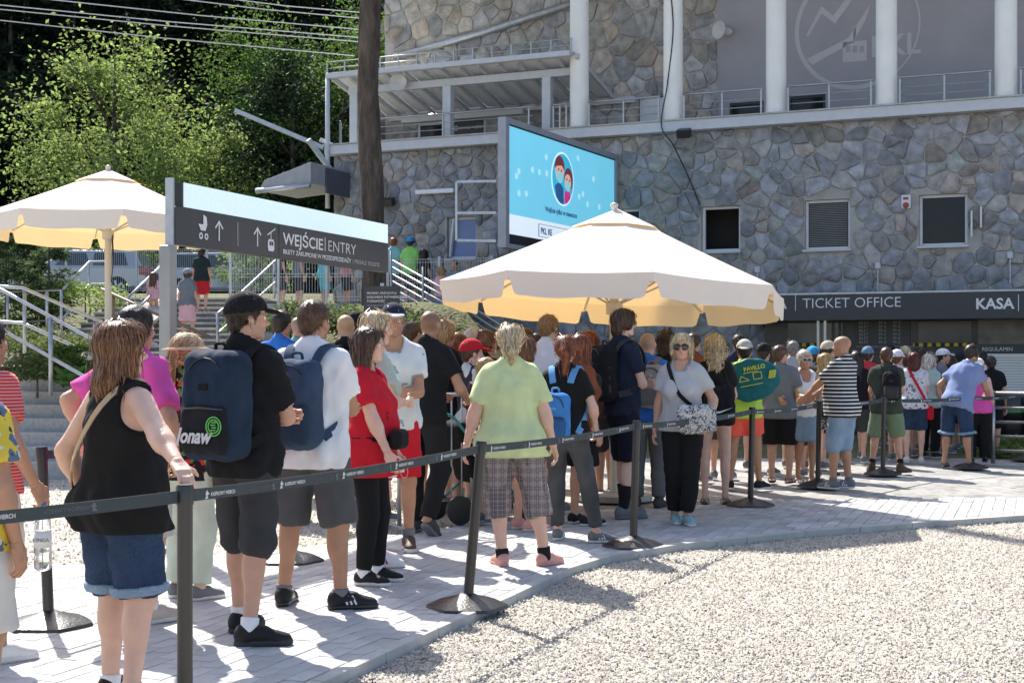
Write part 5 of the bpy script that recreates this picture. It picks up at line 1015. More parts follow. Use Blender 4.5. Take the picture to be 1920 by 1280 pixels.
for nm, pts, c, y in (('body', [(-.42, -.50), (-.50, -.22), (-.30, -.12), (-.14, -.14), (.02, -.24), (.05, -.655), (-.2, -.63)], (.02, .09, .25), .026), ('head', disc(-.22, .20, .26, .30), (.72, .42, .34), .023), ('hair', disc(-.22, .28, .30, .30, 20, -10, 190) + [(-.40, .30), (-.10, .34)], (.16, .03, .03), .020), ('mask', [(-.42, .12), (-.22, .16), (-.02, .10), (-.06, -.08), (-.22, -.14), (-.38, -.06)], (.25, .62, .66), .018),
                      ('body', [(.08, -.60), (.10, -.32), (.26, -.24), (.44, -.30), (.46, -.46), (.25, -.61)], (.62, .03, .22), .025), ('hair', disc(.33, .02, .27, .31), (.16, .03, .03), .022), ('head', disc(.28, -.06, .21, .22), (.72, .42, .34), .019), ('mask', [(.10, -.08), (.28, -.04), (.46, -.10), (.42, -.26), (.28, -.31), (.14, -.24)], (.25, .62, .66), .016)):
    flat(pts, led('c%d' % int(c[0] * 1000), c, .3), scr, SM(2.46, 1.49, y) @ K7, 'cartoon_' + nm)
for ex, ez in ((-.31, .22), (-.13, .20), (.20, .02), (.37, .0)): flat(disc(ex, ez, .025, .035, 10), BLACKP, scr, SM(2.46, 1.49, .012) @ K7, 'cartoon_eye')
text('Wejście tylko w maseczce', .135, led('navy', (.02, .07, .22), .2), scr, SM(1.67, .80, .030), bold=.003); text('PKL RSPECT' if False else 'PKL RE', .165, led('navy', (0, 0, 0)), scr, SM(1.47, .365, .030), bold=.004)
flat(ring(0, .001), LEDW, scr, SM(0, 0)) if False else None
for x0_, x1_, z0_, z1_ in ((1.5, 3.6, .525 - .09, .535 - .09), ): pass
bo_ = [(1.39, .31), (2.7, .31), (2.7, .54), (1.39, .54)]
for (a, b), (c, d) in zip(bo_, bo_[1:] + bo_[:1]): MB().bar((a, .033, b), (c, .033, d), .018, .006).build('caption_box', led('navy', (0, 0, 0)), scr)
rt = random.Random(7)
for k in range(26):
    x = rt.uniform(.3, L_ - .3); zz = rt.uniform(.75, hh_ - .25)
    if (x - 2.46) ** 2 + (zz - 1.49) ** 2 > .4 and zz > 1.0: flat(disc(0, 0, .06, .06, 10), led('spot', (.42, .70, .78)), scr, SM(x, zz, .033), 'light_spot')
for pts in (((-.02, .2, .12), (-.45, .75, .12), (-.45, .75, 1.15), (-.02, .2, 1.18)), ((-.02, .2, .62), (-.45, .75, .60))):
    for a, b in zip(pts, pts[1:]): MB().bar(a, b, .045).build('bracket', STEEL, scr)
# ---------------------------------------------------------------- entry sign
eL, eR = at(332, 336, 11.0), at(728, 430, 14.6); eL.z, eR.z = 2.88, 2.84; L_ = (eR - eL).to_2d().length; u = (eR - eL).normalized(); sg = empty('entry_sign', (eL.x, eL.y, 0), math.atan2(u.y, u.x), 'long dark entry sign with a pale blue LED strip on a steel post', 'sign')
MB().box(-.02, L_, 0, .09, 2.375, 2.675).build('sign_panel', DARKP, sg, bevel=.004); MB().box(.08, L_, .01, .10, 2.677, 2.88).build('led_cabinet', BLACKP, sg); MB().box(.10, L_ - .01, 0, .009, 2.682, 2.876).build('led_strip', mat('led_pale', (.56, .70, .76), emit=.34, rough=.5, var=.06, nscale=30), sg)
MB().box(-.115, -.012, -.01, .09, 0, 2.36).build('post', mat('post_steel', (.30, .30, .30), rough=.4, metal=.6, var=.15, nscale=4), sg, bevel=.006); MB().box(-.045, -.021, .01, .08, 2.3, 2.9).build('end_plate', STEEL, sg)
E2 = lambda x, z: face_M((x, -.004, z), (1, 0, 0))
def arrow(x, z, s_): flat([(-.008, -.09), (.008, -.09), (.008, .06), (.055, .012), (.066, .024), (0, .09), (-.066, .024), (-.055, .012), (-.008, .06)], LETTER, sg, face_M((x, -.004, z), (1, 0, 0)) @ Matrix.Scale(s_, 4), 'arrow')
arrow(.60, 2.535, .95); arrow(1.21, 2.535, .95); MB().box(.888, .896, -.005, -.001, 2.43, 2.63).build('divider', LETGREY, sg)
for x in (.33, .41): flat(ring(.014, .027, n=18), LETTER, sg, E2(x, 2.470), 'pram_wheel')
flat([(-.07, .02), (0, .02), (0, .10), (.045, .085), (.055, .02), (.03, -.03), (-.035, -.03)], LETTER, sg, E2(.365, 2.545), 'pram_icon'); flat([(-.055, -.03), (-.04, -.055), (.04, -.055), (.055, -.03), (.055, .03), (.04, .05), (-.04, .05), (-.055, .03)], LETTER, sg, E2(1.44, 2.48), 'cabin_icon'); flat([(-.06, .05), (.075, .115), (.075, .127), (-.06, .062)], LETTER, sg, E2(1.44, 2.51), 'cabin_rope'); MB().bar((1.44, -.003, 2.53), (1.44, -.003, 2.59), .008, .004).build('cabin_hanger', LETTER, sg)
for x in (1.425, 1.46): MB().box(x - .012, x + .012, -.010, -.007, 2.475, 2.51).build('cabin_window', DARKP, sg)
MB().box(1.585, 1.588, -.003, -.0005, 2.376, 2.674).build('panel_joint', BLACKP, sg)
text('WEJŚCIE', .150, LETTER, sg, E2(1.653, 2.505), bold=.002, width=.755); MB().box(2.445, 2.452, -.005, -.001, 2.50, 2.63).build('divider', LETTER, sg); text('ENTRY', .150, LETTER, sg, E2(2.50, 2.505), bold=-.002, width=.575)
text('BILETY ZAKUPIONE W PRZEDSPRZEDAŻY', .058, LETTER, sg, E2(1.653, 2.42), bold=.0005, width=1.33); text('| PRESALE TICKETS', .058, LETGREY, sg, E2(3.02, 2.42), width=.60)
ps = empty('notice_sign', at(682, 605, 17.5), -.12, 'dark notice board asking guests for an identity document', 'sign'); w_ = .46; MB().box(0, w_, 0, .02, -.5, .46).build('panel', DARKP, ps); MB().box(w_ * .45, w_ * .55, .022, .06, -1.6, .5).build('post', STEEL, ps)
for k, t_ in enumerate(('PROSIMY, PRZYGOTUJ', 'DOKUMENT POTWIERDZAJĄCY', 'TOŻSAMOŚĆ')): text(t_, .038, LETTER, ps, face_M((.04, -.003, .36 - k * .05), (1, 0, 0)))
text('| PLEASE PREPARE YOUR IDENTITY DOCUMENT', .020, LETGREY, ps, face_M((.04, -.003, .21), (1, 0, 0))); flat(ring(.085, .095, n=30), LETTER, ps, face_M((.23, -.003, .04), (1, 0, 0)), 'badge_ring'); MB().box(.17, .29, -.004, -.001, .01, .08).build('badge_card', LETGREY, ps)
# ---------------------------------------------------------------- umbrellas
CANV = mat('cream_canvas', (.86, .84, .79), rough=.9, var=.06, nscale=3, bump=.2, bscale=70); 
def canvas():
    m = bpy.data.materials.new('canvas_translucent'); m.use_nodes = True; n = m.node_tree.nodes; l = m.node_tree.links; b = n['Principled BSDF']; b.inputs['Base Color'].default_value = (.86, .83, .77, 1); b.inputs['Roughness'].default_value = .85; b.inputs['Specular IOR Level'].default_value = .2
    t = n.new('ShaderNodeBsdfTranslucent'); t.inputs[0].default_value = (.80, .50, .16, 1); mx = n.new('ShaderNodeMixShader'); mx.inputs[0].default_value = .24
    tc = n.new('ShaderNodeTexCoord'); no = n.new('ShaderNodeTexNoise'); no.inputs['Scale'].default_value = 2.2; no.inputs['Detail'].default_value = 4; l.new(tc.outputs['Object'], no.inputs['Vector']); bp = n.new('ShaderNodeBump'); bp.inputs['Strength'].default_value = .35; bp.inputs['Distance'].default_value = .08; l.new(no.outputs[0], bp.inputs['Height']); l.new(bp.outputs[0], b.inputs['Normal'])
    l.new(b.outputs[0], mx.inputs[1]); l.new(t.outputs[0], mx.inputs[2]); l.new(mx.outputs[0], n['Material Output'].inputs[0]); return m
CVT = canvas(); POLE = mat('cream_pole', (.62, .58, .50), rough=.45, var=.05); CORD = mat('dark_cord', (.03, .025, .02), rough=.8)
def umbrella(label, x, y, zg, ze, zpk, Rr_, rot, tilt, val=.235):
    root = empty('market_umbrella', (x, y, zg), 0, label, 'umbrella', 'cream market umbrellas'); ze -= zg; zpk -= zg; T_ = Matrix.Translation((0, 0, ze)) @ Matrix.Rotation(tilt[0], 4, 'X') @ Matrix.Rotation(tilt[1], 4, 'Y') @ Matrix.Translation((0, 0, -ze))
    vt = [(Rr_ * math.cos(rot + k * math.pi / 4), Rr_ * math.sin(rot + k * math.pi / 4)) for k in range(8)]
    for k in range(8):                                      # one canvas panel and one valance for each side
        a, b = Vector((*vt[k], ze)), Vector((*vt[(k + 1) % 8], ze)); mb = MB(); rows = []; ap = Vector((0, 0, zpk))
        for i in range(9):
            t = i / 8; row = []
            for j in range(9): p = ap.lerp(a.lerp(b, j / 8), t); sag = math.sin(math.pi * j / 8) * t * .035 + .03 * math.sin(math.pi * t); p.z -= sag * .5; row.append(T_ @ p)
            rows.append(row)
        vs = [p for r_ in rows for p in r_]; mb.add(vs, [(i * 9 + j, i * 9 + j + 1, (i + 1) * 9 + j + 1, (i + 1) * 9 + j) for i in range(8) for j in range(8)]); mb.build('canvas_panel', CVT, root, True)
        mb = MB(); n_ = 36; up = rows[-1]; dn = []; tp = []
        for j in range(n_ + 1):
            f = j / n_ * 8; i0 = min(7, int(f)); p = up[i0].lerp(up[i0 + 1], f - i0); e = min(j, n_ - j) / n_; d_ = val * (1 if e > .075 else (.38 if e < .03 else (.55 if e < .05 else .93))); o = (a + b).normalized() * (.010 * math.sin(j * .35 + k)); tp.append(p); dn.append(p + o - Vector((0, 0, d_)))
        mb.add(tp + dn, [(j, j + 1, n_ + 2 + j, n_ + 1 + j) for j in range(n_)]); mb.build('valance', CVT, root, True)
        MB().tube([T_ @ Vector((0, 0, zpk - .12)), T_ @ (a * .98 - Vector((0, 0, .035)))], .014, 6).build('rib', POLE, root); MB().tube([T_ @ Vector((0, 0, ze - .18)), T_ @ (ap.lerp(a, .55) - Vector((0, 0, .06)))], .011, 6).build('strut', POLE, root)
        cp = MB(); q = .26; c1 = ap.lerp(a, q), ap.lerp(b, q); cp.add([T_ @ (ap + Vector((0, 0, .012))), T_ @ (c1[0] + Vector((0, 0, .014))), T_ @ (c1[1] + Vector((0, 0, .014)))], [(0, 1, 2)]); cp.build('vent_cap', CVT, root, True)
    MB().lathe([(.05, 0), (.05, ze - .2), (.045, zpk - .05)], 16, M=None).build('pole', POLE, root, 'auto'); MB().lathe([(.085, ze - .26), (.09, ze - .14)], 14).build('runner_hub', POLE, root); MB().lathe([(.03, zpk), (.045, zpk + .05), (.01, zpk + .07)], 12, M=T_.to_3x3() if False else None).build('finial', POLE, root, True)
    MB().lathe([(.40, 0), (.40, .06), (.08, .08)], 20).build('base_plate', CONC, root)
    MB().tube([(.08, -.05, ze - .2), (.10, -.06, ze - .55), (.06, -.05, ze - .9), (.09, -.05, ze - .6), (.07, -.05, ze - .25)], .007, 5).build('cord', CORD, root)
umbrella('cream market umbrella sheltering the middle of the queue', 1.07, 14.5, 0, 2.19, 3.03, 1.83, R(-83), (R(-2.6), R(2.4)))
umbrella('cream market umbrella standing on the upper landing by the stairs', -6.0, 20.6, 1.355, 3.50, 4.27, 1.85, R(-67.5), (R(-.5), R(.5)), .26)
# ---------------------------------------------------------------- cars
def car(label, x, y, z, rz, paint, L=4.3):
    root = empty('parked_car', (x, y, z), rz, label, 'car'); W = .86; k = L / 4.3; body = [(-2.12, .35), (-2.15, .62), (-2.05, .92), (-1.5, .98), (.95, .98), (1.75, .86), (2.08, .68), (2.12, .38), (1.78, .30), (-1.8, .28)]; mb = MB(); n = len(body); rows = []
    for s_, iw in ((-1, .86), (-.94, 1.0), (.94, 1.0), (1, .86)): rows.append([(px * k * (1 if iw == 1 else .985), s_ * W, .62 + (pz - .62) * iw) for px, pz in body])
    vs = [p for r_ in rows for p in r_]; fs = [tuple(range(n)), tuple(range(4 * n - 1, 3 * n - 1, -1))] + [(r_ * n + (i + 1) % n, r_ * n + i, (r_ + 1) * n + i, (r_ + 1) * n + (i + 1) % n) for r_ in range(3) for i in range(n)]
    mb.add(vs, fs).build('body', paint, root, 'auto', bevel=.03); mb = MB(); roof = [(-2.0, .95), (-1.75, 1.42), (.05, 1.46), (.95, .96)]; nn_ = 4; vs = [(px * k, s_ * W * (.93 if pz < 1 else .74), pz) for s_ in (-1, 1) for px, pz in roof]
    mb.add(vs, [(0, 1, 2, 3), (7, 6, 5, 4), (1, 0, 4, 5), (2, 1, 5, 6), (3, 2, 6, 7)]).build('cabin', paint, root, 'auto', bevel=.04); gm_ = mat('car_glass', (.02, .03, .035), rough=.05, spec=.9, var=.1)
    for s_ in (-1, 1):
        for a, b in ((-1.6, -.62), (-.52, .45)):
            q = [(a * k, .99), (b * k, .99), (min(b, .30) * k if b < .3 else .08 * k, 1.37), ((a + .12) * k, 1.37)]; MB().add([(px, s_ * (W * (.93 - .19 * (pz - .97) / .45) + .012), pz) for px, pz in q], [(0, 1, 2, 3)]).build('side_window', gm_, root)
    MB().add([(.93 * k, -.72, 1.0), (.93 * k, .72, 1.0), (.17 * k, .58, 1.42), (.17 * k, -.58, 1.42)], [(0, 1, 2, 3)]).build('windscreen', gm_, root, loc=(.03, 0, .015))
    for wx in (-1.32, 1.30):
        for s_ in (-1, 1):
            Mx = Matrix.Rotation(R(90), 3, 'X'); wo = MB().lathe([(.20, -.1), (.31, -.1), (.325, -.06), (.325, .06), (.31, .1), (.20, .1)], 24, (wx * k, s_ * .78, .325), Mx).build('wheel', mat('tyre', (.02, .02, .02), rough=.8), root, 'auto')
            MB().lathe([(.205, -.09), (.205, .09)], 18, (wx * k, s_ * .785, .325), Mx).build('rim', mat('rim_dark', (.06, .06, .06), rough=.5), wo)
            for j in range(5): a = j * 1.2566; MB().bar((wx * k, s_ * .885, .325), (wx * k + .2 * math.cos(a), s_ * .885, .325 + .2 * math.sin(a)), .07, .02, up=(0, 1, 0)).build('spoke', mat('alloy', (.55, .56, .58), rough=.35, metal=.7), wo)
    for s_ in (-1, 1): MB().box(-2.16 * k, -1.93 * k, s_ * .62 - .22, s_ * .62 + .245, .68, .93).build('tail_light', mat('tail_red', (.42, .012, .012), rough=.15), root, bevel=.02); MB().box(1.86 * k, 2.08 * k, s_ * .6 - .2, s_ * .6 + .22, .60, .76).build('headlight', mat('headlamp', (.6, .62, .65), rough=.1), root, bevel=.03)
    return root
SILV = mat('silver_paint', (.40, .41, .43), rough=.3, metal=.55, var=.03, coat=.6); BLUS = mat('blue_silver_paint', (.36, .39, .46), rough=.3, metal=.5, var=.03, coat=.6)
car('silver estate car with red tail lights parked behind the wire fence', -13.3, 42.6, 3.30, R(180), SILV, 4.6); car('pale blue silver car parked behind the broad upper steps', -9.1, 43.6, 3.30, R(8), BLUS, 4.2)
# ---------------------------------------------------------------- queue posts and belts
BELT = mat('belt_webbing', (.030, .042, .048), rough=.7, var=.1, nscale=40); POSTB = mat('post_black', (.016, .016, .017), rough=.32, var=.15, spec=.6); BASER = mat('base_rubber', (.022, .022, .024), rough=.38, var=.3, nscale=12, bump=.3, bscale=60)
BELTT = mat('belt_print', (.55, .56, .56), rough=.7, var=.02); BELTF = mat('belt_print_faded', (.10, .115, .125), rough=.7, var=.02)
def stanchion(label, x, y, lx=0.0, ly=0.0, h=.985, base=True):
    r = empty('queue_post', (x, y, 0), 0, label, 'queue post', 'belt barrier posts'); T_ = Matrix.Rotation(ly, 3, 'X') @ Matrix.Rotation(lx, 3, 'Y')
    MB().lathe([(.030, .07), (.030, h - .07)], 20, M=T_).build('post', POSTB, r, 'auto'); MB().lathe([(.033, h - .078), (.034, h - .01), (.030, h)], 20, M=T_).build('belt_head', POSTB, r, 'auto')
    mb = MB(); n = 24; prof = [(.245, 0), (.24, .018), (.185, .045), (.07, .07), (.04, .085)]; vs = []
    for rr_, z in prof:
        for k in range(n): a = 2 * math.pi * k / n; q = rr_ * (1 - .10 * abs(math.sin(a * 3)) * (rr_ > .1)); vs.append((q * math.cos(a), q * math.sin(a), z - (.010 * (math.cos(a * 6) > .3) * (.1 < rr_ < .2))))
    mb.add(vs, [(i * n + k, i * n + (k + 1) % n, (i + 1) * n + (k + 1) % n, (i + 1) * n + k) for i in range(len(prof) - 1) for k in range(n)] + [tuple(range(4 * n, 5 * n))]).build('base', BASER, r, 'auto')
    return Vector((x, y, 0)) + T_ @ Vector((0, 0, h - .045))
def horse(M, par, m, s_): flat([(x * s_, y * s_) for x, y in ((-.5, -.5), (-.1, -.1), (-.35, -.05), (-.2, .35), (.05, .5), (.1, .3), (.45, .1), (.35, -.05), (.1, 0), (.2, -.5))], m, par, M, 'horse_logo', .0008)
def belt(label, a, b, sag=.02, first=.15, every=.47):
    a = Vector(a); b = Vector(b); d = (b - a); L = d.length; u = d.normalized(); r = empty('queue_belt', a, 0, label, 'barrier belt', 'queue belts'); n = 10; pts = []
    for k in range(n + 1): t = k / n; pts.append(d * t - Vector((0, 0, 4 * sag * t * (1 - t))))
    nh = Vector((u.y, -u.x, 0)).normalized(); vs = []; 
    for p in pts: vs += [p + Vector((0, 0, -.024)) - nh * .0012, p + Vector((0, 0, .024)) - nh * .0012, p + Vector((0, 0, .024)) + nh * .0012, p + Vector((0, 0, -.024)) + nh * .0012]
    fs = [(k * 4 + j, k * 4 + (j + 1) % 4, k * 4 + 4 + (j + 1) % 4, k * 4 + 4 + j) for k in range(n) for j in range(4)] + [(3, 2, 1, 0), tuple(range(n * 4, n * 4 + 4))]; MB().add(vs, fs).build('webbing', BELT, r)
    sd = -1 if nh.y > 0 else 1; x = first; k = 0
    while x < L - .34:
        t = (x + .15) / L; p = d * (x / L) - Vector((0, 0, 4 * sag * t * (1 - t))); sl_ = d - Vector((0, 0, 4 * sag * (1 - 2 * t))); o = p + nh * (.0022); Mx = face_M(o, sl_.normalized() if nh.y < 0 else -sl_.normalized())
        if k % 2 == 0: horse(Mx @ Matrix.Translation((0, .0, 0)), r, BELTT, .034); text('KASPROWY WIERCH', .0215, BELTT, r, Mx @ Matrix.Translation((.028, -.008, 0)), ext=.0004, bold=.0004, sx=.88)
        else: horse(Mx @ Matrix.Translation((.22, .0, 0)) @ Matrix.Scale(-1, 4, (1, 0, 0)), r, BELTF, .034); text('KASPROWY WIERCH', .0215, BELTF, r, Mx @ Matrix.Translation((.20, -.008, 0)) @ Matrix.Scale(-1, 4, (1, 0, 0)), ext=.0004, sx=.88)
        x += every * .62; k += 1
def gpt(px, py): d = gd(py); return (px - 960) / FPX * d, d
S = {}
for nm, px, py, lx, ly, lb in (('b', 876, 1138, .085, -.02, 'leaning black queue post on the paving edge beside the plaid capri woman'), ('c', 1187, 1024, .03, 0, 'black queue post on the kerb beside the grey jeans woman'), ('d', 1407, 948, .02, 0, 'black queue post in front of the coral shorts'), ('e', 1533, 912, .02, 0, 'black queue post between the denim skirt and the striped shirt'), ('f', 1655, 889, .02, 0, 'black queue post in front of the green shorts'), ('g', 1820, 877, .01, 0, 'black queue post beside the man leaning in a blue shirt'), ('h', 1925, 862, 0, 0, 'last black queue post by the steel railing'), ('k', 92, 1172, -.05, -.02, 'black queue post behind the red striped shirt'), ('l', 545, 1052, .02, 0, 'black queue post behind the white T-shirt man')):
    x, y = gpt(px, py); S[nm] = stanchion(lb, x, y, lx, ly)
S['a'] = stanchion('black queue post under the hand of the black tank top woman', -1.262, 5.35, .0, 0, .985); S['z'] = stanchion('black queue post outside the front of the queue', -2.75, 3.7)
for a, b, lb in (('z', 'a', 'printed belt in front of the yellow shirt and white shorts'), ('a', 'b', 'long printed belt passing the backpack men and the red shirt'), ('b', 'c', 'printed belt passing the pale green T-shirt'), ('c', 'd', 'printed belt passing the woman with the patterned bag'), ('d', 'e', 'printed belt passing the coral shorts'), ('e', 'f', 'printed belt behind the striped shirt man'), ('f', 'g', 'printed belt passing the floral blouse'), ('g', 'h', 'printed belt running on to the steel railing'), ('k', 'l', 'printed belt of the rear row behind the backpack men')):
    belt(lb, S[a], S[b])
# crowd barrier, stroller, right-hand railing
cb = empty('crowd_barrier', (-.98, 12.05, 0), R(30), 'galvanised crowd barrier under the leaning black shirt man', 'barrier')
MB().tube([(0, 0, .02), (0, 0, 1.05), (.04, 0, 1.12), (.1, 0, 1.15), (.62, 0, 1.15), (.68, 0, 1.12), (.72, 0, 1.05), (.72, 0, .02)], .019, 10).build('frame', STEEL, cb, True); MB().tube([(0, 0, .22), (.72, 0, .22)], .014, 8).build('lower_rail', STEEL, cb, True)
for k in range(6): MB().tube([(.105 + k * .102, 0, .22), (.105 + k * .102, 0, 1.14)], .007, 6).build('bar', STEEL, cb, True)
for x in (0, .72): MB().bar((x, -.25, .015), (x, .25, .015), .04, .012).build('foot', STEEL, cb)
sx, sy = at(893, 900, 12.6).x, 12.6; pr = empty('pushchair', (sx, sy, 0), R(-60), 'dark pushchair with a teal frame half hidden behind the pale green T-shirt', 'pushchair'); TEAL = mat('teal_tube', (.03, .25, .25), rough=.35)
for x, y, r_ in ((-.24, -.3, .13), (.24, -.3, .13), (-.2, .4, .095), (.2, .4, .095)):
    Mx = Matrix.Rotation(R(90), 3, 'Y'); wo = MB().lathe([(r_ * .7, -.02), (r_, -.018), (r_, .018), (r_ * .7, .02)], 22, (x, y, r_), Mx).build('wheel', BLACKP, pr, 'auto'); MB().lathe([(r_ * .3, -.015), (r_ * .3, .015)], 10, (x, y, r_), Mx).build('hub', STEEL, wo)
    for k in range(6): a = k * 1.047; MB().bar((x, y, r_), (x, y + r_ * .75 * math.cos(a), r_ + r_ * .75 * math.sin(a)), .018).build('spoke', BLACKP, wo)
for q in (-1, 1): MB().tube([(q * .2, .4, .1), (q * .22, .1, .45), (q * .23, -.35, .95), (q * .2, -.45, 1.0)], .014, 8).build('side_tube', TEAL, pr, True); MB().tube([(q * .24, -.3, .13), (q * .22, .1, .45)], .013, 8).build('rear_leg', TEAL, pr, True)
MB().tube([(-.2, -.45, 1.0), (0, -.47, 1.01), (.2, -.45, 1.0)], .016, 8).build('handle', BLACKP, pr, True)
G = Grid((-.3, -.4, .25), (.3, .5, 1.05), .02); G.add(bx((0, .08, .42), (.19, .2, .07), .05), 0).add(bx((0, -.14, .65), (.19, .07, .27), .05, rotx(.3)), .05); v, f = G.mesh(); npmesh('seat', v, f, cloth('black', (.012, .012, .013)), pr)
rr_ = empty('steel_railing', (*gpt(1862, 868), 0), R(-20), 'brushed steel railing with five bars beside the barrels', 'railing')
for k in range(5): MB().tube([(0, 0, .18 + k * .2), (2.6, 0, .18 + k * .2)], .02 if k < 4 else .03, 8).build('bar', BRUSHED, rr_, True)
for x in (0, 1.05, 2.1): MB().tube([(x, 0, 0), (x, 0, 1.02)], .03, 10).build('post', BRUSHED, rr_, True)
for i, px in enumerate((1885, 1930)):
    x, y = (px - 960) / FPX * 22.6, 22.6; r = empty('barrel', (x, y, 0), 0, 'dark plastic barrel standing behind the steel railing', 'barrel', 'dark barrels'); MB().lathe([(.28, 0), (.30, .1), (.27, .13), (.30, .17), (.30, .45), (.27, .48), (.30, .52), (.30, .85), (.26, .9)], 24).build('drum', BLACKP, r, 'auto'); MB().lathe([(.305, .60), (.305, .66)], 24).build('band', mat('green_band', (.06, .22, .06), rough=.5), r)
for i, (px, py) in enumerate(((1890, 855), (1910, 846), (1872, 838))): x, y = gpt(px, py); shrub('tuft of grass at the foot of the steel railing', x, y, 0, .35, .16, 700, 'sun', .12, 140 + i, 'grass tufts by the railing', 'grass_tuft')
# ---------------------------------------------------------------- the queue
def pp(label, px, d, face, ytop=None, **k):
    if ytop is not None: k['H'] = CH + (HZ - ytop) * d / FPX
    return person(label, (px - 960) / FPX * d, d, face, **k)
def toL(px, d, face, p):                                    # world point -> local coordinates of a person standing there
    return tuple(Matrix.Rotation(-R(face), 3, 'Z') @ (Vector(p) - Vector(((px - 960) / FPX * d, d, 0))))
C = lambda n, *c, **k: cloth(n, c, **k)
BLK = C('black', .012, .012, .013); NAVY = C('navy', .018, .024, .045); DGREY = C('dark_grey', .045, .045, .047); MGREY = C('mid_grey', .13, .13, .135); LGREY = C('light_grey', .44, .44, .45); WHT = C('white', .72, .72, .73); PINK = C('hot_pink', .72, .10, .38); RED = C('red', .50, .015, .03); LIME = C('pale_lime', .56, .64, .34); BLUE = C('royal_blue', .03, .15, .52)
JEAN = C('dark_denim', .032, .058, .115, var=.35, nscale=5, bscale=200); LJEAN = C('light_denim', .26, .36, .48, var=.25, nscale=5, bscale=200); GJEAN = C('grey_denim', .085, .088, .092, var=.4, nscale=6, bscale=200); KHAKI = C('sage_green', .16, .22, .13); OLIVE = C('olive_tee', .045, .058, .042); BEIGE = C('beige_white', .60, .57, .53); MINT = C('mint', .48, .56, .47)
SHB = C('shoe_black', .018, .018, .019, rough=.6); SHW = C('shoe_white', .68, .67, .66, rough=.6); SHG = C('shoe_grey', .16, .165, .175, rough=.7); SHP = C('shoe_pink', .62, .31, .27, rough=.7); SHT = C('shoe_teal', .25, .44, .46, rough=.7); SHBE = C('shoe_beige', .52, .43, .37, rough=.7); SHBR = C('shoe_brown', .09, .055, .035, rough=.6); SKW = C('sock_white', .75, .75, .75); SKB = C('sock_black', .016, .016, .018)
def patt(name, base, spots, scale, th=.55):                  # scattered print on cloth
    m = cloth(name, base); n = m.node_tree.nodes; l = m.node_tree.links; b = n['Principled BSDF']; tc = n.new('ShaderNodeTexCoord'); src = b.inputs['Base Color'].links[0].from_socket
    for i, c in enumerate(spots):
        v = n.new('ShaderNodeTexVoronoi'); v.inputs['Scale'].default_value = scale * (1 + .35 * i); mp = n.new('ShaderNodeMapping'); mp.inputs['Location'].default_value = (i * 3.1, i * 1.7, i * 2.3); nz = n.new('ShaderNodeTexNoise'); nz.inputs['Scale'].default_value = scale * 1.5; ad = n.new('ShaderNodeMixRGB'); ad.blend_type = 'ADD'; ad.inputs[0].default_value = .12
        l.new(tc.outputs['Object'], mp.inputs[0]); l.new(mp.outputs[0], nz.inputs['Vector']); l.new(mp.outputs[0], ad.inputs[1]); l.new(nz.outputs['Color'], ad.inputs[2]); l.new(ad.outputs[0], v.inputs['Vector']); lt = n.new('ShaderNodeMath'); lt.operation = 'LESS_THAN'; lt.inputs[1].default_value = th * (1 - .2 * i); l.new(v.outputs['Distance'], lt.inputs[0])
        mx = n.new('ShaderNodeMixRGB'); mx.inputs[2].default_value = (*c, 1); l.new(lt.outputs[0], mx.inputs[0]); l.new(src, mx.inputs[1]); src = mx.outputs[0]
    l.new(src, b.inputs['Base Color']); return m
def plaid(name):
    m = cloth(name, (.27, .225, .22)); n = m.node_tree.nodes; l = m.node_tree.links; b = n['Principled BSDF']; tc = n.new('ShaderNodeTexCoord'); sx = n.new('ShaderNodeSeparateXYZ'); l.new(tc.outputs['Object'], sx.inputs[0]); src = b.inputs['Base Color'].links[0].from_socket
    for ax, per, w, c in ((0, .062, .16, (.06, .05, .055)), (2, .062, .16, (.06, .05, .055)), (1, .062, .16, (.06, .05, .055)), (2, .031, .10, (.36, .31, .30)), (0, .031, .10, (.36, .31, .30))):
        pg_ = n.new('ShaderNodeMath'); pg_.operation = 'PINGPONG'; pg_.inputs[1].default_value = per / 2; l.new(sx.outputs[ax], pg_.inputs[0]); lt = n.new('ShaderNodeMath'); lt.operation = 'LESS_THAN'; lt.inputs[1].default_value = per * w; l.new(pg_.outputs[0], lt.inputs[0]); ml = n.new('ShaderNodeMath'); ml.operation = 'MULTIPLY'; ml.inputs[1].default_value = .55; l.new(lt.outputs[0], ml.inputs[0])
        mx = n.new('ShaderNodeMixRGB'); mx.inputs[2].default_value = (*c, 1); l.new(ml.outputs[0], mx.inputs[0]); l.new(src, mx.inputs[1]); src = mx.outputs[0]
    l.new(src, b.inputs['Base Color']); return m
YEL = patt('yellow_print', (.62, .47, .06), [(.10, .14, .22), (.55, .55, .50), (.05, .05, .05)], 9, .38); FLOR = patt('dark_floral', (.014, .015, .016), [(.10, .22, .05), (.55, .03, .04), (.45, .42, .12)], 11, .33); FLW = patt('white_floral', (.66, .66, .68), [(.08, .09, .16), (.25, .28, .40)], 16, .30); PRN = patt('dark_print', (.03, .03, .03), [(.4, .38, .36), (.2, .18, .17)], 14, .4); BOHO = patt('boho_print', (.55, .54, .52), [(.05, .05, .05), (.10, .10, .10), (.30, .29, .28)], 26, .42)
REDS = mat('red_stripe', (.58, .045, .05), rough=.9, stripes=(2, .016, .28, (.62, .38, .36)), bump=.3, bscale=45); BWS = mat('black_white_stripe', (.016, .016, .018), rough=.9, stripes=(2, .042, .36, (.62, .62, .62)), bump=.3, bscale=45); RWS = mat('red_white_stripe', (.6, .58, .58), rough=.9, stripes=(2, .05, .5, (.35, .03, .06)))
def shoe(m, **k): return dict(m=m, **k)
TEE = lambda m, **k: dict(m=m, **k)
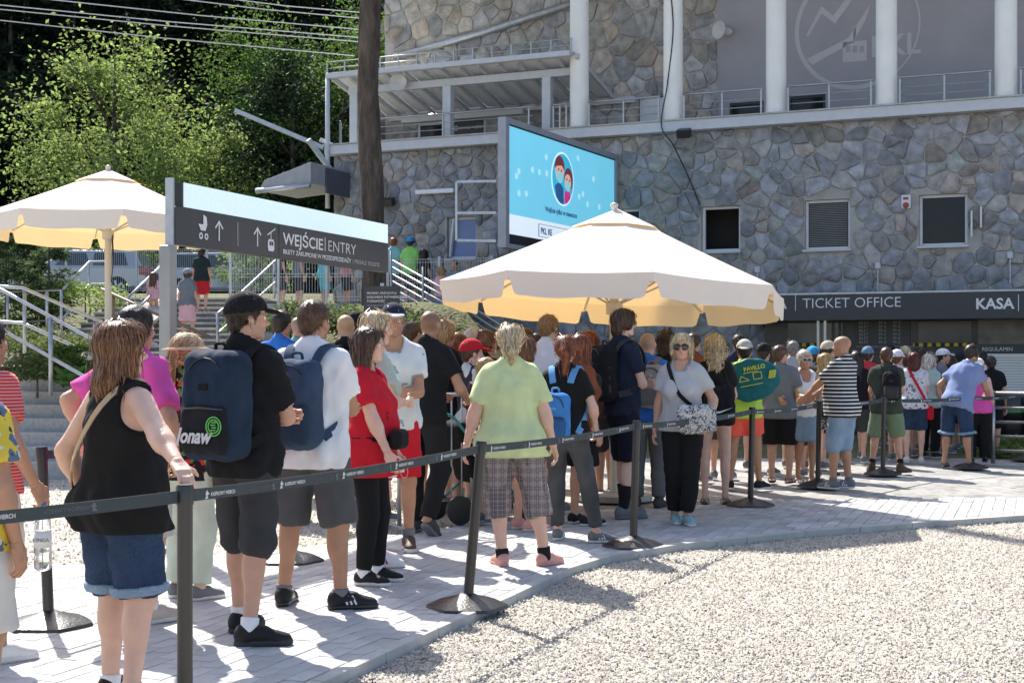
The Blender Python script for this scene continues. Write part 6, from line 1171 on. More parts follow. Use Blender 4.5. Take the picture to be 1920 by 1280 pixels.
# front group
f0 = -25; pp('person in yellow patterned shirt and white shorts at the queue end', -66, 5.35, f0, 640, g=1.12, tone='tan', top=TEE(YEL, hem=.84, loose=.02), bottom=dict(k='shorts', m=BEIGE, len=1.0, loose=.03), shoes=shoe(SHBE), hair=dict(s='short', c='white'))
P1 = pp('person in red striped T-shirt holding a water bottle', -28, 6.75, -35, 600, g=1.08, tone='tan', Rr=(.31, .06, .87), Rc=.9, top=TEE(REDS, hem=.86), bottom=dict(k='shorts', m=BEIGE, len=1.0), shoes=shoe(SHW), hair=dict(s='short', c='dark'))
w_ = l2w(P1, P1['hand'][1][0]); bt = empty('water_bottle', (w_.x + .02, w_.y - .01, w_.z - .33), 0, 'clear plastic water bottle with a white label held by its neck', 'bottle'); PET = mat('clear_plastic', (.85, .90, .93), rough=.05, trans=.9, var=.02)
MB().lathe([(.030, 0), (.040, .012), (.041, .06), (.038, .075), (.041, .09), (.041, .20), (.036, .235), (.016, .285), (.014, .31)], 20).build('bottle_body', PET, bt, True); MB().lathe([(.0165, .30), (.0165, .325)], 14).build('cap', mat('blue_cap', (.05, .12, .35), rough=.4), bt); MB().lathe([(.0418, .11), (.0418, .19)], 20).build('paper_label', mat('label_white', (.70, .70, .70), rough=.6), bt, True); text('KINGA', .026, mat('label_ink', (.05, .05, .06)), bt, face_M((-.034, -.0428, .14), (1, 0, 0)), ext=.0004)
hp_ = (-1.30, 5.45, 1.035); P2 = pp('woman in black tank top and cuffed denim shorts resting a hand on the post', 226, 5.95, -38, 612, fem=True, g=1.30, belly=.5, tone='fair', hy=-20, Rr=(*toL(226, 5.95, -38, hp_), .6, -.2, -.9), Rp=(0, 0, -1), Rc=.3, L=(-.30, .02, .86), feet=((-.12, .03, 10), (.12, -.03, -8)), top=dict(k='tank', m=BLK, hem=.80, loose=.022, n='tank_top', arm=.03, wr=.009), bottom=dict(k='shorts', m=JEAN, len=.93, loose=.022, cuff=LJEAN), shoes=shoe(SHB, sock=SKW, sh=.11), hair=dict(s='bob', c='honey', len=.135, w=.10, vol=.006), glasses=dict())
T = P2['T']; pts = spline([T(.05, .15, 1.30), T(.105, .07, 1.47), T(.10, -.03, 1.49), T(.05, -.165, 1.36), T(-.10, -.19, 1.12), T(-.215, -.08, .93), T(-.22, .06, .92)], 24); sp = empty('shoulder_strap_bag', P2['o'].location, P2['o'].rotation_euler[2], 'beige bag strap slung across the black tank top', 'bag'); ribbon(pts, [np.array(p) - np.array((0, 0, p[2] - .02)) for p in pts], .022, .006).build('strap', C('beige_strap', .48, .36, .24), sp); G = Grid((-.40, -.05, .66), (-.1, .35, 1.0), .012); G.add(bx((-.262, .12, .84), (.04, .10, .075), .03), 0); v, f = G.mesh(); npmesh('pouch', v, f, C('beige_bag', .42, .31, .2), sp)
pp('man with dark hair in a hot pink T-shirt', 254, 7.75, -30, 578, g=1.05, tone='mid', hy=-10, L=(-.36, -.06, 1.02), Rr='pocket', top=TEE(PINK, hem=.84, sl=.75), bottom=dict(k='shorts', m=BEIGE, len=1.0), shoes=shoe(SHBE, sock=SKW, sh=.13, sole=RUBBER), hair=dict(s='short', c='dark', vol=.006))
pp('woman in dark floral blouse, mint trousers and straw hat', 352, 8.5, -35, 632, fem=True, g=.98, hy=-15, top=TEE(FLOR, hem=.80, n='blouse'), bottom=dict(k='trousers', m=MINT, len=1.9, n='trousers'), shoes=shoe(SHG), hair=dict(s='ponytail', c='blond', tz=-.03), cap=dict(m=C('straw', .58, .44, .30), hat=1))
P5 = pp('man in black cap and black T-shirt with a dark backpack', 462, 7.3, -28, 556, g=1.02, tone='mid', hy=-35, hp=-.08, L='fold', Rr='fold', feet=((-.14, .12, 8), (.13, -.14, -55)), top=TEE(BLK, hem=.83, sl=.72), bottom=dict(k='shorts', m=DGREY, len=1.02, loose=.03), shoes=shoe(SHB, sole=C('sole_dark', .05, .05, .05), sock=SKW, sh=.135, lace=DGREY), hair=dict(s='short', c='dark'), cap=dict(m=BLK, strap=BRUSHED), glasses=dict())
DN = C('pack_navy', .017, .031, .055, var=.3); MESH = C('pack_mesh', .016, .017, .02); b5 = backpack(P5, 'dark blue backpack with a mesh pocket, white script and a green emblem', DN, MESH, w=.172, hgt=.27, dep=.095, zc=1.20, strapm=BLK); s = P5['s']; c = P5['T'](0, -(.108 * P5['gg'] + .03) - .095 * .9, 1.20); yf = float(c[1]) - (.095 * .8 + .055 + .014) * s
text('Jonaw', .105, mat('script_white', (.62, .62, .62), rough=.8, var=.02), b5, face_M((float(c[0]) - .145, yf, float(c[2]) - .185), (1, 0, 0)), shear=.35, bold=.003, sx=.85); GRN = mat('emblem_green', (.14, .50, .09), rough=.7, var=.02)
for a, b in ((.044, .050), (.030, .036)): flat(ring(a, b, n=30), GRN, b5, face_M((float(c[0]) + .10, yf - .002, float(c[2]) - .10), (1, 0, 0)), 'emblem_ring')
for k in range(4): MB().box(float(c[0]) + .082 + (k % 2) * .006, float(c[0]) + .112 + (k % 2) * .006, yf - .005, yf - .002, float(c[2]) - .122 + k * .013, float(c[2]) - .116 + k * .013).build('emblem_bar', GRN, b5)
P6 = pp('man in white T-shirt and grey shorts with a blue backpack', 588, 8.2, -18, 566, g=1.12, tone='tan', hy=-12, L='fold', Rr='fold', feet=((-.20, .02, 15), (.17, .0, -60)), top=TEE(WHT, hem=.80, sl=.66, loose=.01), bottom=dict(k='shorts', m=C('grey_short', .085, .085, .088), len=1.0, loose=.028), shoes=shoe(SHB, sole=BLACKP, sock=SHG, sh=.12, lace=SHG, str=SHW), hair=dict(s='short', c='brown'))
SB = C('slate_blue', .038, .062, .108, var=.25); backpack(P6, 'slate blue backpack with black side panels on a white T-shirt', SB, C('slate_dark', .025, .042, .075), w=.15, hgt=.25, dep=.09, zc=1.17, strapm=SB)
P7 = pp('woman with long dark hair in a red T-shirt and black leggings', 690, 9.1, -102, 618, fem=True, g=1.16, belly=.7, hy=4, L=(-.24, .12, .84), Lc=.8, Rr=(.20, .20, .86), feet=((-.10, .03, 5), (.10, .0, -5)), top=TEE(RED, hem=.74, loose=.02, vneck=.06), bottom=dict(k='trousers', m=BLK, len=1.93, loose=0, off=.006, n='leggings', wr=.003), shoes=shoe(SHB, sole=RUBBER, sock=SKW, sh=.11), hair=dict(s='long', c='brown', len=.24, fy=-.02), glasses=dict(up=1))
T = P7['T']; G = Grid(T(-.2, .05, .9), T(.25, .36, 1.12), .011); G.add(bx(T(.07, .245, 1.00), (.11, .045, .065), .04), 0); v, f = G.mesh(); fp_ = empty('belt_bag', P7['o'].location, P7['o'].rotation_euler[2], 'black belt bag worn on the red T-shirt', 'bag'); npmesh('pouch', v, f, BLK, fp_); pts = [T(.215 * math.sin(a), .02 + .215 * math.cos(a), 1.0 + .01 * math.cos(a)) for a in np.linspace(0, 2 * math.pi, 28)]; ribbon(pts, [np.array(p) - T(0, .02, 1.0) for p in pts], .03, .004).build('belt_strap', BLK, fp_)
INK = mat('shirt_ink', (.012, .012, .014), rough=.8); yb = float(T(0, .205, 1.2)[1])
for t_, z_, sz in (('DREAM', 1.17, .055), ('BIG IN', 1.12, .05), ('OWN', 1.075, .04)): text(t_, sz, INK, P7['o'], face_M(tuple(float(q) for q in T(.165, .10, z_)), (.35, -1, 0)) @ Matrix.Translation((-.09, 0, .03)), name='print', bold=.001)
mk = empty('face_mask', l2w(P7, P7['hand'][-1][0]), .4, 'white face mask dangling from the hand at the red T-shirt', 'mask'); MB().box(-.045, .045, -.004, .004, -.05, .035).build('mask_cloth', SKW, mk, bevel=.003); MB().tube([(.045 + .025 * math.sin(a), 0, -.05 + .04 * math.cos(a)) for a in np.linspace(0, 6.2, 14)], .0015, 4).build('ear_loop', SKW, mk)
pp('blonde woman in a pale grey green T-shirt and red shorts', 704, 9.9, -80, 588, fem=True, g=1.12, hy=-15, Rr='fold', top=TEE(C('grey_green', .40, .47, .42), hem=.85), bottom=dict(k='shorts', m=C('red_shorts', .45, .02, .03), len=.72, cuff=WHT), shoes=shoe(SHW, sock=SKW, sh=.13, str=C('maroon', .15, .015, .03)), hair=dict(s='bob', c='lightblond', len=.10))
pp('man in navy cap and sunglasses with a white T-shirt', 738, 10.7, 178, 574, tone='tan', hy=12, L='fold', Rr='fold', top=TEE(patt('white_blue_print', (.62, .64, .66), [(.25, .35, .45)], 7, .35), hem=.86), bottom=dict(k='shorts', m=RED, len=.9), shoes=shoe(SHBR, sock=SHG, sh=.16), hair=dict(s='short', c='grey'), cap=dict(m=NAVY, vm=LGREY), glasses=dict())
pp('man in black T-shirt and black trousers leaning on the steel barrier', 792, 11.65, -25, 580, tone='tan', g=.98, L=(-.10, .40, 1.15), Rr=(.24, .34, 1.14), lean=(.0, .10), feet=((-.10, .05, 5), (.13, -.16, -10, .05)), top=TEE(BLK, hem=.84), bottom=dict(k='trousers', m=C('black_trouser', .016, .016, .017), len=1.93, loose=.014, n='trousers'), shoes=shoe(C('shoe_darkgrey', .07, .07, .07), sole=SHG, pit={1: .7}), hair=dict(s='buzz', c='brown'))
pp('woman in pale green T-shirt and plaid capri trousers', 957, 9.85, 3, 614, fem=True, g=1.27, L=(-.31, .03, .86), Rr=(.31, .02, .84), feet=((-.06, .0, 18), (.25, .0, -50)), top=TEE(LIME, hem=.80, sl=.72, loose=.03, wr=.009), bottom=dict(k='capri', m=plaid('plaid'), len=1.30, loose=.03, n='capri_trousers'), shoes=shoe(SHP, sole=SHP, sock=SKB, sh=.13, lace=SHP), hair=dict(s='ponytail', c='lightblond', len=.12, tz=-.02, band=mat('green_band2', (.05, .45, .15))))
P19 = pp('redhead in black T-shirt and grey jeans with one foot on the post base', 1062, 11.15, -15, 632, fem=True, g=.98, hy=12, L='front', Rr=(.20, .16, .90), lean=(-.02, .06), feet=((-.10, .10, 5), (.26, .0, -75)), top=TEE(BLK, hem=.86), bottom=dict(k='trousers', m=GJEAN, len=1.88, loose=.004, off=.008, n='jeans'), shoes=shoe(SHG, sole=RUBBER, str=SHW, lace=SHW), hair=dict(s='ponytail', c='red', len=.36, tz=.03))
backpack(P19, 'bright blue backpack hanging low on the black T-shirt', C('pack_blue', .05, .20, .50), C('pack_blue_d', .03, .10, .25), w=.125, hgt=.20, dep=.075, zc=1.08, strapm=C('pack_strap_blue', .12, .30, .55), side=-.05)
P20 = pp('tall youth with glasses and a black backpack in navy clothes', 1168, 12.85, -62, 582, g=.86, tone='pale', hy=-8, L='fold', Rr='fold', feet=((-.10, .08, 0), (.10, -.06, -15)), top=TEE(NAVY, hem=.86), bottom=dict(k='shorts', m=C('navy_short', .012, .014, .028), len=1.0, loose=.025), shoes=shoe(SHG, sole=SHG, sock=SKB, sh=.28), hair=dict(s='bob', c='brown', len=.055, w=.07, fy=.0), glasses=dict(l=mat('clear_lens', (.6, .6, .6), rough=.05, trans=.95, var=0), h=.019))
backpack(P20, 'soft black backpack on the tall youth in navy', BLK, DGREY, w=.15, hgt=.235, dep=.085, zc=1.22)
P21 = pp('man in royal blue T-shirt and grey trousers with a grey backpack', 1214, 13.7, -12, 624, g=1.06, tone='mid', top=TEE(BLUE, hem=.86), bottom=dict(k='trousers', m=MGREY, len=1.92, loose=.016, n='trousers'), shoes=shoe(C('shoe_darkgrey', .07, .07, .07), sole=BLACKP), hair=dict(s='buzz', c='grey'))
b21 = backpack(P21, 'light grey backpack with a mauve bottle in its side pocket', C('pack_grey', .28, .28, .29), C('pack_grey_d', .16, .16, .17), w=.135, hgt=.21, dep=.08, zc=1.22, side=.06); MB().lathe([(.035, -.12), (.036, .06), (.025, .08), (.02, .11)], 14, tuple(float(q) for q in P21['T'](.215, -.19, 1.10))).build('bottle_pocket', C('mauve', .22, .12, .18), b21, True)
P22 = pp('blonde woman in sunglasses and a pale grey T-shirt facing back', 1279, 12.35, 160, 628, fem=True, g=1.10, hy=8, tone='mid', L=(-.27, .10, .92), Rr=(.25, .0, .84), feet=((-.06, .06, 30), (.08, -.05, 20)), top=TEE(LGREY, hem=.86, vneck=.03), bottom=dict(k='trousers', m=BLK, len=1.88, loose=.012, n='trousers'), shoes=shoe(SHT, sole=RUBBER, lace=SKW), hair=dict(s='bob', c='lightblond', len=.075), glasses=dict(h=.027))
hb2 = empty('handbag', P22['o'].location, P22['o'].rotation_euler[2], 'black and white patterned shoulder bag on the pale grey T-shirt', 'bag'); T = P22['T']; c = T(-.18, .20, .98); G = Grid(c - .3, c + .3, .013); G.add(bx(c, (.17, .055, .125), .05, rotz(.5)), 0).add(bx(c + V3(.02, .05, .02), (.15, .03, .07), .03, rotz(.5)), .02); G.wrinkle(.007, .1, 3); v, f = G.mesh(); npmesh('bag_body', v, f, BOHO, hb2)
pts = spline([c + V3(.05, -.02, .12), T(.0, .16, 1.22), T(.105, .09, 1.45), T(.115, -.02, 1.50), T(.08, -.14, 1.38), T(-.1, -.15, 1.15), c + V3(-.1, -.08, .1)], 22); ribbon(pts, [np.array(p) - T(0, 0, 1.25) for p in pts], .035, .006).build('strap', BLK, hb2)
P23 = pp('woman with curly blonde hair in a short black dress', 1340, 14.0, -8, 632, fem=True, g=1.0, L='front', Rr='front', feet=((-.10, 0, 5), (.11, .02, -10)), top=TEE(BLK, hem=.86), bottom=dict(k='skirt', m=BLK, hem=.80, fl=1.12, n='skirt'), shoes=shoe(BLACKP, k='sandal'), hair=dict(s='curly', c='lightblond', len=.20, vol=.012))
ng = empty('drawstring_bag', P23['o'].location, P23['o'].rotation_euler[2], 'black drawstring bag with a white swoosh on the black dress', 'bag'); c = P23['T'](.05, -.20, 1.05); G = Grid(c - .3, c + .3, .014); G.add(bx(c, (.15, .06, .19), .055), 0); G.wrinkle(.012, .1, 9); v, f = G.mesh(); npmesh('bag_body', v, f, C('bag_black', .016, .016, .02), ng); flat([(-.09, .0), (-.075, -.025), (-.03, -.022), (.10, .035), (-.035, -.005), (-.06, -.005)], LETTER, ng, face_M((float(c[0]) + .03, float(c[1]) - .075, float(c[2]) - .06), (1, 0, 0)), 'swoosh')
for q in (-1, 1): MB().tube(spline([c + V3(q * .1, .03, .17), P23['T'](q * .10, -.10, 1.42), P23['T'](q * .11, 0, 1.50), P23['T'](q * .12, .13, 1.30), P23['T'](q * .17, .0, 1.0)], 16), .005, 5).build('cord', BLACKP, ng)
P24 = pp('person in neon shirt and coral shorts with a white cap worn backwards', 1396, 15.6, -10, 640, g=1.1, tone='tan', feet=((-.17, 0, 8), (.17, .04, -40)), L='front', Rr='front', top=TEE(C('neon', .50, .72, .10), hem=.84), bottom=dict(k='shorts', m=C('coral', .85, .13, .09), len=.62, loose=.03), shoes=shoe(SHB, sole=SHW), hair=dict(s='short', c='dark'), cap=dict(m=LGREY, back=1))
tb_ = empty('tent_bag', P24['o'].location, P24['o'].rotation_euler[2], 'round teal tent bag with lime print carried across the neon shirt', 'bag'); c = P24['T'](.08, -.26, 1.30); TM = rotz(.05) @ np.array(((math.cos(-.2), 0, math.sin(-.2)), (0, 1, 0), (-math.sin(-.2), 0, math.cos(-.2))), np.float32); G = Grid(c - .5, c + .5, .018); G.add(el(c, (.315, .075, .235), TM), 0); G.wrinkle(.010, .16, 4); v, f = G.mesh(); npmesh('bag_body', v, f, C('teal_nylon', .008, .12, .14, rough=.5), tb_)
LM = mat('lime_print', (.50, .58, .06), rough=.7, var=.02); MT = face_M(tuple(float(q) for q in c + V3(0, -.092, 0)), (math.cos(.2), 0, math.sin(.2))); text('PAVILLO', .062, LM, tb_, MT @ Matrix.Translation((-.06, .105, -.008)), bold=.002, ext=.004)
for x0, y0, x1, y1 in ((-.13, 0, -.02, 0), (-.13, 0, -.10, .06), (-.10, .06, -.02, 0), (-.07, .085, .09, .085), (.03, 0, .12, 0), (.03, 0, .03, .07), (.12, 0, .12, .07), (.03, .07, .12, .07), (-.13, -.055, .12, -.055)): MB().bar(MT @ Vector((x0, y0, 0)), MT @ Vector((x1, y1, 0)), .005, .008).build('tent_drawing', LM, tb_)
for sx_ in (-1, 1):
    for k in range(3): MB().bar(MT @ Vector((sx_ * (.20 + k * .022), -.02, -.022)), MT @ Vector((sx_ * (.20 + k * .022) + .03, .06, -.022)), .012, .03).build('lime_stripe', LM, tb_)
ribbon(spline([c + V3(-.25, .05, .1), P24['T'](-.12, .03, 1.5), P24['T'](-.05, .14, 1.35), P24['T'](.2, .1, 1.15), c + V3(.25, .05, -.1)], 18), [V3(0, 0, 1)] * 18, .03, .005).build('strap', BLACKP, tb_)
pp('boy in a plain grey T-shirt and black shorts', 1463, 16.4, -25, 648, g=1.2, belly=.3, hy=-150 + 130, Rr='down', tone='mid', top=TEE(C('grey_tee', .16, .175, .20), hem=.82), bottom=dict(k='shorts', m=BLK, len=.95, loose=.03), shoes=shoe(SHBR, k='sandal'), hair=dict(s='short', c='brown'))
pp('woman in white sunglasses, white tank top and denim skirt', 1508, 16.4, 190, 658, fem=True, g=1.05, tone='tan', L='front', Rr=(.34, .10, 1.0), feet=((-.08, .05, 20), (.07, -.06, 30)), top=dict(k='tank', m=WHT, hem=.86, n='tank_top'), bottom=dict(k='skirt', m=LJEAN, hem=.50, fl=1.02, n='denim_skirt'), shoes=shoe(SHW, k='sandal'), hair=dict(s='short', c='white', vol=.004), glasses=dict(f=SKW))
pp('woman with long straight blonde hair and a black tank top', 1548, 17.2, -30, 664, fem=True, near=False, hy=-20, Rr='front', top=dict(k='tank', m=BLK, hem=.86, n='tank_top'), bottom=dict(k='shorts', m=PRN, len=.5), shoes=shoe(SHB, sole=SHW), hair=dict(s='long', c='blond', len=.30))
pp('bald man in a black and white striped T-shirt and pale denim shorts', 1580, 15.65, 48, 630, g=1.12, belly=.8, tone='tan', hy=15, L=(-.14, .42, 1.02), Rr=(.02, .44, 1.00), feet=((-.11, .06, 0), (.11, -.02, 35)), top=TEE(BWS, hem=.82, sl=.72), bottom=dict(k='shorts', m=LJEAN, len=1.04, loose=.035), shoes=shoe(SHG, sole=SHW, sock=SHG, sh=.14, str=SHW), hair=dict(s='buzz', c='grey', a=.12))
P30 = pp('man in olive T-shirt and sage shorts wearing boots', 1662, 17.9, -15, 652, g=1.12, near=False, tone='mid', hp=-.15, L='front', Rr='front', feet=((-.20, .0, 15), (.19, -.03, -45)), top=TEE(OLIVE, hem=.82), bottom=dict(k='shorts', m=KHAKI, len=.95, loose=.03), shoes=shoe(SHBR, sole=BLACKP, sock=SKB, sh=.20, high=1), hair=dict(s='short', c='brown'))
backpack(P30, 'slim black backpack with a blue badge on the olive T-shirt', BLK, DGREY, w=.12, hgt=.20, dep=.07, zc=1.22, h=.016, side=.07)
P31 = pp('woman in a white floral blouse and denim shorts with a red bag', 1714, 19.6, -10, 662, fem=True, g=1.1, near=False, hy=-10, L='front', Rr='front', top=TEE(FLW, hem=.86, n='blouse'), bottom=dict(k='shorts', m=JEAN, len=.88), shoes=shoe(SHW), hair=dict(s='bob', c='maroon', len=.09))
T = P31['T']; rb_ = empty('shoulder_bag', P31['o'].location, P31['o'].rotation_euler[2], 'red shoulder bag with a long red strap over the floral blouse', 'bag'); pts = spline([T(-.08, .1, 1.46), T(-.10, -.05, 1.50), T(0, -.165, 1.30), T(.17, -.14, .98), T(.22, 0, .86)], 18); ribbon(pts, [np.array(p) - T(0, 0, 1.2) for p in pts], .035, .006).build('strap', RED, rb_); c = T(.24, .04, .80); G = Grid(c - .2, c + .2, .016); G.add(bx(c, (.05, .13, .10), .035), 0); v, f = G.mesh(); npmesh('bag_body', v, f, RED, rb_)
pp('man in a blue shirt and denim shorts leaning over the belt', 1793, 18.7, -40, 640, g=1.06, near=False, tone='tan', lean=(.08, .22), hy=-20, L=(-.26, .30, .98), Rr=(.22, .50, 1.0), feet=((-.17, 0, 12), (.17, .02, -30)), top=TEE(C('chambray', .20, .25, .42), hem=.80, k='shirt', loose=.02, n='shirt'), bottom=dict(k='shorts', m=JEAN, len=1.06, loose=.03, cuff=LJEAN), shoes=shoe(SHBR, k='sandal'), hair=dict(s='short', c='dark', vol=.006), glasses=dict(l=mat('clear_lens', (.6, .6, .6)), h=.018))
pp('woman in a bright pink sleeveless top and black trousers', 1834, 19.5, -10, 674, fem=True, g=1.15, near=False, top=dict(k='tank', m=PINK, hem=.84, arm=.02, n='sleeveless_top'), bottom=dict(k='trousers', m=BLK, len=1.92, loose=.02, n='trousers'), shoes=shoe(SHB), hair=dict(s='short', c='lightblond'), cap=dict(m=WHT, back=1))
# people further back
def far(label, px, d, face, ytop, tm, bm_, hair_, fem=False, tone='mid', blen=.95, cap_=None, gl_=None, sk=None, shm=SHG, kk='shorts', **k):
    return pp(label, px, d, face, ytop, near=False, fem=fem, tone=tone, top=dict(m=tm, hem=.84) if not isinstance(tm, dict) else tm, bottom=dict(k=kk, m=bm_, len=blen) if sk is None else dict(k='skirt', m=bm_, hem=sk, n='skirt'), shoes=shoe(shm), hair=hair_, cap=cap_, glasses=gl_, **k)
h_ = lambda s, c, **k: dict(s=s, c=c, **k)
far('man in a plain royal blue T-shirt before the shrub bank', 528, 13.2, -20, 584, BLUE, DGREY, h_('short', 'dark'), tone='tan', g=1.15)
b_ = far('boy with cropped hair and a black rucksack', 648, 13.4, -10, 590, BLK, DGREY, h_('buzz', 'blond'), g=.95); backpack(b_, 'black rucksack on the boy with cropped hair', BLK, h=.016)
far('person in a black cap behind the boy with cropped hair', 668, 15.2, -30, 588, MGREY, DGREY, h_('short', 'dark'), cap_=dict(m=BLK))
far('bald man partly hidden behind the white T-shirt man', 560, 15.0, -30, 594, C('teal_tee', .16, .32, .32), DGREY, h_('buzz', 'grey'))
far('woman with a blonde topknot in a black T-shirt', 836, 13.3, -30, 606, BLK, DGREY, h_('bun', 'blond'), fem=True)
far('man in a pale grey cap and blue shirt', 886, 14.6, -10, 618, C('mid_blue', .08, .22, .42), DGREY, h_('short', 'grey'), cap_=dict(m=LGREY))
far('child in a red cap and a black and white jersey', 884, 12.9, -70, 640, patt('jersey', (.04, .04, .045), [(.6, .6, .6)], 4, .4), DGREY, h_('short', 'brown'), cap_=dict(m=RED), child=True, tone='fair')
far('woman with a ginger bun and dark dress', 913, 13.3, -40, 624, BLK, BLK, h_('bun', 'honey'), fem=True, kk='trousers', blen=1.92, shm=SHB)
far('man with cropped ginger hair in a white T-shirt', 1028, 13.2, -35, 592, WHT, DGREY, h_('short', 'ginger', vol=.004), tone='fair')
far('person with brown hair behind the pale lime T-shirt', 985, 14.0, -20, 616, C('wine', .12, .02, .03), BLK, h_('short', 'brown'))
far('woman in pale shorts and pink trainers behind the lime T-shirt', 982, 11.9, -60, 634, RWS, BLK, h_('bob', 'honey', len=.1), fem=True, shm=SHP, blen=.6)
far('woman in black shorts and high black trainers behind grey jeans', 1088, 12.3, -60, 630, C('rust', .22, .07, .03), BLK, h_('long', 'red', len=.25), fem=True, shm=SHB, blen=.85)
far('woman with long auburn hair under the umbrella', 1105, 14.6, -10, 622, C('brown_tee', .08, .04, .03), DGREY, h_('long', 'red', len=.3), fem=True)
far('girl in red and white stripes behind the tall youth', 1130, 14.9, 20, 668, RWS, LJEAN, h_('long', 'brown', len=.2), fem=True, child=True, blen=.6)
far('person with dark curls under the umbrella edge', 1250, 15.6, -20, 622, BLK, DGREY, h_('curly', 'dark', len=.08), fem=True, kk='trousers', blen=1.9)
far('woman with honey hair under the umbrella pole', 1170, 16.5, -10, 628, C('rose', .4, .2, .22), LJEAN, h_('bob', 'honey', len=.1), fem=True)
far('man in a dark shirt in the umbrella shade', 1385, 18.6, -20, 628, C('navy', 0, 0, 0), DGREY, h_('short', 'dark'))
far('man in dark clothes with a black cap beside the tent bag', 1432, 17.6, -30, 646, BLK, DGREY, h_('short', 'dark'), cap_=dict(m=BLK))
far('person in a bright blue cap behind the white sunglasses', 1524, 18.6, -10, 652, C('pale_tee', .4, .42, .45), DGREY, h_('short', 'brown'), cap_=dict(m=C('cap_blue', .03, .28, .55)))
b_ = far('man in a beige cap and black T-shirt with a rucksack', 1553, 18.4, -60, 642, BLK, DGREY, h_('short', 'dark'), cap_=dict(m=C('cap_beige', .5, .42, .32)), tone='fair'); backpack(b_, 'black rucksack on the man in a beige cap', BLK, h=.016)
far('person in a blue grey cap and red vest', 1627, 20.5, -20, 652, C('red_vest', .45, .04, .06), DGREY, h_('short', 'dark'), cap_=dict(m=C('cap_slate', .12, .19, .28)))
far('man in a white cap and white T-shirt behind the olive T-shirt', 1682, 20.0, -40, 658, WHT, LJEAN, h_('short', 'brown'), cap_=dict(m=WHT))
far('woman with pale blonde hair near the counter', 1697, 21.5, -10, 650, C('cream_top', .55, .50, .42), DGREY, h_('bob', 'lightblond', len=.1), fem=True)
far('woman with ash blonde hair in a mint top', 1742, 20.6, -50, 664, C('mint_top', .38, .5, .45), BLK, h_('bob', 'white', len=.08), fem=True, kk='trousers', blen=1.9, shm=SHB)
far('man in a clean white cap facing the ticket counter', 1768, 21.6, -100, 656, C('grey_tee', 0, 0, 0), DGREY, h_('short', 'dark'), cap_=dict(m=WHT))
far('person in a navy cap by the rules board', 1802, 22.0, -20, 660, C('navy', 0, 0, 0), DGREY, h_('short', 'dark'), cap_=dict(m=NAVY))
far('woman with a dark bun at the rules board', 1842, 21.6, -20, 662, WHT, BLK, h_('bun', 'black'), fem=True, kk='trousers', blen=1.9)
far('man in a black cap under the price board', 1670, 22.6, -10, 650, C('brown_tee', 0, 0, 0), DGREY, h_('short', 'dark'), cap_=dict(m=BLK))
for a in (('man in a maroon T-shirt deep under the umbrella', 1005, 16.2, -20, 626, C('maroon_tee', .14, .02, .03), DGREY, h_('short', 'dark')), ('woman with dark hair and a yellow top under the umbrella', 1062, 16.0, -20, 630, C('mustard', .45, .32, .06), DGREY, h_('long', 'dark', len=.2)), ('man in a green cap under the umbrella', 940, 15.6, -40, 622, C('khaki_tee', .2, .19, .12), DGREY, h_('short', 'dark')),
          ('man in a rust shirt behind the curly blonde hair', 1300, 16.6, -30, 626, C('rust', 0, 0, 0), DGREY, h_('short', 'brown')), ('boy in a navy shirt behind the tent bag', 1355, 17.0, -10, 640, NAVY, DGREY, h_('short', 'brown')), ('man with grey hair behind the grey T-shirt boy', 1487, 18.8, -20, 640, C('pale_tee', 0, 0, 0), DGREY, h_('short', 'grey')), ('woman in a black top beside the blue grey cap', 1606, 19.6, -20, 660, BLK, DGREY, h_('long', 'dark', len=.2)),
          ('man in a plain white shirt close to the counter', 1730, 22.4, -10, 652, WHT, DGREY, h_('short', 'dark')), ('person in a lilac top close to the counter', 1785, 22.6, -10, 662, C('lilac', .35, .28, .5), DGREY, h_('bob', 'brown', len=.08)), ('man in a black shirt next to the pink top', 1858, 20.8, -15, 668, BLK, BLK, h_('short', 'dark')), ('person in a teal top behind the floral blouse', 1700, 20.9, -15, 664, C('teal_tee', 0, 0, 0), DGREY, h_('short', 'brown')), ('child in an orange shirt behind the denim skirt', 1492, 17.4, -20, 690, C('orange', .6, .2, .05), DGREY, h_('short', 'brown'))):
    far(*a)
for a in (('woman in a coral top behind the leaning black shirt man', 858, 13.6, -20, 626, C('coral_top', .6, .2, .16), DGREY, h_('long', 'honey', len=.2)), ('man in a slate shirt behind the leaning black shirt man', 772, 13.8, -30, 604, C('slate_tee', .10, .13, .18), DGREY, h_('short', 'brown')), ('woman with fair hair behind the navy cap man', 700, 12.6, -60, 610, C('sand', .5, .42, .32), DGREY, h_('bob', 'blond', len=.1)), ('child in a striped shirt beside the pushchair', 912, 12.4, -60, 672, RWS, DGREY, h_('short', 'blond'))):
    far(*a)
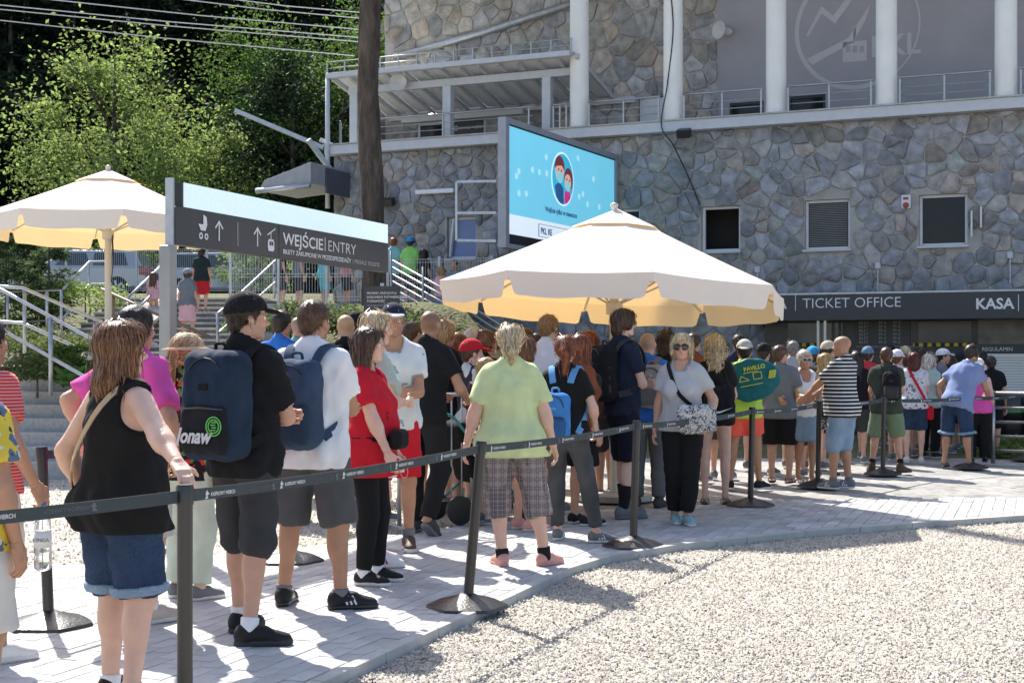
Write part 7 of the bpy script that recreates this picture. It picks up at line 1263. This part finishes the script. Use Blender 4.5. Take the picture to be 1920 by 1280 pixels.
# people on the stairs and terrace
def up(label, px, ytop, yfeet, d, face, *a, **k):
    zf = CH - (yfeet - HZ) * d / FPX; p = far(label, px, d, face, None, *a, H=CH + (HZ - ytop) * d / FPX - zf, z=zf, **k); return p
up('girl in a pink top and black skirt climbing the steps', 288, 511, 606, 27.0, 0, C('pale_pink', .62, .36, .40), BLK, h_('long', 'brown', len=.18), fem=True, sk=.62, child=True)
up('child in a grey cap and pale pink skirt on the steps', 352, 505, 638, 25.6, -5, C('grey_tee', 0, 0, 0), C('pale_pink', 0, 0, 0), h_('short', 'brown'), sk=.36, child=True, fem=True, cap_=dict(m=C('cap_grey', .3, .31, .33)))
up('man in a dark T-shirt and red shorts on the upper steps', 378, 466, 585, 27.6, -10, C('dark_green', .02, .03, .03), C('red_shorts', 0, 0, 0), h_('short', 'dark'), g=1.05)
up('man in a neon green shirt and blue cap on the terrace', 770, 446, 580, 28.6, -20, C('neon_green', .25, .62, .15), DGREY, h_('short', 'dark'), cap_=dict(m=C('cap_blue', 0, 0, 0)))
up('person with red hair on the terrace behind the trunk', 738, 446, 580, 29.2, -20, C('aqua', .25, .5, .5), DGREY, h_('short', 'red'))
up('dark haired person bent beside the neon shirt', 795, 468, 585, 28.4, -40, BLK, DGREY, h_('bob', 'dark', len=.08), fem=True)
up('man in a teal shirt leaning on the stair rail', 853, 488, 620, 27.6, 150, C('teal_shirt', .14, .30, .34), DGREY, h_('short', 'dark'), L='front', Rr='front')
up('small girl in pink on the terrace stairs', 828, 503, 610, 27.4, -10, C('pale_pink', 0, 0, 0), LJEAN, h_('bun', 'blond'), fem=True, child=True)
for px, c_, l_ in ((527, BLK, 'person in black behind the terrace fence'), (560, C('grey_tee', 0, 0, 0), 'person in grey shorts behind the terrace fence'), (608, C('aqua2', .10, .45, .50), 'person in aqua clothes behind the terrace fence'), (650, C('rose', 0, 0, 0), 'person in rose clothes behind the terrace fence')):
    up(l_, px, 455, 580, 28.2, -60, c_, c_ if px in (608,) else DGREY, h_('short', 'dark'))
